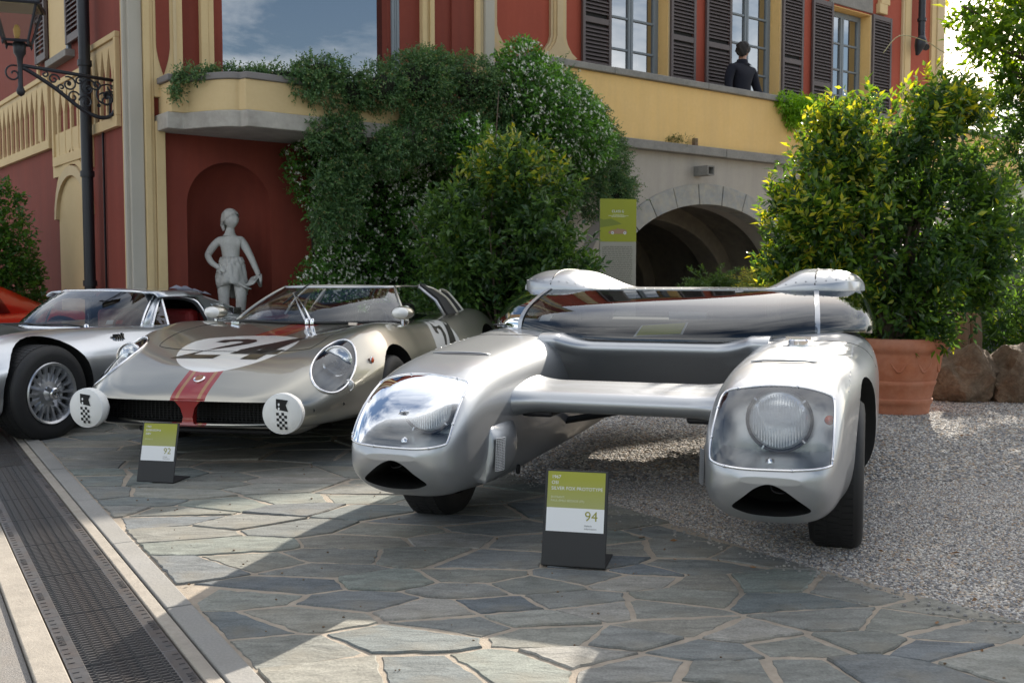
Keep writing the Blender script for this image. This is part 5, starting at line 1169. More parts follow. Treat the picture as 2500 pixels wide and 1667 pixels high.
for s in (1, -1):
    mk('chrome_surround', *tube([gw(n_ - 1, q, s) for q in np.linspace(0, 1, 8)], .010, 6), chrome, gt, smooth=True)
    o = mk('screen_pillar', *loft([[(s * .63, 1.15, .72), (s * .655, 1.24, .722)], [(s * .575, 1.30, .86), (s * .60, 1.36, .86)], [(s * .50, 1.46, .97), (s * .53, 1.50, .965)], [(s * .50, 1.52, 1.0), (s * .52, 1.56, .99)]], False, False), bizz_silver, gt, smooth=True); md = o.modifiers.new('s', 'SOLIDIFY'); md.thickness = .02
    # door window opening: chrome frame, quarter light, red trim behind
    fr = crs([(s * .655, 1.24, .725), (s * .60, 1.36, .87), (s * .545, 1.47, .945), (s * .545, 1.62, .955), (s * .56, 1.80, .935), (s * .60, 1.88, .88), (s * .66, 1.94, .725)], 5)
    mk('chrome_surround', *tube(fr, .011, 6), chrome, gt, smooth=True)
    mk('window_seal', *tube([p * np.array([1, 1, 1]) + np.array([-s * .012, -.012 if p[1] > 1.7 else .012, -.016]) for p in fr], .012, 6), black, gt, smooth=True)
    mk('quarter_light', [(s * .655, 1.25, .727), (s * .66, 1.42, .725), (s * .575, 1.45, .92), (s * .60, 1.36, .87)], [(0, 1, 2, 3)], carglass, gt); mk('quarter_bar', *tube([(s * .66, 1.42, .725), (s * .572, 1.45, .93)], .009, 6), chrome, gt)
    # rear quarter louvres
    o = mk('rear_quarter', *loft([[(s * .665, 1.94, .72), (s * .67, 2.9, .70)], [(s * .62, 1.92, .86), (s * .58, 2.5, .80)], [(s * .565, 1.88, .945), (s * .52, 2.2, .90)]], False, False), bizz_silver, gt, smooth=True)
    for k, z in enumerate((.865, .795)):
        x = .612 + k * .026
        o = mk('louvre', *loft([[(s * (x + .004), 2.0, z + .018), (s * (x + .004), 2.16, z + .018)], [(s * (x + .035), 2.02, z - .012), (s * (x + .012), 2.17, z - .012)], [(s * (x + .026), 2.02, z - .030), (s * (x + .022), 2.17, z - .026)]], False, False), bizz_silver, gt); md = o.modifiers.new('s', 'SOLIDIFY'); md.thickness = .008
    ve = empty('quarter_vent', (s * .612, 2.34, .815)); ve.parent = gt; mk('vent_frame', *boxg(-.012 if s > 0 else -.03, .03 if s > 0 else .012, -.06, .06, -.028, .028), darkcav, ve)
    for k in range(5): mk('fin', *boxg(min(s * .03, s * .036), max(s * .03, s * .036), -.056, .056, -.022 + k * .010, -.018 + k * .010), chrome, ve)
    # fender vent
    h = bvB.ray_cast(Vector((s * 2, .72, .655)), Vector((-s, 0, 0)))[0]
    fv = empty('fender_vent', h); fv.parent = gt; mk('vent_frame', *boxg(-.01, .006, -.05, .05, -.035, .035), darkcav, fv)
    for k in range(5): mk('fin', *boxg(min(0, s * .014), max(0, s * .014), -.045 + k * .02, -.037 + k * .02, -.03, .03), chrome, fv, rot=(.5, 0, 0))
rw = gh([(1.93, .99, .49, .62, .72), (2.0, .975, .48, .62, .72)])
# wipers, mirror, cabin
for u, L in ((.12, .42), (-.30, .42)):
    mk('wiper', *tube([(u + .2, .87, .725), (u, .90, .742), (u - L * .7, .88, .735)], .008, 6), black, gt, smooth=True)
mk('wiper_pivot', *lathe([(.02, -.01), (.018, .03), (.0, .035)], 14), chrome, gt, loc=(.34, .87, .715), smooth=True)
box('dash', -.56, .56, 1.02, 1.25, .58, .715, tubm, gt, .02)
box('door_trim', .60, .63, 1.2, 1.95, .45, .72, redleather, gt, .01); box('door_trim', -.63, -.60, 1.2, 1.95, .45, .72, redleather, gt, .01)
for s in (1, -1): box('seat_back', s * .3 - .22, s * .3 + .22, 1.85, 2.0, .35, .84, redleather, gt, .05); box('seat', s * .3 - .22, s * .3 + .22, 1.4, 1.85, .3, .45, redleather, gt, .05)
box('rear_shelf', -.58, .58, 2.02, 2.1, .4, .80, redleather, gt, .01)
mk('steering_wheel', *tube([(.30 + .17 * math.cos(a), 1.36 + .05 * math.sin(a), .70 + .15 * math.sin(a)) for a in np.linspace(0, 6.2832, 33)], .010, 6, False), mat('wood_rim', (.16, .06, .03), .4), gt, smooth=True)
for k, (q, m) in enumerate((((.42, .985, .745), white_print), ((.475, 1.03, .745), mat('sticker_red', (.6, .05, .04), .5)))):
    mk('sticker', [(q[0], q[1], q[2]), (q[0] + .042, q[1] + .028, q[2]), (q[0] + .036, q[1] + .05, q[2] + .03), (q[0] - .004, q[1] + .022, q[2] + .03)], [(0, 1, 2, 3)], m, gt)
cl = crs([(.36, 1.86, .998), (.42, 1.90, .995), (.47, 1.98, .975), (.50, 2.08, .95)], 4)
V = []
for i, p in enumerate(cl): V += [p + np.array([-.03, -.03, .012 + .006 * math.sin(i)]), p + np.array([0, 0, .030 + .01 * math.sin(i * 1.7)]), p + np.array([.03, .05, .010])]
rag = mk('cleaning_cloth', V, [(3 * i + j, 3 * i + j + 1, 3 * i + j + 4, 3 * i + j + 3) for i in range(len(cl) - 1) for j in (0, 1)], mat('grey_cloth', (.20, .20, .24), .95), smooth=True, label='crumpled grey cleaning cloth left on the silver coupe roof', cat='cloth')
rag.location = gt.location; rag.rotation_euler = gt.rotation_euler; md = rag.modifiers.new('s', 'SOLIDIFY'); md.thickness = .008
# ------------------------------------------------------------------ red car at the left edge
rc = empty('red_car', (-6.52, 9.2, 0), -R(22), label='bright red car cut off by the left edge behind the silver coupe', cat='car')
rb = mk('body', *body_loft(BT, np.linspace(-.88, 3.2, 44)), [redpaint, darkcav], rc); fixn(rb); rb.data.shade_smooth()
cuts = []
for s in (1, -1): cuts += [shift(cyl(.55 * s, 1.2 * s, 0, 0, .375), (0, .01, .335)), shift(cyl(.55 * s, 1.2 * s, 0, 0, .365), (0, 2.35, .335))]
boolcut(rb, cuts); fixn(rb); rb.data.shade_smooth(); rb.data.set_sharp_from_angle(angle=R(32))
rings = gh([(1.0, .98, .40, .60, .70), (1.15, 1.06, .44, .62, .71), (1.4, 1.12, .46, .63, .71), (1.7, 1.10, .46, .63, .71), (2.0, 1.02, .44, .62, .71), (2.4, .88, .40, .58, .70), (2.8, .76, .34, .5, .68)])
mk('roof', *loft(rings, False, False), redpaint, rc, smooth=True)
for s in (1, -1):
    mk('side_window', [(s * .648, .95, .74), (s * .652, 1.85, .74), (s * .58, 1.72, .98), (s * .53, 1.45, 1.045), (s * .56, 1.15, 1.0)], [(0, 1, 2, 3, 4)], carglass, rc)
    for v in (0, 2.35): wheel_parts(rc, s * .78, v, .325, .325, .22, s)
mk('windscreen', [(-.58, .72, .72), (.58, .72, .72), (.42, 1.02, .99), (-.42, 1.02, .99)], [(0, 1, 2, 3)], carglass, rc)
# ------------------------------------------------------------------ display signs
def sign(name, loc, rz, sc, lines, small, num, label):
    r = empty(name, loc, rz, label=label, cat='sign', group='display signs on black stands')
    t = R(14); ct, st_ = math.cos(t), math.sin(t); W, H_ = .205 * sc, .302 * sc
    def P(x, h, d=0): return (x, h * st_ - d * ct, h * ct + .004 + d * st_)
    blk = mat(name + '_black', (.012, .012, .014), .5)
    V = [P(-W / 2, 0), P(W / 2, 0), P(W / 2, H_), P(-W / 2, H_)] + [P(-W / 2, 0, -.006), P(W / 2, 0, -.006), P(W / 2, H_, -.006), P(-W / 2, H_, -.006)]
    bev(mk('back_plate', V, [(0, 1, 2, 3), (7, 6, 5, 4), (1, 0, 4, 5), (2, 1, 5, 6), (3, 2, 6, 7), (0, 3, 7, 4)], blk, r), .004 * sc, 3)
    bev(mk('foot', *boxg(-W / 2, W / 2, .003, .17 * sc, .001, .008), blk, r), .002)
    w2 = W / 2 - .010 * sc
    gm = bpy.data.materials.new(name + '_green'); gm.use_nodes = True; nt = gm.node_tree; b = nt.nodes['Principled BSDF']; b.inputs['Roughness'].default_value = .45
    tcn = nt.nodes.new('ShaderNodeTexCoord'); sx = nt.nodes.new('ShaderNodeSeparateXYZ'); nt.links.new(tcn.outputs['Object'], sx.inputs[0]); mr = nt.nodes.new('ShaderNodeMapRange'); mr.inputs['From Min'].default_value = .18 * sc; mr.inputs['From Max'].default_value = .27 * sc; nt.links.new(sx.outputs['Z'], mr.inputs['Value'])
    mx = nt.nodes.new('ShaderNodeMix'); mx.data_type = 'RGBA'; mx.inputs['A'].default_value = (.34, .35, .12, 1); mx.inputs['B'].default_value = (.33, .34, .022, 1); nt.links.new(mr.outputs[0], mx.inputs['Factor']); nt.links.new(mx.outputs['Result'], b.inputs['Base Color'])
    d = .0012
    h0, h1, h2 = .108 * sc, .182 * sc, .296 * sc
    mk('white_panel', [P(-w2, h0, d), P(w2, h0, d), P(w2, h1, d), P(-w2, h1, d)], [(0, 1, 2, 3)], white_print, r)
    mk('green_panel', [P(-w2, h1, d), P(w2, h1, d), P(w2, h2, d), P(-w2, h2, d)], [(0, 1, 2, 3)], gm, r)
    B0 = Matrix(((1, 0, 0, 0), (0, st_, -ct, 0), (0, ct, st_, .004), (0, 0, 0, 1)))
    def T(txt, x, h, size, m, nm): textmesh(txt, size, m, nm, r, B0 @ Matrix.Translation((x, h, .0022)))
    olive = mat(name + '_olive_ink', (.30, .29, .03), .5); greyink = mat(name + '_grey_ink', (.2, .2, .2), .5)
    y = h2 - .022 * sc
    for q in lines: T(q, -w2 + .012 * sc, y, .0150 * sc, white_print, 'heading'); y -= .018 * sc
    y -= .008 * sc
    for q in small: T(q, -w2 + .012 * sc, y, .0095 * sc, mat(name + '_pale_ink' + q[:2], (.6, .62, .42), .5), 'small_print'); y -= .011 * sc
    T(num, .030 * sc, h1 - .038 * sc, .043 * sc, olive, 'number'); T('Vehicle', .030 * sc, h0 + .018 * sc, .0085 * sc, greyink, 'small_print'); T('information', .030 * sc, h0 + .009 * sc, .0085 * sc, greyink, 'small_print')
    return r
sign('info_sign', (.227, 3.765, .022), R(-13.5), 1.19, ['1967', 'OSI', 'SILVER FOX PROTOTYPE'], ['ENTRANT:', 'PAUL-EMILE BESSADE (FR)'], '94', 'display sign reading 94 on the flagstones before the twin-hull car')
sign('info_sign', (-1.89, 5.36, .022), R(-12), 1.05, ['1965', 'SERENISSIMA', '308V'], ['ENTRANT:', 'TOM MEADE'][:1], '92', 'smaller display sign reading 92 under the nose of the race spyder')
# tall class panel by the arch
pn = empty('class_panel', (1.30, 12.6, 0), R(14), label='tall green and grey class panel standing before the arch', cat='sign')
pg = mat('panel_green', (.33, .35, .02), .5, noise=(2.5, .3, (.25, .28, .03))); pw = mat('panel_grey', (.36, .345, .29), .6)
bev(box('panel_board', -.235, .235, 0, .03, 0, 2.07, pw, pn), .004)
mk('green_field', [(-.235, -.002, 1.55), (.235, -.002, 1.55), (.235, -.002, 2.07), (-.235, -.002, 2.07)], [(0, 1, 2, 3)], pg, pn)
FX = Matrix(((1, 0, 0, 0), (0, 0, -1, -.004), (0, 1, 0, 0), (0, 0, 0, 1)))
textmesh('CLASS G', .042, white_print, 'heading', pn, FX @ Matrix.Translation((-.085, 1.905, 0))); pim = mat('panel_pale_ink', (.6, .62, .4), .5); pdk = mat('panel_dark_ink', (.16, .155, .13), .6)
for k, (w, z) in enumerate(((.07, 1.875), (.13, 1.862), (.09, 1.849))): mk('small_print', [(-w, -.004, z), (w, -.004, z), (w, -.004, z + .006), (-w, -.004, z + .006)], [(0, 1, 2, 3)], pim, pn)
dg = mat('panel_dark_green', (.20, .24, .035), .6)
mk('printed_hill', [(x, -.003, z) for x, z in ((-.235, 1.72), (-.10, 1.74), (.05, 1.765), (-.02, 1.80), (-.10, 1.83), (-.19, 1.815), (-.235, 1.83))], [(0, 1, 2, 3, 4, 5, 6)], dg, pn)
tan = mat('printed_car_tan', (.36, .22, .14), .5)
mk('printed_car', [(x, -.004, z) for x, z in ((-.13, 1.66), (-.11, 1.645), (.11, 1.645), (.115, 1.67), (.10, 1.695), (.05, 1.705), (.015, 1.705), (-.01, 1.715), (-.03, 1.695), (-.08, 1.695), (-.12, 1.675))], [tuple(range(11))], tan, pn)
for x in (-.075, .085): mk('printed_wheel', [(x + .018 * math.cos(a), -.0046, 1.657 + .018 * math.sin(a)) for a in np.linspace(0, 6.28, 16, endpoint=False)], [tuple(range(16))], white_print, pn); mk('printed_wheel', [(x + .009 * math.cos(a), -.005, 1.657 + .009 * math.sin(a)) for a in np.linspace(0, 6.28, 12, endpoint=False)], [tuple(range(12))], pdk, pn)
textmesh('O', .05, pdk, 'initial', pn, FX @ Matrix.Translation((-.205, 1.455, 0)))
mb = MB(); z = 1.485
for k in range(34):
    x = -.165 if k < 2 else -.205
    while x < .17:
        L = random.uniform(.015, .05); x1 = min(x + L, .185); mb.add([(x, -.003, z), (x1, -.003, z), (x1, -.003, z + .0075), (x, -.003, z + .0075)], [(0, 1, 2, 3)]); x = x1 + .008
    z -= .0225
mb.build('text_lines', pdk, pn, kind='stuff')
# ------------------------------------------------------------------ wall lantern on its iron bracket
ln = empty('wall_lantern', VW(3.2, .55, 2.95), VA, label='black iron street lantern on a scrolled bracket above the silver coupe', cat='lantern')
# local frame as the villa: -x points away from the left wall
L0 = .82
mk('bracket_bar', *tube([(.12, -.15, .14), (-L0, -.15, .19)], .018, 8), ironblack, ln, smooth=True)
mk('bracket_brace', *tube(crs([(.07, -.15, .14), (.08, -.15, -.05), (.03, -.15, -.20), (-.10, -.15, -.235), (-.28, -.15, -.16), (-.50, -.15, .0), (-.70, -.15, .12), (-.80, -.15, .17)], 6), .020, 8), ironblack, ln, smooth=True)
def scroll(cx, cz, r, a0, turns, d, w=.009):
    P = [(cx + r * (1 - k / 26 * .85) * math.cos(a0 + d * k / 26 * turns * 6.283), -.15, cz + r * (1 - k / 26 * .85) * math.sin(a0 + d * k / 26 * turns * 6.283)) for k in range(27)]
    mk('bracket_scroll', *tube(P, w, 6), ironblack, ln, smooth=True)
for q in ((-.88, .10, .085, 1.2, 1.3, 1), (-.02, -.02, .13, .5, 1.5, 1), (-.03, -.06, .08, 2.5, 1.3, -1), (-.20, .04, .095, 0, 1.4, 1), (-.22, -.10, .07, 3, 1.3, -1), (-.38, .06, .075, 2, 1.4, -1), (-.34, -.06, .06, .4, 1.2, 1), (-.52, .09, .055, 0, 1.3, 1), (-.60, .13, .035, 2, 1.2, -1), (-.12, .08, .05, 4, 1.3, 1), (-.28, .10, .04, 1, 1.2, 1), (-.45, .02, .04, 5, 1.2, -1), (.04, .07, .05, 3, 1.2, 1)): scroll(*q)
for x, z, r in ((-.02, -.02, .03), (-.2, .04, .024), (-.38, .06, .02), (-.1, -.12, .02)): mk('rosette', *lathe([(r, .012), (r * .6, .024), (.001, .028)], 10, 'y'), ironblack, ln, loc=(x, -.17, z), smooth=True)
mk('bracket_stem', *lathe([(.0, -.17), (.03, -.15), (.042, -.12), (.03, -.09), (.022, -.07), (.022, .12), (.03, .20), (.055, .24), (.06, .33), (.05, .345)], 16), ironblack, ln, loc=(-L0, -.15, .06), smooth=True)
lz = .40; lt = empty('lantern_head', (-L0 - .02, -.15, lz)); lt.parent = ln; lt.rotation_euler = (0, 0, R(-20))
b0, b1, hh = .11, .20, .34
cor = [(-1, -1), (1, -1), (1, 1), (-1, 1)]
lglass = glass('lantern_glass', (.8, .78, .75), .02, 1.45, .02)
for k in range(4):
    a, b = cor[k], cor[(k + 1) % 4]
    mk('edge_bar', *tube([(a[0] * b0, a[1] * b0, 0), (a[0] * b1, a[1] * b1, hh)], .013, 6), ironblack, lt); mk('edge_bar', *tube([(a[0] * b0, a[1] * b0, 0), (b[0] * b0, b[1] * b0, 0)], .014, 6), ironblack, lt); mk('edge_bar', *tube([(a[0] * b1 * 1.1, a[1] * b1 * 1.1, hh), (b[0] * b1 * 1.1, b[1] * b1 * 1.1, hh)], .017, 6), ironblack, lt)
    mk('lantern_pane', [(a[0] * b0, a[1] * b0, 0), (b[0] * b0, b[1] * b0, 0), (b[0] * b1, b[1] * b1, hh), (a[0] * b1, a[1] * b1, hh)], [(0, 1, 2, 3)], lglass, lt)
    mk('finial', *lathe([(.012, 0), (.016, .02), (.001, .05)], 8), ironblack, lt, loc=(a[0] * b1 * 1.1, a[1] * b1 * 1.1, hh), smooth=True)
    mk('finial', *lathe([(.010, 0), (.014, -.02), (.001, -.05)], 8), ironblack, lt, loc=(a[0] * b0, a[1] * b0, 0), smooth=True)
zr = [[(x * b1 * 1.16, y * b1 * 1.16, hh + .01) for x, y in cor], [(x * b1 * .62, y * b1 * .62, hh + .20) for x, y in cor], [(x * .09, y * .09, hh + .24) for x, y in cor], [(x * .09, y * .09, hh + .32) for x, y in cor]]
mk('lantern_roof', *loft(zr), mat('lantern_roof_metal', (.10, .105, .11), .3, .8), lt)
mk('inner_reflector', *prism([(x * b1, y * b1) for x, y in cor], hh - .02, hh), mat('reflector_cream', (.42, .38, .25), .6), lt)
mk('bulb', *lathe([(.02, 0), (.03, .04), (.034, .08), (.02, .12), (.001, .13)], 12), mat('yellow_bulb', (.75, .48, .08), .4), lt, loc=(0, 0, .04), smooth=True)
# ------------------------------------------------------------------ bodies by skin modifier
def skinned(name, pts, edges, m, parent=None, sub=2, **k):
    me = bpy.data.meshes.new(name); me.from_pydata([p[:3] for p in pts], edges, []); o = bpy.data.objects.new(name, me); COL.objects.link(o); me.materials.append(m)
    sk = o.modifiers.new('skin', 'SKIN'); sk.use_smooth_shade = True; sk.branch_smoothing = .4
    for i, p in enumerate(pts): d = me.skin_vertices[0].data[i]; d.radius = (p[3], p[4] if len(p) > 4 else p[3]); d.use_root = (i == 0)
    sb = o.modifiers.new('sub', 'SUBSURF'); sb.levels = sub; sb.render_levels = sub
    bpy.context.view_layer.update()
    ne = bpy.data.meshes.new_from_object(o.evaluated_get(bpy.context.evaluated_depsgraph_get())); o.modifiers.clear(); o.data = ne; ne.shade_smooth()
    if parent: o.parent = parent
    tag(o, **k); return o
def head_mesh(c, h, yaw, tilt=0):
    """egg-shaped head with brow, nose, chin and neck end; faces -y before yaw"""
    V = []; F = []; nr, nc = 16, 24
    for i in range(nr + 1):
        t = i / nr; z = .5 - t; ph = math.pi * t; r = math.sin(ph) ** .62
        for j in range(nc):
            a = 2 * math.pi * j / nc; x = math.sin(a) * r * .355; y = -math.cos(a) * r * .44
            fr = max(0, -y / .44)
            if z < -.05: x *= 1 - .30 * min(1, (-.05 - z) / .4); y *= (1 - .18 * (-.05 - z) / .4) if y < 0 else (1 - .5 * (-.05 - z) / .4)
            if fr > .3:
                if abs(x) < .055 and -.19 < z < .06: y -= .085 * (1 - abs(x) / .055) * min(1, (.06 - z) / .2)
                if .02 < z < .10: y -= .025
                if abs(abs(x) - .13) < .06 and -.05 < z < .03: y += .035
                if abs(x) < .12 and -.31 < z < -.25: y += .02
                if abs(x) < .12 and z < -.36: y -= .03
            V.append((x, y, z))
    for i in range(nr):
        for j in range(nc): F.append((i * nc + j, (i + 1) * nc + j, (i + 1) * nc + (j + 1) % nc, i * nc + (j + 1) % nc))
    M = Matrix.Translation(c) @ Matrix.Rotation(yaw, 4, 'Z') @ Matrix.Rotation(tilt, 4, 'X') @ Matrix.Scale(h, 4)
    return [M @ Vector(v) for v in V], F
def hair_mesh(c, h, yaw, nape=-.3, wav=.05, tilt=0, seed=1):
    """cap of hair: low at the nape, high over the brow"""
    rr = random.Random(seed); V = []; F = []; nr, nc = 14, 30
    ph = [rr.uniform(0, 6.28) for _ in range(6)]
    for i in range(nr + 1):
        for j in range(nc):
            a = 2 * math.pi * j / nc; front = (1 + math.cos(a)) / 2   # 1 at the brow (-y)
            lim = 2.5 - 1.45 * front ** .9; p = lim * i / nr
            k = 1 + wav * (.5 * math.sin(5 * a + ph[0] + 3 * p) + .4 * math.sin(9 * a + ph[1] - 5 * p) + .3 * math.sin(14 * a + 7 * p)) * min(1, p * 1.5)
            r = math.sin(p) ** .9 if p < 1.57 else math.sin(p) ** .55
            V.append((math.sin(a) * r * .395 * k, -math.cos(a) * r * .475 * k + .02, .535 * math.cos(p) * (1 if p < 1.57 else 1.05)))
    for i in range(nr):
        for j in range(nc): F.append((i * nc + j, (i + 1) * nc + j, (i + 1) * nc + (j + 1) % nc, i * nc + (j + 1) % nc))
    M = Matrix.Translation(c) @ Matrix.Rotation(yaw, 4, 'Z') @ Matrix.Rotation(tilt, 4, 'X') @ Matrix.Scale(h, 4)
    return [M @ Vector(v) for v in V], F
# ---- marble statue in the niche
stt = empty('statue', VW(4.29, -.02, .5), VA + R(-20), label='pale marble statue of a draped youth standing in the red niche', cat='statue')
box('plinth', -.22, .22, -.16, .2, -.5, .04, marble, stt, .01)
# x to the viewer's right; the figure faces -y ; height 1.25
S_ = 1.0
bp_ = [(0, .0, .70, .105, .080), (.0, .0, .80, .098, .074), (-.005, .0, .90, .115, .082), (-.01, -.005, .985, .126, .086), (-.01, .0, 1.04, .075, .062), (-.01, -.005, 1.085, .050, .048), (-.003, -.012, 1.16, .044, .046),
  (-.125, .0, 1.005, .056), (-.185, .02, .935, .046), (-.235, .04, .85, .038), (-.24, .0, .835, .036), (-.205, -.05, .765, .032), (-.145, -.085, .72, .026), (-.115, -.095, .70, .024),
  (.10, .0, 1.005, .056), (.155, -.01, .91, .045), (.20, -.02, .82, .038), (.235, -.04, .73, .034), (.265, -.06, .655, .028), (.27, -.065, .625, .024),
  (-.075, .0, .62, .086), (-.085, -.01, .50, .076), (-.085, -.02, .40, .060), (-.08, .0, .28, .056), (-.075, .02, .10, .038), (-.075, -.02, .06, .034), (-.08, -.08, .055, .028),
  (.075, .0, .62, .084), (.085, -.05, .50, .074), (.09, -.075, .40, .060), (.085, -.02, .28, .055), (.08, .03, .12, .038), (.085, .02, .07, .034), (.10, -.05, .055, .028)]
be_ = [(0, 1), (1, 2), (2, 3), (3, 4), (4, 5), (5, 6), (3, 7), (7, 8), (8, 9), (9, 10), (10, 11), (11, 12), (12, 13), (3, 14), (14, 15), (15, 16), (16, 17), (17, 18), (18, 19), (0, 20), (20, 21), (21, 22), (22, 23), (23, 24), (24, 25), (25, 26), (0, 27), (27, 28), (28, 29), (29, 30), (30, 31), (31, 32), (32, 33)]
skinned('body', bp_, be_, marble, stt, 2)
mk('head', *head_mesh((0.0, -.02, 1.21), .205, R(38)), marble, stt, smooth=True)
hv = hair_mesh((-.006, -.010, 1.218), .215, R(38), wav=.09, seed=4); mk('hair', *hv, marble, stt, smooth=True)
for k in range(7): mk('hair_lock', *tube([(-.06 - .01 * math.sin(k), .03 + .02 * math.cos(k * 2.), 1.22 - k * .006), (-.085, .02 + .01 * k, 1.16), (-.07, .01 + .012 * k, 1.10)], [.02, .022, .012], 7), marble, stt, smooth=True)
# drapery round the hips, knotted at the side, hanging over the arm
rings = []
for i, (z, rx, ry) in enumerate(((.815, .088, .068), (.775, .112, .094), (.755, .104, .088), (.74, .114, .096), (.68, .128, .104), (.60, .138, .112), (.53, .142, .118), (.47, .132, .112))):
    ring = []
    for j in range(56):
        a = 2 * math.pi * j / 56; f = (.011 if i > 2 else .004) * math.sin(9 * a + i * 1.3) + .007 * math.sin(15 * a - i * 1.0)
        zz = z - ((.02 + .012 * (i - 3)) * math.sin(a + .6) if i > 3 else 0) + (.02 * math.sin(3 * a) if i == 7 else 0)
        ring.append(((rx + f) * math.cos(a), (ry + f) * math.sin(a), zz))
    rings.append(ring)
o = mk('drapery', *loft(rings, True, False), marble, stt, smooth=True); md = o.modifiers.new('s', 'SOLIDIFY'); md.thickness = .02
for k in range(7):
    x0 = -.15 + k * .022; mk('drapery_fold', *tube(crs([(x0 + .03, -.088 - .006 * k * (k < 4), .75 - .012 * k), (x0 + .08, -.112, .66 - .015 * k), (x0 + .15, -.118, .58 - .012 * k), (x0 + .21, -.09, .54 - .008 * k)], 5), [.008] * 4 + [.013] * 8 + [.008] * 4, 6), marble, stt, smooth=True)
o = mk('drapery_end', *loft([[(.13 + .02 * math.cos(a), -.06 + .05 * math.sin(a), .52 + .02 * math.sin(2 * a)) for a in np.linspace(0, 6.283, 14, endpoint=False)], [(.21 + .03 * math.cos(a), -.07 + .05 * math.sin(a), .58 + .04 * math.sin(a)) for a in np.linspace(0, 6.283, 14, endpoint=False)], [(.27 + .035 * math.cos(a), -.07 + .045 * math.sin(a), .62 + .03 * math.sin(a + 1)) for a in np.linspace(0, 6.283, 14, endpoint=False)], [(.285 + .02 * math.cos(a), -.07 + .03 * math.sin(a), .53 + .02 * math.sin(a)) for a in np.linspace(0, 6.283, 14, endpoint=False)]]), marble, stt, smooth=True); fixn(o)
mk('drapery_knot', *lathe([(.001, -.03), (.028, -.015), (.032, .005), (.02, .028), (.001, .034)], 12), marble, stt, loc=(-.125, -.055, .68), smooth=True)
def fingers(base, dirv, side, m, par, L=.05, r=.0075, curl=.5):
    base, dirv = Vector(base), Vector(dirv).normalized(); side = Vector(side).normalized(); nrm = dirv.cross(side)
    for k, (o_, l_) in enumerate(((-.6, .82), (-.2, 1), (.2, .95), (.6, .75))):
        p = base + side * o_ * L * .55; d = dirv
        P = [p - dirv * L * .5, p, p + d * L * l_ * .5 + nrm * L * curl * .15, p + d * L * l_ * .85 + nrm * L * curl * .45, p + d * L * l_ * .95 + nrm * L * curl * .8]; mk('finger', *tube(P, [r * 1.25, r * 1.15, r, r * .9, r * .6], 7), m, par, smooth=True)
    p = base - side * L * .65 - dirv * L * .35; mk('thumb', *tube([p, p - side * L * .25 + dirv * L * .3 + nrm * L * .2, p - side * L * .2 + dirv * L * .65 + nrm * L * .35], [r * 1.3, r * 1.15, r * .7], 7), m, par, smooth=True)
fingers((-.105, -.10, .695), (.8, -.2, -.5), (.4, .2, .9), marble, stt, .05); fingers((.27, -.07, .61), (.1, -.2, -1), (1, .3, 0), marble, stt, .045)
# ---- person on the terrace
per = empty('person', VW(13.68, 1.0, 3.02), VA, label='person in a navy jacket seen from behind on the yellow terrace', cat='person')
pb_ = [(0, 0, .95, .165, .12), (0, 0, 1.08, .16, .115), (0, 0, 1.22, .185, .13), (0, .0, 1.36, .20, .13), (0, 0, 1.44, .10, .085), (0, -.01, 1.49, .058, .058),
  (-.20, .0, 1.385, .082), (-.255, .01, 1.22, .066), (-.275, -.01, 1.06, .056), (-.25, -.10, .95, .046), (-.235, -.14, .90, .034),
  (.20, .0, 1.385, .082), (.265, -.01, 1.20, .066), (.30, -.05, 1.05, .056), (.33, -.16, .965, .044), (.345, -.20, .945, .034),
  (-.10, 0, .84, .10), (-.10, -.02, .48, .065), (-.10, .02, .10, .045), (-.10, -.10, .05, .04), (.10, 0, .84, .10), (.11, -.02, .48, .065), (.11, .02, .10, .045), (.12, -.10, .05, .04)]
pe_ = [(0, 1), (1, 2), (2, 3), (3, 4), (4, 5), (3, 6), (6, 7), (7, 8), (8, 9), (9, 10), (3, 11), (11, 12), (12, 13), (13, 14), (14, 15), (0, 16), (16, 17), (17, 18), (18, 19), (0, 20), (20, 21), (21, 22), (22, 23)]
skinned('body', pb_, pe_, navy, per, 2)
mk('head', *head_mesh((.02, .0, 1.635), .235, R(125), R(4)), skin, per, smooth=True); mk('hair', *hair_mesh((.010, -.005, 1.648), .245, R(125), wav=.20, seed=9), hairm, per, smooth=True)
mk('neck', *tube([(0, 0, 1.45), (.01, 0, 1.58)], .055, 12), skin, per, smooth=True); mk('collar', *lathe([(.075, -.02), (.082, .02), (.072, .055), (.064, .05)], 20), navy, per, loc=(0, 0, 1.455), smooth=True)
for sx_ in (-1, 1): mk('ear', *lathe([(.028, 0), (.022, .012), (.001, .016)], 10), skin, per, loc=(.02 + .02 * sx_, .08 * sx_, 1.63), smooth=True)
fingers((.35, -.235, .935), (.1, -1, -.15), (1, .1, 0), skin, per, .075, .0095); mk('hand', *tube([(.343, -.18, .95), (.348, -.21, .944), (.35, -.245, .937)], [.03, .038, .034], 10), skin, per, smooth=True)
fingers((-.22, -.17, .86), (.1, -.3, -1), (1, 0, 0), skin, per, .075, .0095)
per.scale = (1.26, 1.15, 1.14)
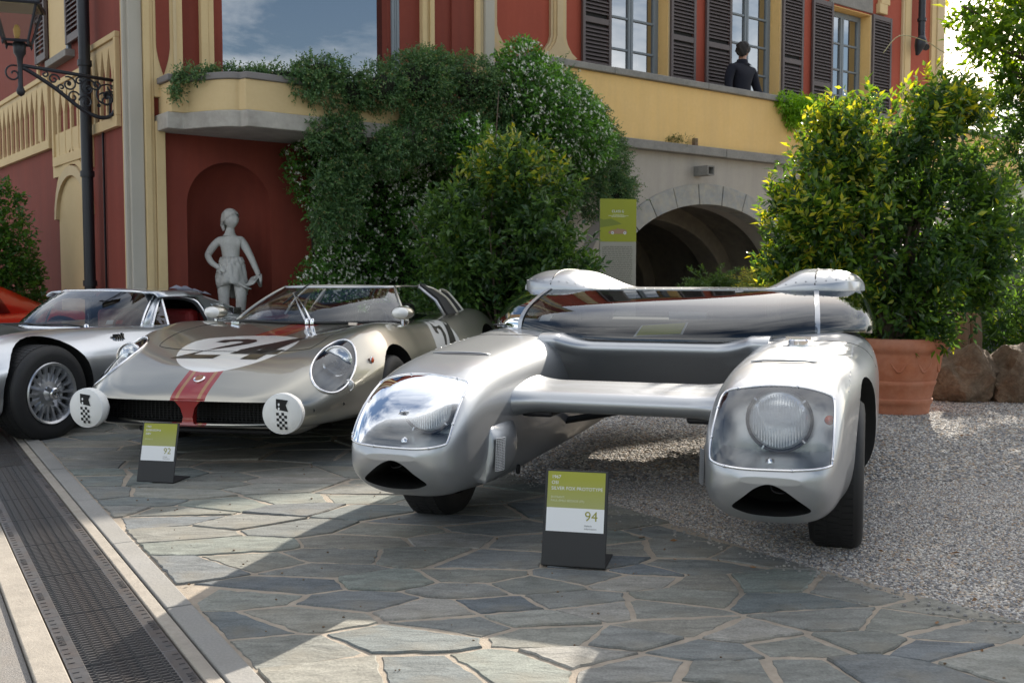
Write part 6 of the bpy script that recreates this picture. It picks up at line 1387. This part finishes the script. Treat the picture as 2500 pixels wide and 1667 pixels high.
# ------------------------------------------------------------------ foliage
def leaves(P, N, L, W, rnd, fold=.25, droop=.0, spin=None):
    """numpy leaf cloud: P base points, N leaf directions, L/W sizes -> mesh arrays (6 verts, 4 quads-ish per leaf)"""
    n = len(P); N = N / (np.linalg.norm(N, axis=1, keepdims=True) + 1e-9)
    r = rng.normal(size=(n, 3)); r[:, 2] = np.abs(r[:, 2]) * 1.3 + .35
    S_ = np.cross(N, r); S_ /= np.linalg.norm(S_, axis=1, keepdims=True) + 1e-9; U = np.cross(S_, N)
    L = L[:, None]; W = W[:, None]
    b = P; m1 = P + N * L * .45 - U * W * fold * .6; t = P + N * L - U * L * droop
    l = P + N * L * .42 + S_ * W * .5 + U * W * fold * .3; rr = P + N * L * .42 - S_ * W * .5 + U * W * fold * .3
    V = np.stack([b, l, t, rr, m1], 1).reshape(-1, 3)
    base = np.arange(n)[:, None] * 5
    T = np.concatenate([base + np.array([[0, 4, 1]]), base + np.array([[1, 4, 2]]), base + np.array([[2, 4, 3]]), base + np.array([[3, 4, 0]])], 1).reshape(-1, 3)
    return V, T, np.repeat(rnd, 5)
def leafmesh(name, parts, m, parent, **k):
    Vs, Ts, Rs = [], [], []; off = 0
    for V, T, r in parts: Vs.append(V); Ts.append(T + off); Rs.append(r); off += len(V)
    V = np.concatenate(Vs); T = np.concatenate(Ts); r = np.concatenate(Rs)
    me = bpy.data.meshes.new(name); me.vertices.add(len(V)); me.vertices.foreach_set('co', V.astype('f').ravel()); me.loops.add(len(T) * 3); me.loops.foreach_set('vertex_index', T.astype('i').ravel()); me.polygons.add(len(T)); me.polygons.foreach_set('loop_start', np.arange(0, len(T) * 3, 3).astype('i')); me.update(calc_edges=True)
    at = me.attributes.new('rnd', 'FLOAT', 'POINT'); at.data.foreach_set('value', r.astype('f')); me.shade_smooth()
    return mo(name, me, m, parent, **k)
def blob_pts(blobs, n, shell=.65):
    """points in a union of ellipsoids, biased to the shell; returns points and outward directions"""
    w = np.array([b[3] * b[4] + b[3] * b[5] + b[4] * b[5] for b in blobs]); w = w / w.sum(); out = []; dirs = []
    for b, k in zip(blobs, rng.multinomial(n, w)):
        d = rng.normal(size=(k, 3)); d /= np.linalg.norm(d, axis=1, keepdims=True); q = np.where(rng.random(k) < shell, rng.uniform(.86, 1.04, k), rng.random(k) ** .5)[:, None]
        out.append(np.array(b[:3]) + d * q * np.array(b[3:6])); dirs.append(d / np.array(b[3:6]) * min(b[3:6]))
    return np.concatenate(out), np.concatenate(dirs)
def sprigs(P, Dn, k, L, W, sp, young=.3, up=.5, spread=.9, lenv=.12, droop=.15):
    """twigs at P growing along Dn with k leaves each"""
    n = len(P); D_ = Dn + rng.normal(size=(n, 3)) * .45 + np.array([0, 0, up]); D_ /= np.linalg.norm(D_, axis=1, keepdims=True)
    tl = sp * rng.uniform(.6, 1.3, n); parts = []
    age = rng.random(n)
    for i in range(k):
        q = (i + .3) / k; B_ = P + D_ * (tl * (q - .5))[:, None]
        a = i * 2.4 + rng.random(n) * 6.28; ref = np.cross(D_, np.array([.3, .2, 1.])); ref /= np.linalg.norm(ref, axis=1, keepdims=True) + 1e-9; o2 = np.cross(D_, ref)
        side = ref * np.cos(a)[:, None] + o2 * np.sin(a)[:, None]; N = D_ * (.55 + .5 * q) + side * spread
        rv = np.clip(age * .55 + young * q * (age > .35) + rng.normal(size=n) * .08, 0, 1)
        parts.append(leaves(B_, N, L * rng.uniform(.7, 1.25, n), W * rng.uniform(.75, 1.2, n), rv, .3, droop))
    return parts
def branches(name, root, ends, m, parent, r0=.03):
    mb = MB()
    for e in ends:
        a = Vector(root); b = Vector(e); mid = a.lerp(b, .5) + Vector((random.uniform(-.12, .12), random.uniform(-.12, .12), random.uniform(.0, .15)))
        P = crs([a, a.lerp(mid, .6), mid, b], 3); mb.add(*tube(P, [r0 * (1 - .82 * k / (len(P) - 1)) for k in range(len(P))], 6))
    return mb.build(name, m, parent, smooth=True)
osm = leafmat('broadleaf_shrub_leaf', (.034, .078, .030), (.095, .185, .030), .34, .26, (.34, .33, .04))
potl = leafmat('camphor_leaf', (.030, .070, .026), (.085, .172, .022), .46, .22, (.46, .44, .05))
coto = leafmat('small_cotoneaster_leaf', (.048, .115, .045), (.11, .20, .065), .28, .45, (.26, .17, .06))
jas = leafmat('jasmine_leaf', (.05, .14, .03), (.14, .32, .05), .30, .35)
hedgel = leafmat('hedge_leaf', (.028, .085, .016), (.09, .22, .03), .32, .35)
wist = leafmat('tree_leaf', (.05, .12, .012), (.16, .27, .025), .45, .4, (.30, .30, .05))
flower = mat('white_jasmine_flower', (.74, .74, .66), .7)
core = mat('shaded_twigs', (.018, .022, .012), .95)  # near-black colour stands for shade deep inside the foliage
def plant(name, loc, label, cat='shrub', group=None): return empty(name, loc, 0, label=label, cat=cat, group=group)
# shrub in front of the climbing wall
sh = plant('evergreen_shrub', (-.12, 10.0, 0), 'large dark green evergreen shrub standing behind the spyder cockpit')
bl = [(0, 0, 1.15, .80, .70, .85), (-.35, .0, .75, .62, .6, .7), (.42, -.05, .85, .62, .6, .75), (.10, -.05, 1.75, .58, .55, .70), (-.30, -.1, 1.45, .55, .5, .6), (.42, .0, 1.5, .50, .45, .6), (.0, .0, .45, .85, .7, .45), (.12, 0, 2.2, .34, .34, .38), (.72, .0, .75, .35, .35, .5), (-.62, 0, .6, .4, .4, .5)]
bl2 = []
for b in bl:
    for _ in range(5):
        d = rng.normal(size=3); d /= np.linalg.norm(d); bl2.append((*(np.array(b[:3]) + d * np.array(b[3:6]) * rng.uniform(.55, .95)), *(np.array(b[3:6]) * rng.uniform(.25, .45))))
P, Dn = blob_pts(bl2, 3500, .7); P1, D1 = blob_pts(bl, 1300, .4); P = np.concatenate([P, P1]); Dn = np.concatenate([Dn, D1]); keep = P[:, 2] > .02; P, Dn = P[keep], Dn[keep]
tp = (P[:, 2] > 1.95) & (rng.random(len(P)) < .5); yp = sprigs(P[tp] + Dn[tp] * .06, Dn[tp] + np.array([0, 0, .4]), 8, .075, .032, .2, 0, .8); yp = [(v, t_, rng.uniform(.72, 1., len(r_) // 5).repeat(5)) for v, t_, r_ in yp]
leafmesh('crown', sprigs(P, Dn, 7, .078, .036, .16, .18) + yp, osm, sh)
branches('trunk', (0, .05, 0), [tuple(np.array(b[:3]) + rng.normal(size=3) * .3) for b in bl for _ in range(4)], bark, sh, .026)
# white-flowering creeper up the tower wall and its crown above the balcony
jm = plant('jasmine_creeper', VW(5.9, -.3), 'green jasmine creeper with small white flowers covering the tower wall', 'creeper')
def V2(s, t, z): x, y, _ = VW(s, t); o = jm.location; return (x - o.x, y - o.y, z)
def wallfield(n, s0, s1, z0, z1, t0, dt, f=None):
    s = rng.uniform(s0, s1, n); z = rng.uniform(z0, z1, n); t = t0 - np.abs(rng.normal(size=n)) * dt + .12 * np.sin(s * 3.1 + z * 2.2)
    if f is not None: k = f(s, z); s, z, t = s[k], z[k], t[k]
    return s, t, z
def to_world(s, t, z, o): return np.stack([s * .79 - (10.36 + t) * .613 - o.x, s * .613 + (10.36 + t) * .79 - o.y, z], 1)
FN = np.array([.613, -.79, 0])
edge = lambda s, z: (s > 4.86 + .18 * np.sin(z * 5) + .25 * np.maximum(0, .9 - z) * 0) 
s, t, z = wallfield(8200, 4.75, 7.9, 0, 2.95, -.30, .16, edge); Pj = to_world(s, t, z, jm.location)
parts = sprigs(Pj, np.tile(FN, (len(Pj), 1)), 5, .050, .024, .10, .2, .2)
bl = [(*V2(7.4, -1.15, 3.18), .50, .38, .42), (*V2(7.85, -1.1, 2.95), .55, .42, .42), (*V2(7.3, -1.1, 3.52), .26, .24, .26), (*V2(8.3, -.95, 2.75), .45, .34, .36), (*V2(6.5, -1.25, 2.55), .30, .22, .26)]
P, Dn = blob_pts(bl, 2900, .8); parts += sprigs(P, Dn, 6, .058, .028, .13, .55, .4)
leafmesh('crown', parts, jas, jm)
# flowers: five-petal stars
def flowers(P, r):
    n = len(P); out = []
    ax = FN + rng.normal(size=(n, 3)) * .45 + np.array([0, 0, .35]); ax /= np.linalg.norm(ax, axis=1, keepdims=True); a = np.cross(ax, np.array([.1, .9, .3])); a /= np.linalg.norm(a, axis=1, keepdims=True); b = np.cross(ax, a)
    for k in range(5):
        th = k * 1.2566 + rng.random(n) * .3; N = a * np.cos(th)[:, None] + b * np.sin(th)[:, None] + ax * .15; out.append(leaves(P, N, r * rng.uniform(.8, 1.2, n), r * .55 * np.ones(n), np.zeros(n), .1))
    return out
k = (rng.random(len(Pj)) < .30) & (np.sin(Pj[:, 0] * 4 + Pj[:, 2] * 3) + rng.normal(size=len(Pj)) * .8 > -.3); Pf = Pj[k] + FN * .08
Pf = np.repeat(Pf, 3, 0) + rng.normal(size=(3 * len(Pf), 3)) * .030
Pt = P[(rng.random(len(P)) < .30) & (Dn @ FN > -.1)]; Pt = np.repeat(Pt + FN * .05, 3, 0) + rng.normal(size=(3 * int(len(Pt)), 3)) * .030
leafmesh('flowers', flowers(np.concatenate([Pf, Pt]), .021), flower, jm, kind='stuff')
mb = MB()
for q in np.linspace(5.0, 7.8, 9): mb.add(*tube(crs([V2(q, -.12, 0), V2(q + random.uniform(-.2, .2), -.14, 1.0), V2(q + random.uniform(-.3, .3), -.15, 2), V2(q + random.uniform(-.4, .4), -.3, 3)], 4), .014, 5))
mb.build('trunk', bark, jm, smooth=True)
box('creeper_shade', 0, 1, 0, 1, 0, 1, core, jm).name = 'inner_shade'  # dark slab that paints the shade behind the creeper leaves
ig = [c for c in jm.children if c.name == 'inner_shade'][0]; ig.data.clear_geometry(); ig.data.from_pydata([V2(5.2, -.05, 0), V2(7.7, -.05, 0), V2(7.7, -.05, 3.0), V2(5.2, -.05, 2.5), V2(5.2, -.10, 0), V2(7.7, -.10, 0), V2(7.7, -.10, 3.0), V2(5.2, -.10, 2.5)], [], [(4, 5, 6, 7), (0, 3, 2, 1), (0, 1, 5, 4), (1, 2, 6, 5), (2, 3, 7, 6), (3, 0, 4, 7)])
# cascading cotoneaster over the balcony and terrace corner
co_ = plant('cotoneaster_cascade', VW(7.0, -.6), 'dense small-leaved cotoneaster cascading over the balcony and terrace corner', 'creeper')
def V3(s, t, z): x, y, _ = VW(s, t); o = co_.location; return (x - o.x, y - o.y, z)
cas = []
def casc(s, t, zt, zb, w, dep): 
    n = max(2, int((zt - zb) / .28))
    for i in range(n): q = i / (n - 1); cas.append((*V3(s + random.uniform(-.08, .08) + .1 * q * 0, t - dep * math.sin(q * 2.2) + random.uniform(-.05, .05), zt + (zb - zt) * q), w * random.uniform(.8, 1.15) * (1 - .35 * q), w * random.uniform(.6, .9), w * random.uniform(.7, 1.0)))
for q in ((4.72, -.93, 3.0, 2.5, .18, .04), (4.92, -.95, 3.0, 1.65, .22, .05), (5.15, -.98, 3.0, 1.8, .24, .06), (5.5, -1.0, 3.08, 2.4, .30, .12), (5.85, -1.0, 3.18, 2.6, .33, .12), (6.25, -1.0, 3.28, 2.65, .35, .12), (6.65, -1.0, 3.25, 2.6, .35, .12), (7.0, -1.0, 3.15, 2.5, .34, .12), (7.6, -.7, 3.1, 2.4, .34, .12), (8.1, -.5, 3.45, 2.4, .36, .2), (8.5, -.45, 3.35, 2.35, .36, .2), (8.9, -.42, 3.15, 2.2, .36, .25), (9.25, -.40, 2.90, 2.2, .33, .22), (9.5, -.36, 2.66, 2.25, .26, .15)): casc(*q)
cas += [(*V3(4.5, -.80, 3.12), .35, .12, .07), (*V3(4.1, -.68, 3.1), .35, .10, .06), (*V3(3.75, -.48, 3.08), .2, .10, .06), (*V3(3.60, -.40, 2.95), .06, .06, .14), (*V3(4.9, -.9, 3.2), .3, .15, .12)]
P, Dn = blob_pts(cas, 17500, .85); Dd = Dn * .8 + FN * .5
parts = sprigs(P, Dd, 9, .030, .018, .17, .38, -.15, .8)
# trailing sprays that break the outline
k = rng.choice(len(P), 420); E = []
for q in k:
    if P[q, 2] < 2.0: continue
    d = Dn[q] * .7 + FN * .5 + np.array([0, 0, random.uniform(-.6, .8)]); d /= np.linalg.norm(d); Ls = random.uniform(.08, .26)
    for i in range(9): E.append(np.concatenate([P[q] + d * Ls * i / 8 + np.array([0, 0, -.25 * (Ls * i / 8) ** 2 * 4]), d]))
E = np.array(E); parts += sprigs(E[:, :3], E[:, 3:], 3, .024, .014, .05, .3, 0, 1.)
leafmesh('crown', parts, coto, co_)
P2, D2 = blob_pts([c for c in cas if c[2] > 1.6], 1500, .9); leafmesh('berries_and_blossom', flowers(P2 + FN * .06, .009), mat('tiny_buff_blossom', (.42, .30, .18), .7), co_, kind='stuff')
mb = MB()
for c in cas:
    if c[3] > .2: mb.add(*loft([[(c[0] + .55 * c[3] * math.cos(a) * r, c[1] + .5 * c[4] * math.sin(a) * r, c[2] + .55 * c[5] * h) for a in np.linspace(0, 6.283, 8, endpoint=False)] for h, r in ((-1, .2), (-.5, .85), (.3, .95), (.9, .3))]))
mb.build('inner_shade', core, co_, kind='stuff')  # dark lumps standing in for shade inside the cascade
# potted shrub at right
pot = empty('terracotta_pot', (3.15, 8.35, 0), 0, label='large moulded terracotta pot on the gravel beside the twin-hull car', cat='pot')
prof = [(.001, .015), (.25, .015), (.255, .05), (.262, .09), (.275, .10), (.278, .13), (.268, .14), (.29, .24), (.298, .25), (.302, .275), (.296, .285), (.305, .30), (.335, .43), (.345, .49), (.352, .51), (.375, .525), (.392, .555), (.395, .59), (.382, .62), (.355, .625), (.34, .60), (.34, .54)]
mk('pot_wall', *lathe(prof, 48), terracotta, pot, smooth=True, sharp=50); mk('soil', *lathe([(.338, .55), (.001, .56)], 24), bark, pot)
for k in range(10):   # relief swags under the rim
    a = k * .628; mk('relief_swag', *tube(crs([(.328 * math.cos(a - .2), .328 * math.sin(a - .2), .44), (.322 * math.cos(a), .322 * math.sin(a), .36), (.328 * math.cos(a + .2), .328 * math.sin(a + .2), .44)], 4), .010, 6), terracotta, pot, smooth=True)
ps = plant('potted_shrub', (3.12, 8.35, .55), 'big glossy green shrub with yellow young leaves growing in the terracotta pot')
bl = [(-.12, 0, 1.05, .80, .7, .62), (-.55, -.05, .85, .52, .5, .50), (.36, 0, .95, .46, .5, .6), (-.14, .0, 1.60, .62, .55, .44), (.26, .05, 1.62, .44, .5, .42), (-.62, .0, 1.35, .38, .38, .40), (.05, 0, .50, .60, .55, .42), (.48, .05, .52, .38, .4, .42), (-.85, 0, .72, .28, .28, .26), (.1, 0, .2, .42, .38, .25), (.42, .1, 1.9, .22, .25, .22)]
bl2 = []
for b in bl:
    for _ in range(5):
        d = rng.normal(size=3); d /= np.linalg.norm(d); bl2.append((*(np.array(b[:3]) + d * np.array(b[3:6]) * rng.uniform(.55, .98)), *(np.array(b[3:6]) * rng.uniform(.22, .42))))
P, Dn = blob_pts(bl2, 3300, .7); P1, D1 = blob_pts(bl, 1700, .45); P = np.concatenate([P, P1]); Dn = np.concatenate([Dn, D1])
parts = sprigs(P, Dn, 7, .072, .033, .17, .35)
k = (P[:, 0] < -.25) & (rng.random(len(P)) < .26) | (P[:, 2] > 1.7) & (rng.random(len(P)) < .42); yp = P[k] + Dn[k] * .08  # young growth, plus sunlit left and top edges put into leaf colour
pp = sprigs(yp, Dn[k] + np.array([0, 0, .4]), 8, .075, .032, .20, 0, .8)
pp = [(v, t_, np.clip(r_ * 0 + rng.uniform(.75, 1., len(r_) // 5).repeat(5), 0, 1)) for v, t_, r_ in pp]
leafmesh('crown', parts + pp, potl, ps)
branches('trunk', (0, 0, .0), [tuple(np.array(b[:3]) + rng.normal(size=3) * .10) for b in bl for _ in range(4)], bark, ps, .03)
# hedge-like bush at the right edge
he = plant('tall_hedge_bush', (5.38, 10.2, -.12), 'tall narrow-leaved bush running out of the right picture edge', 'bush')
bl = [(0, 0, .9, .55, .5, .7), (.1, 0, 1.7, .60, .5, .6), (-.05, 0, 2.2, .50, .45, .5), (-.15, -.1, .45, .42, .4, .35), (.2, 0, 2.3, .45, .5, .4), (.5, 0, 1.4, .6, .5, 1.2)]
bl = [tuple(q * 1.28 for q in b) for b in bl]
P, Dn = blob_pts(bl, 3300, .7); leafmesh('crown', sprigs(P, Dn, 8, .100, .026, .16, .35, .45), potl, he); branches('trunk', (0, 0, -.3), [tuple(np.array(b[:3])) for b in bl for _ in range(3)], bark, he, .035)
# tree whose branches hang in at the top right
tr = plant('overhanging_tree', (6.3, 10.6, -.25), 'tree with bright green leaves hanging in from the upper right', 'tree')
ends = []; bl = []
for (x, y, z, r) in ((-1.55, -.6, 3.65, .45), (-1.15, -.4, 4.2, .55), (-.7, -.5, 3.7, .5), (-.9, -.2, 4.8, .6), (-.3, -.3, 4.5, .6), (0, 0, 5.2, .7), (-1.35, -.6, 3.25, .30), (-.95, -.6, 3.15, .32), (-.5, -.5, 3.2, .35), (-1.75, -.5, 4.4, .35), (.4, 0, 4.0, .6), (-1.9, -.5, 3.9, .22)): bl.append((x, y, z, r, r * .9, r * .6)); ends += [(x + random.uniform(-r, r) * .6, y + random.uniform(-r, r) * .6, z + random.uniform(-r, r) * .4) for _ in range(4)]
P, Dn = blob_pts(bl, 1500, .5); leafmesh('crown', sprigs(P, Dn * np.array([1, 1, .3]), 9, .105, .040, .30, .5, -.1, 1.1, droop=.3), wist, tr)
branches('limbs', (0, 0, 3.0), ends, bark, tr, .05); mk('trunk', *tube([(0, 0, 0), (.05, 0, 1.2), (-.03, .05, 2.4), (0, 0, 3.1)], [.16, .13, .11, .09], 12), bark, tr, smooth=True)
P = [(-1.9, -.6, 3.62), (-2.1, -.62, 3.50), (-2.35, -.64, 3.62), (-2.6, -.66, 3.66), (-2.75, -.66, 3.50)]; mk('bare_tendril', *tube(crs(P, 5), .0045, 5), mat('pale_twig', (.40, .36, .2), .8), tr, smooth=True)
# vine on the terrace parapet
tv = plant('terrace_vine', VW(13.9, -.1, 3.7), 'bright green feathery vine spilling over the yellow parapet', 'vine')
def rel(o, s, t, z): x, y, _ = VW(s, t); return (x - o.x, y - o.y, z - o.z)
bl = [(*rel(tv.location, 13.5, -.1, 3.86), .25, .2, .14), (*rel(tv.location, 13.9, -.15, 3.75), .35, .22, .20), (*rel(tv.location, 14.3, -.15, 3.72), .35, .22, .18), (*rel(tv.location, 14.5, -.1, 3.50), .3, .2, .16), (*rel(tv.location, 13.65, -.12, 3.62), .2, .15, .14), (*rel(tv.location, 14.8, -.1, 3.6), .3, .2, .2)]
P, Dn = blob_pts(bl, 1200, .7); leafmesh('crown', sprigs(P, Dn, 8, .075, .020, .16, .4, .2), leafmat('feathery_vine_leaf', (.10, .25, .02), (.22, .42, .03), .45, .45), tv)
mk('trunk', *tube(crs([rel(tv.location, 13.6, -.1, 3.8), rel(tv.location, 14.2, -.12, 3.55), rel(tv.location, 14.9, -.1, 3.45), rel(tv.location, 15.5, -.1, 3.4)], 4), .016, 6), bark, tv, smooth=True)
# hedge at the left edge
lh = plant('clipped_hedge', (-6.35, 11.3, 0), 'dense dark green hedge at the left picture edge behind the coupe', 'hedge')
bl = [(0, 0, 1.0, 1.05, .6, 1.0), (.45, .1, 1.55, .55, .5, .7), (-.7, 0, 1.5, .8, .6, .95), (.62, .15, .7, .5, .5, .7), (-.1, .05, 1.95, .7, .5, .35), (.65, .1, 1.2, .42, .4, .5)]
P, Dn = blob_pts(bl, 4300, .85); leafmesh('crown', sprigs(P, Dn, 7, .062, .030, .13, .35, .3), hedgel, lh); branches('trunk', (0, 0, 0), [tuple(np.array(b[:3])) for b in bl for _ in range(3)], bark, lh, .03)
# junipers in front of the arch
jl = leafmat('juniper_needle', (.04, .09, .02), (.12, .20, .03), .3, .6, (.42, .38, .06))
for (x, y, z, yv, lab) in ((2.05, 10.6, 1.22, .25, 'dark green juniper behind the class panel'), (2.50, 10.2, 1.20, .9, 'yellow tipped juniper spray in front of the arch'), (3.45, 10.3, 1.20, .9, 'small yellow juniper spray behind the right roof bubble')):
    ju = plant('juniper', (x, y, 0), lab, 'juniper', 'low junipers before the arch'); big = 1 if yv < .5 else .6
    E = []
    for q in range(int(60 * big)):
        a = random.uniform(0, 6.28); d = np.array([math.cos(a) * .7, math.sin(a) * .5, random.uniform(.25, 1.0)]); d /= np.linalg.norm(d); Ls = random.uniform(.25, .5)
        for i in range(12): E.append(np.concatenate([np.array([0, 0, z - .25]) + d * Ls * i / 11 + np.array([0, 0, -.15 * (i / 11) ** 2]), d]))
    E = np.array(E); pj = sprigs(E[:, :3], E[:, 3:], 6, .045, .009, .05, .2, .1, 1.0); pj = [(v, t_, np.clip(yv + rng.normal(size=len(r_) // 5).repeat(5) * .15, 0, 1)) for v, t_, r_ in pj]
    leafmesh('crown', pj, jl, ju); mk('trunk', *tube([(0, 0, 0), (.02, 0, z * .5), (0, 0, z - .2)], [.03, .025, .015], 7), bark, ju, smooth=True)
# weeds on the ledge
wd = plant('ledge_weed', VW(10.95, -.05, 3.03), 'small tuft of weeds growing on the stone ledge above the arch', 'weed')
P = rng.normal(size=(60, 3)) * np.array([.14, .03, .03]) + np.array([0, 0, .05]); leafmesh('crown', sprigs(P, np.tile(np.array([[0, 0, 1.]]), (60, 1)), 5, .05, .012, .08, .3, .4), leafmat('weed_leaf', (.06, .09, .02), (.14, .15, .04), .3, .6), wd)
# metal barrier in the arch
br = empty('metal_barrier', VW(10.35, .9, 0), VA, label='low grey metal barrier in the shade of the arch', cat='barrier')
for q in ((-.5, 0, .5, .0),): mk('top_rail', *boxg(-.6, .6, -.03, .03, .98, 1.03), alloy, br); mk('post', *boxg(.54, .6, -.02, .02, 0, .98), alloy, br); mk('post', *boxg(-.6, -.54, -.02, .02, 0, .98), alloy, br); mk('panel', *boxg(-.54, .54, -.005, .005, .3, .98), darkmetal, br)
# stone wall, stump and rocks at right
rw_ = empty('rubble_wall', (6.2, 11.6, 0), R(6), label='blue grey rubble stone wall behind the potted shrub', cat='wall')
wsm = []
for k in range(4):
    V, F = loft([[(-.5, -.1, -.5), (.5, -.1, -.5), (.5, -.1, .5), (-.5, -.1, .5)], [(-.46 + random.uniform(-.08, .04), -.16, -.44 + random.uniform(-.06, .06)), (.46 + random.uniform(-.04, .08), -.16, -.44 + random.uniform(-.06, .06)), (.44 + random.uniform(-.06, .06), -.16, .44), (-.44, -.16, .44 + random.uniform(-.08, .05))]]); wsm.append((V, F))
bed = box('wall_core', -3.2, 2.2, 0, .5, 0, 1.25, mortar, rw_)
mes = []
for V, F in wsm:
    q = bpy.data.meshes.new('stone'); q.from_pydata(V, [], F); q.materials.append(wallstone); mes.append(q)
z = 0
while z < 1.2:
    h = random.uniform(.10, .2); x = -3.2
    while x < 2.2:
        w = random.uniform(.14, .42); o = mo('stone', random.choice(mes), None, rw_); o.location = (x + w / 2, .09, z + h / 2); o.scale = (w * .95, 1 + random.uniform(-.1, .3), h * .93); x += w
    z += h
stp = empty('log_stump', (4.22, 9.6, 0), 0, label='split upright wooden stump standing on the rock edge', cat='stump')
for k, (x, y, r, h) in enumerate(((0, 0, .07, .85), (.11, .02, .075, .80), (.05, .05, .06, .76))):
    V, F = tube([(x, y, .3), (x + .01, y, .55), (x - .005, y, h)], [r * 1.1, r, r * .92], 11); V = [(a + random.uniform(-.008, .008), b + random.uniform(-.008, .008), c + (random.uniform(-.03, .03) if c > .7 else 0)) for a, b, c in V]; mk('timber', V, F, wood, stp, smooth=True, sharp=50)
def rock(name, loc, sx, sy, sz, seed, par=None, **k):
    rr = np.random.default_rng(seed); b = bmesh.new(); bmesh.ops.create_icosphere(b, subdivisions=4, radius=1)
    from mathutils import noise as mn
    for v in b.verts:
        c = v.co.copy(); n1 = mn.fractal(c * 1.6 + Vector((seed, 0, 0)), 1, 2, 5); n2 = mn.fractal(c * 5 + Vector((0, seed, 0)), 1, 2, 4); v.co = Vector((c.x * sx, c.y * sy, c.z * sz)) * (1 + .28 * n1 + .09 * n2)
    me = bpy.data.meshes.new(name); b.to_mesh(me); b.free(); return mo(name, me, rockm, par, smooth=True, sharp=40, loc=loc, **k)
for k, (x, y, sx, sz, lab) in enumerate(((4.05, 9.25, .34, .36, 'brown boulder in the rock edge next to the pot'), (4.62, 9.15, .42, .38, 'middle brown boulder in the rock edge below the stump'), (5.25, 9.0, .5, .40, 'rightmost brown boulder of the rock edge, low and long'))):
    rock('boulder', (x, y, .12), sx, .35, sz, 20 + k, label=lab, cat='boulder', group='boulders edging the gravel')
# hills and wooded slope far right
hm = mat('wooded_hill', (.045, .075, .05), .95, noise=[(.05, .7, (.03, .05, .04)), (.4, .6, (.07, .10, .06))], bump=(.4, 1, 3.))
hv = [[(x, 260 + 40 * j, (42 + 26 * math.sin(x * .012 + 1) + 9 * math.sin(x * .07) + 3 * math.sin(x * .31)) * (0 if j == 0 else min(1, .55 * j))) for x in np.linspace(-300, 700, 120)] for j in range(4)]
mk('hill', *loft(hv, False, False), hm, kind='structure', smooth=True, label='wooded hillside across the lake')

# trees of the park behind the camera: they show in the paint and the glass
bk = empty('park_trees', (0, -16, 0), 0); bk['kind'] = 'stuff'; bk['label'] = 'belt of park trees across the forecourt, seen only as reflections'
bl = [(x + random.uniform(-1, 1), random.uniform(-2, 2), random.uniform(1.5, 4), random.uniform(1.6, 2.6), 1.5, random.uniform(1.2, 2.2)) for x in np.linspace(-26, 26, 26)]
P, Dn = blob_pts(bl, 2600, .8); o = leafmesh('foliage', sprigs(P, Dn, 6, .42, .22, .7, .3), hedgel, bk)

# stray pebbles spilled over the paving edge, and fallen leaves
mb = MB()
for k in range(420):
    y = random.uniform(2.5, 5.6); d = abs(random.gauss(0, .09)); x = bx_(y) - d - .01; r = random.uniform(.003, .0075); a = random.uniform(0, 6); z0 = .020
    mb.add(*loft([[(x + math.cos(a + t) * r * s_, y + math.sin(a + t) * r * s_ * .75, z0 + z_ * r) for t in (0, 1.05, 2.1, 3.14, 4.2, 5.2)] for s_, z_ in ((.7, 0), (1, .5), (.55, 1.1))]))
mb.build('stray_pebbles', [mat('stray_pebble_grey', (.34, .32, .29), .8, noise=(25, 1, (.16, .16, .17)))], kind='stuff', label='pebbles spilled from the gravel onto the flagstones', cat='gravel')
n = 170; P = np.stack([rng.uniform(-.6, 3.6, n), rng.uniform(2.9, 8.5, n), np.full(n, .026)], 1); P = np.array([p for p in P if p[0] > bx_(p[1]) - .5]); N = rng.normal(size=(len(P), 3)) * np.array([1, 1, .12])
V, T, r_ = leaves(P, N, rng.uniform(.02, .045, len(P)), rng.uniform(.010, .02, len(P)), rng.random(len(P)), .3); V[:, 2] = np.maximum(V[:, 2], .024)
leafmesh('fallen_leaves', [(V, T, r_)], mat('dry_leaf', (.20, .10, .04), .8), None, kind='stuff', label='dry brown leaves fallen on the gravel and paving edge', cat='leaves')
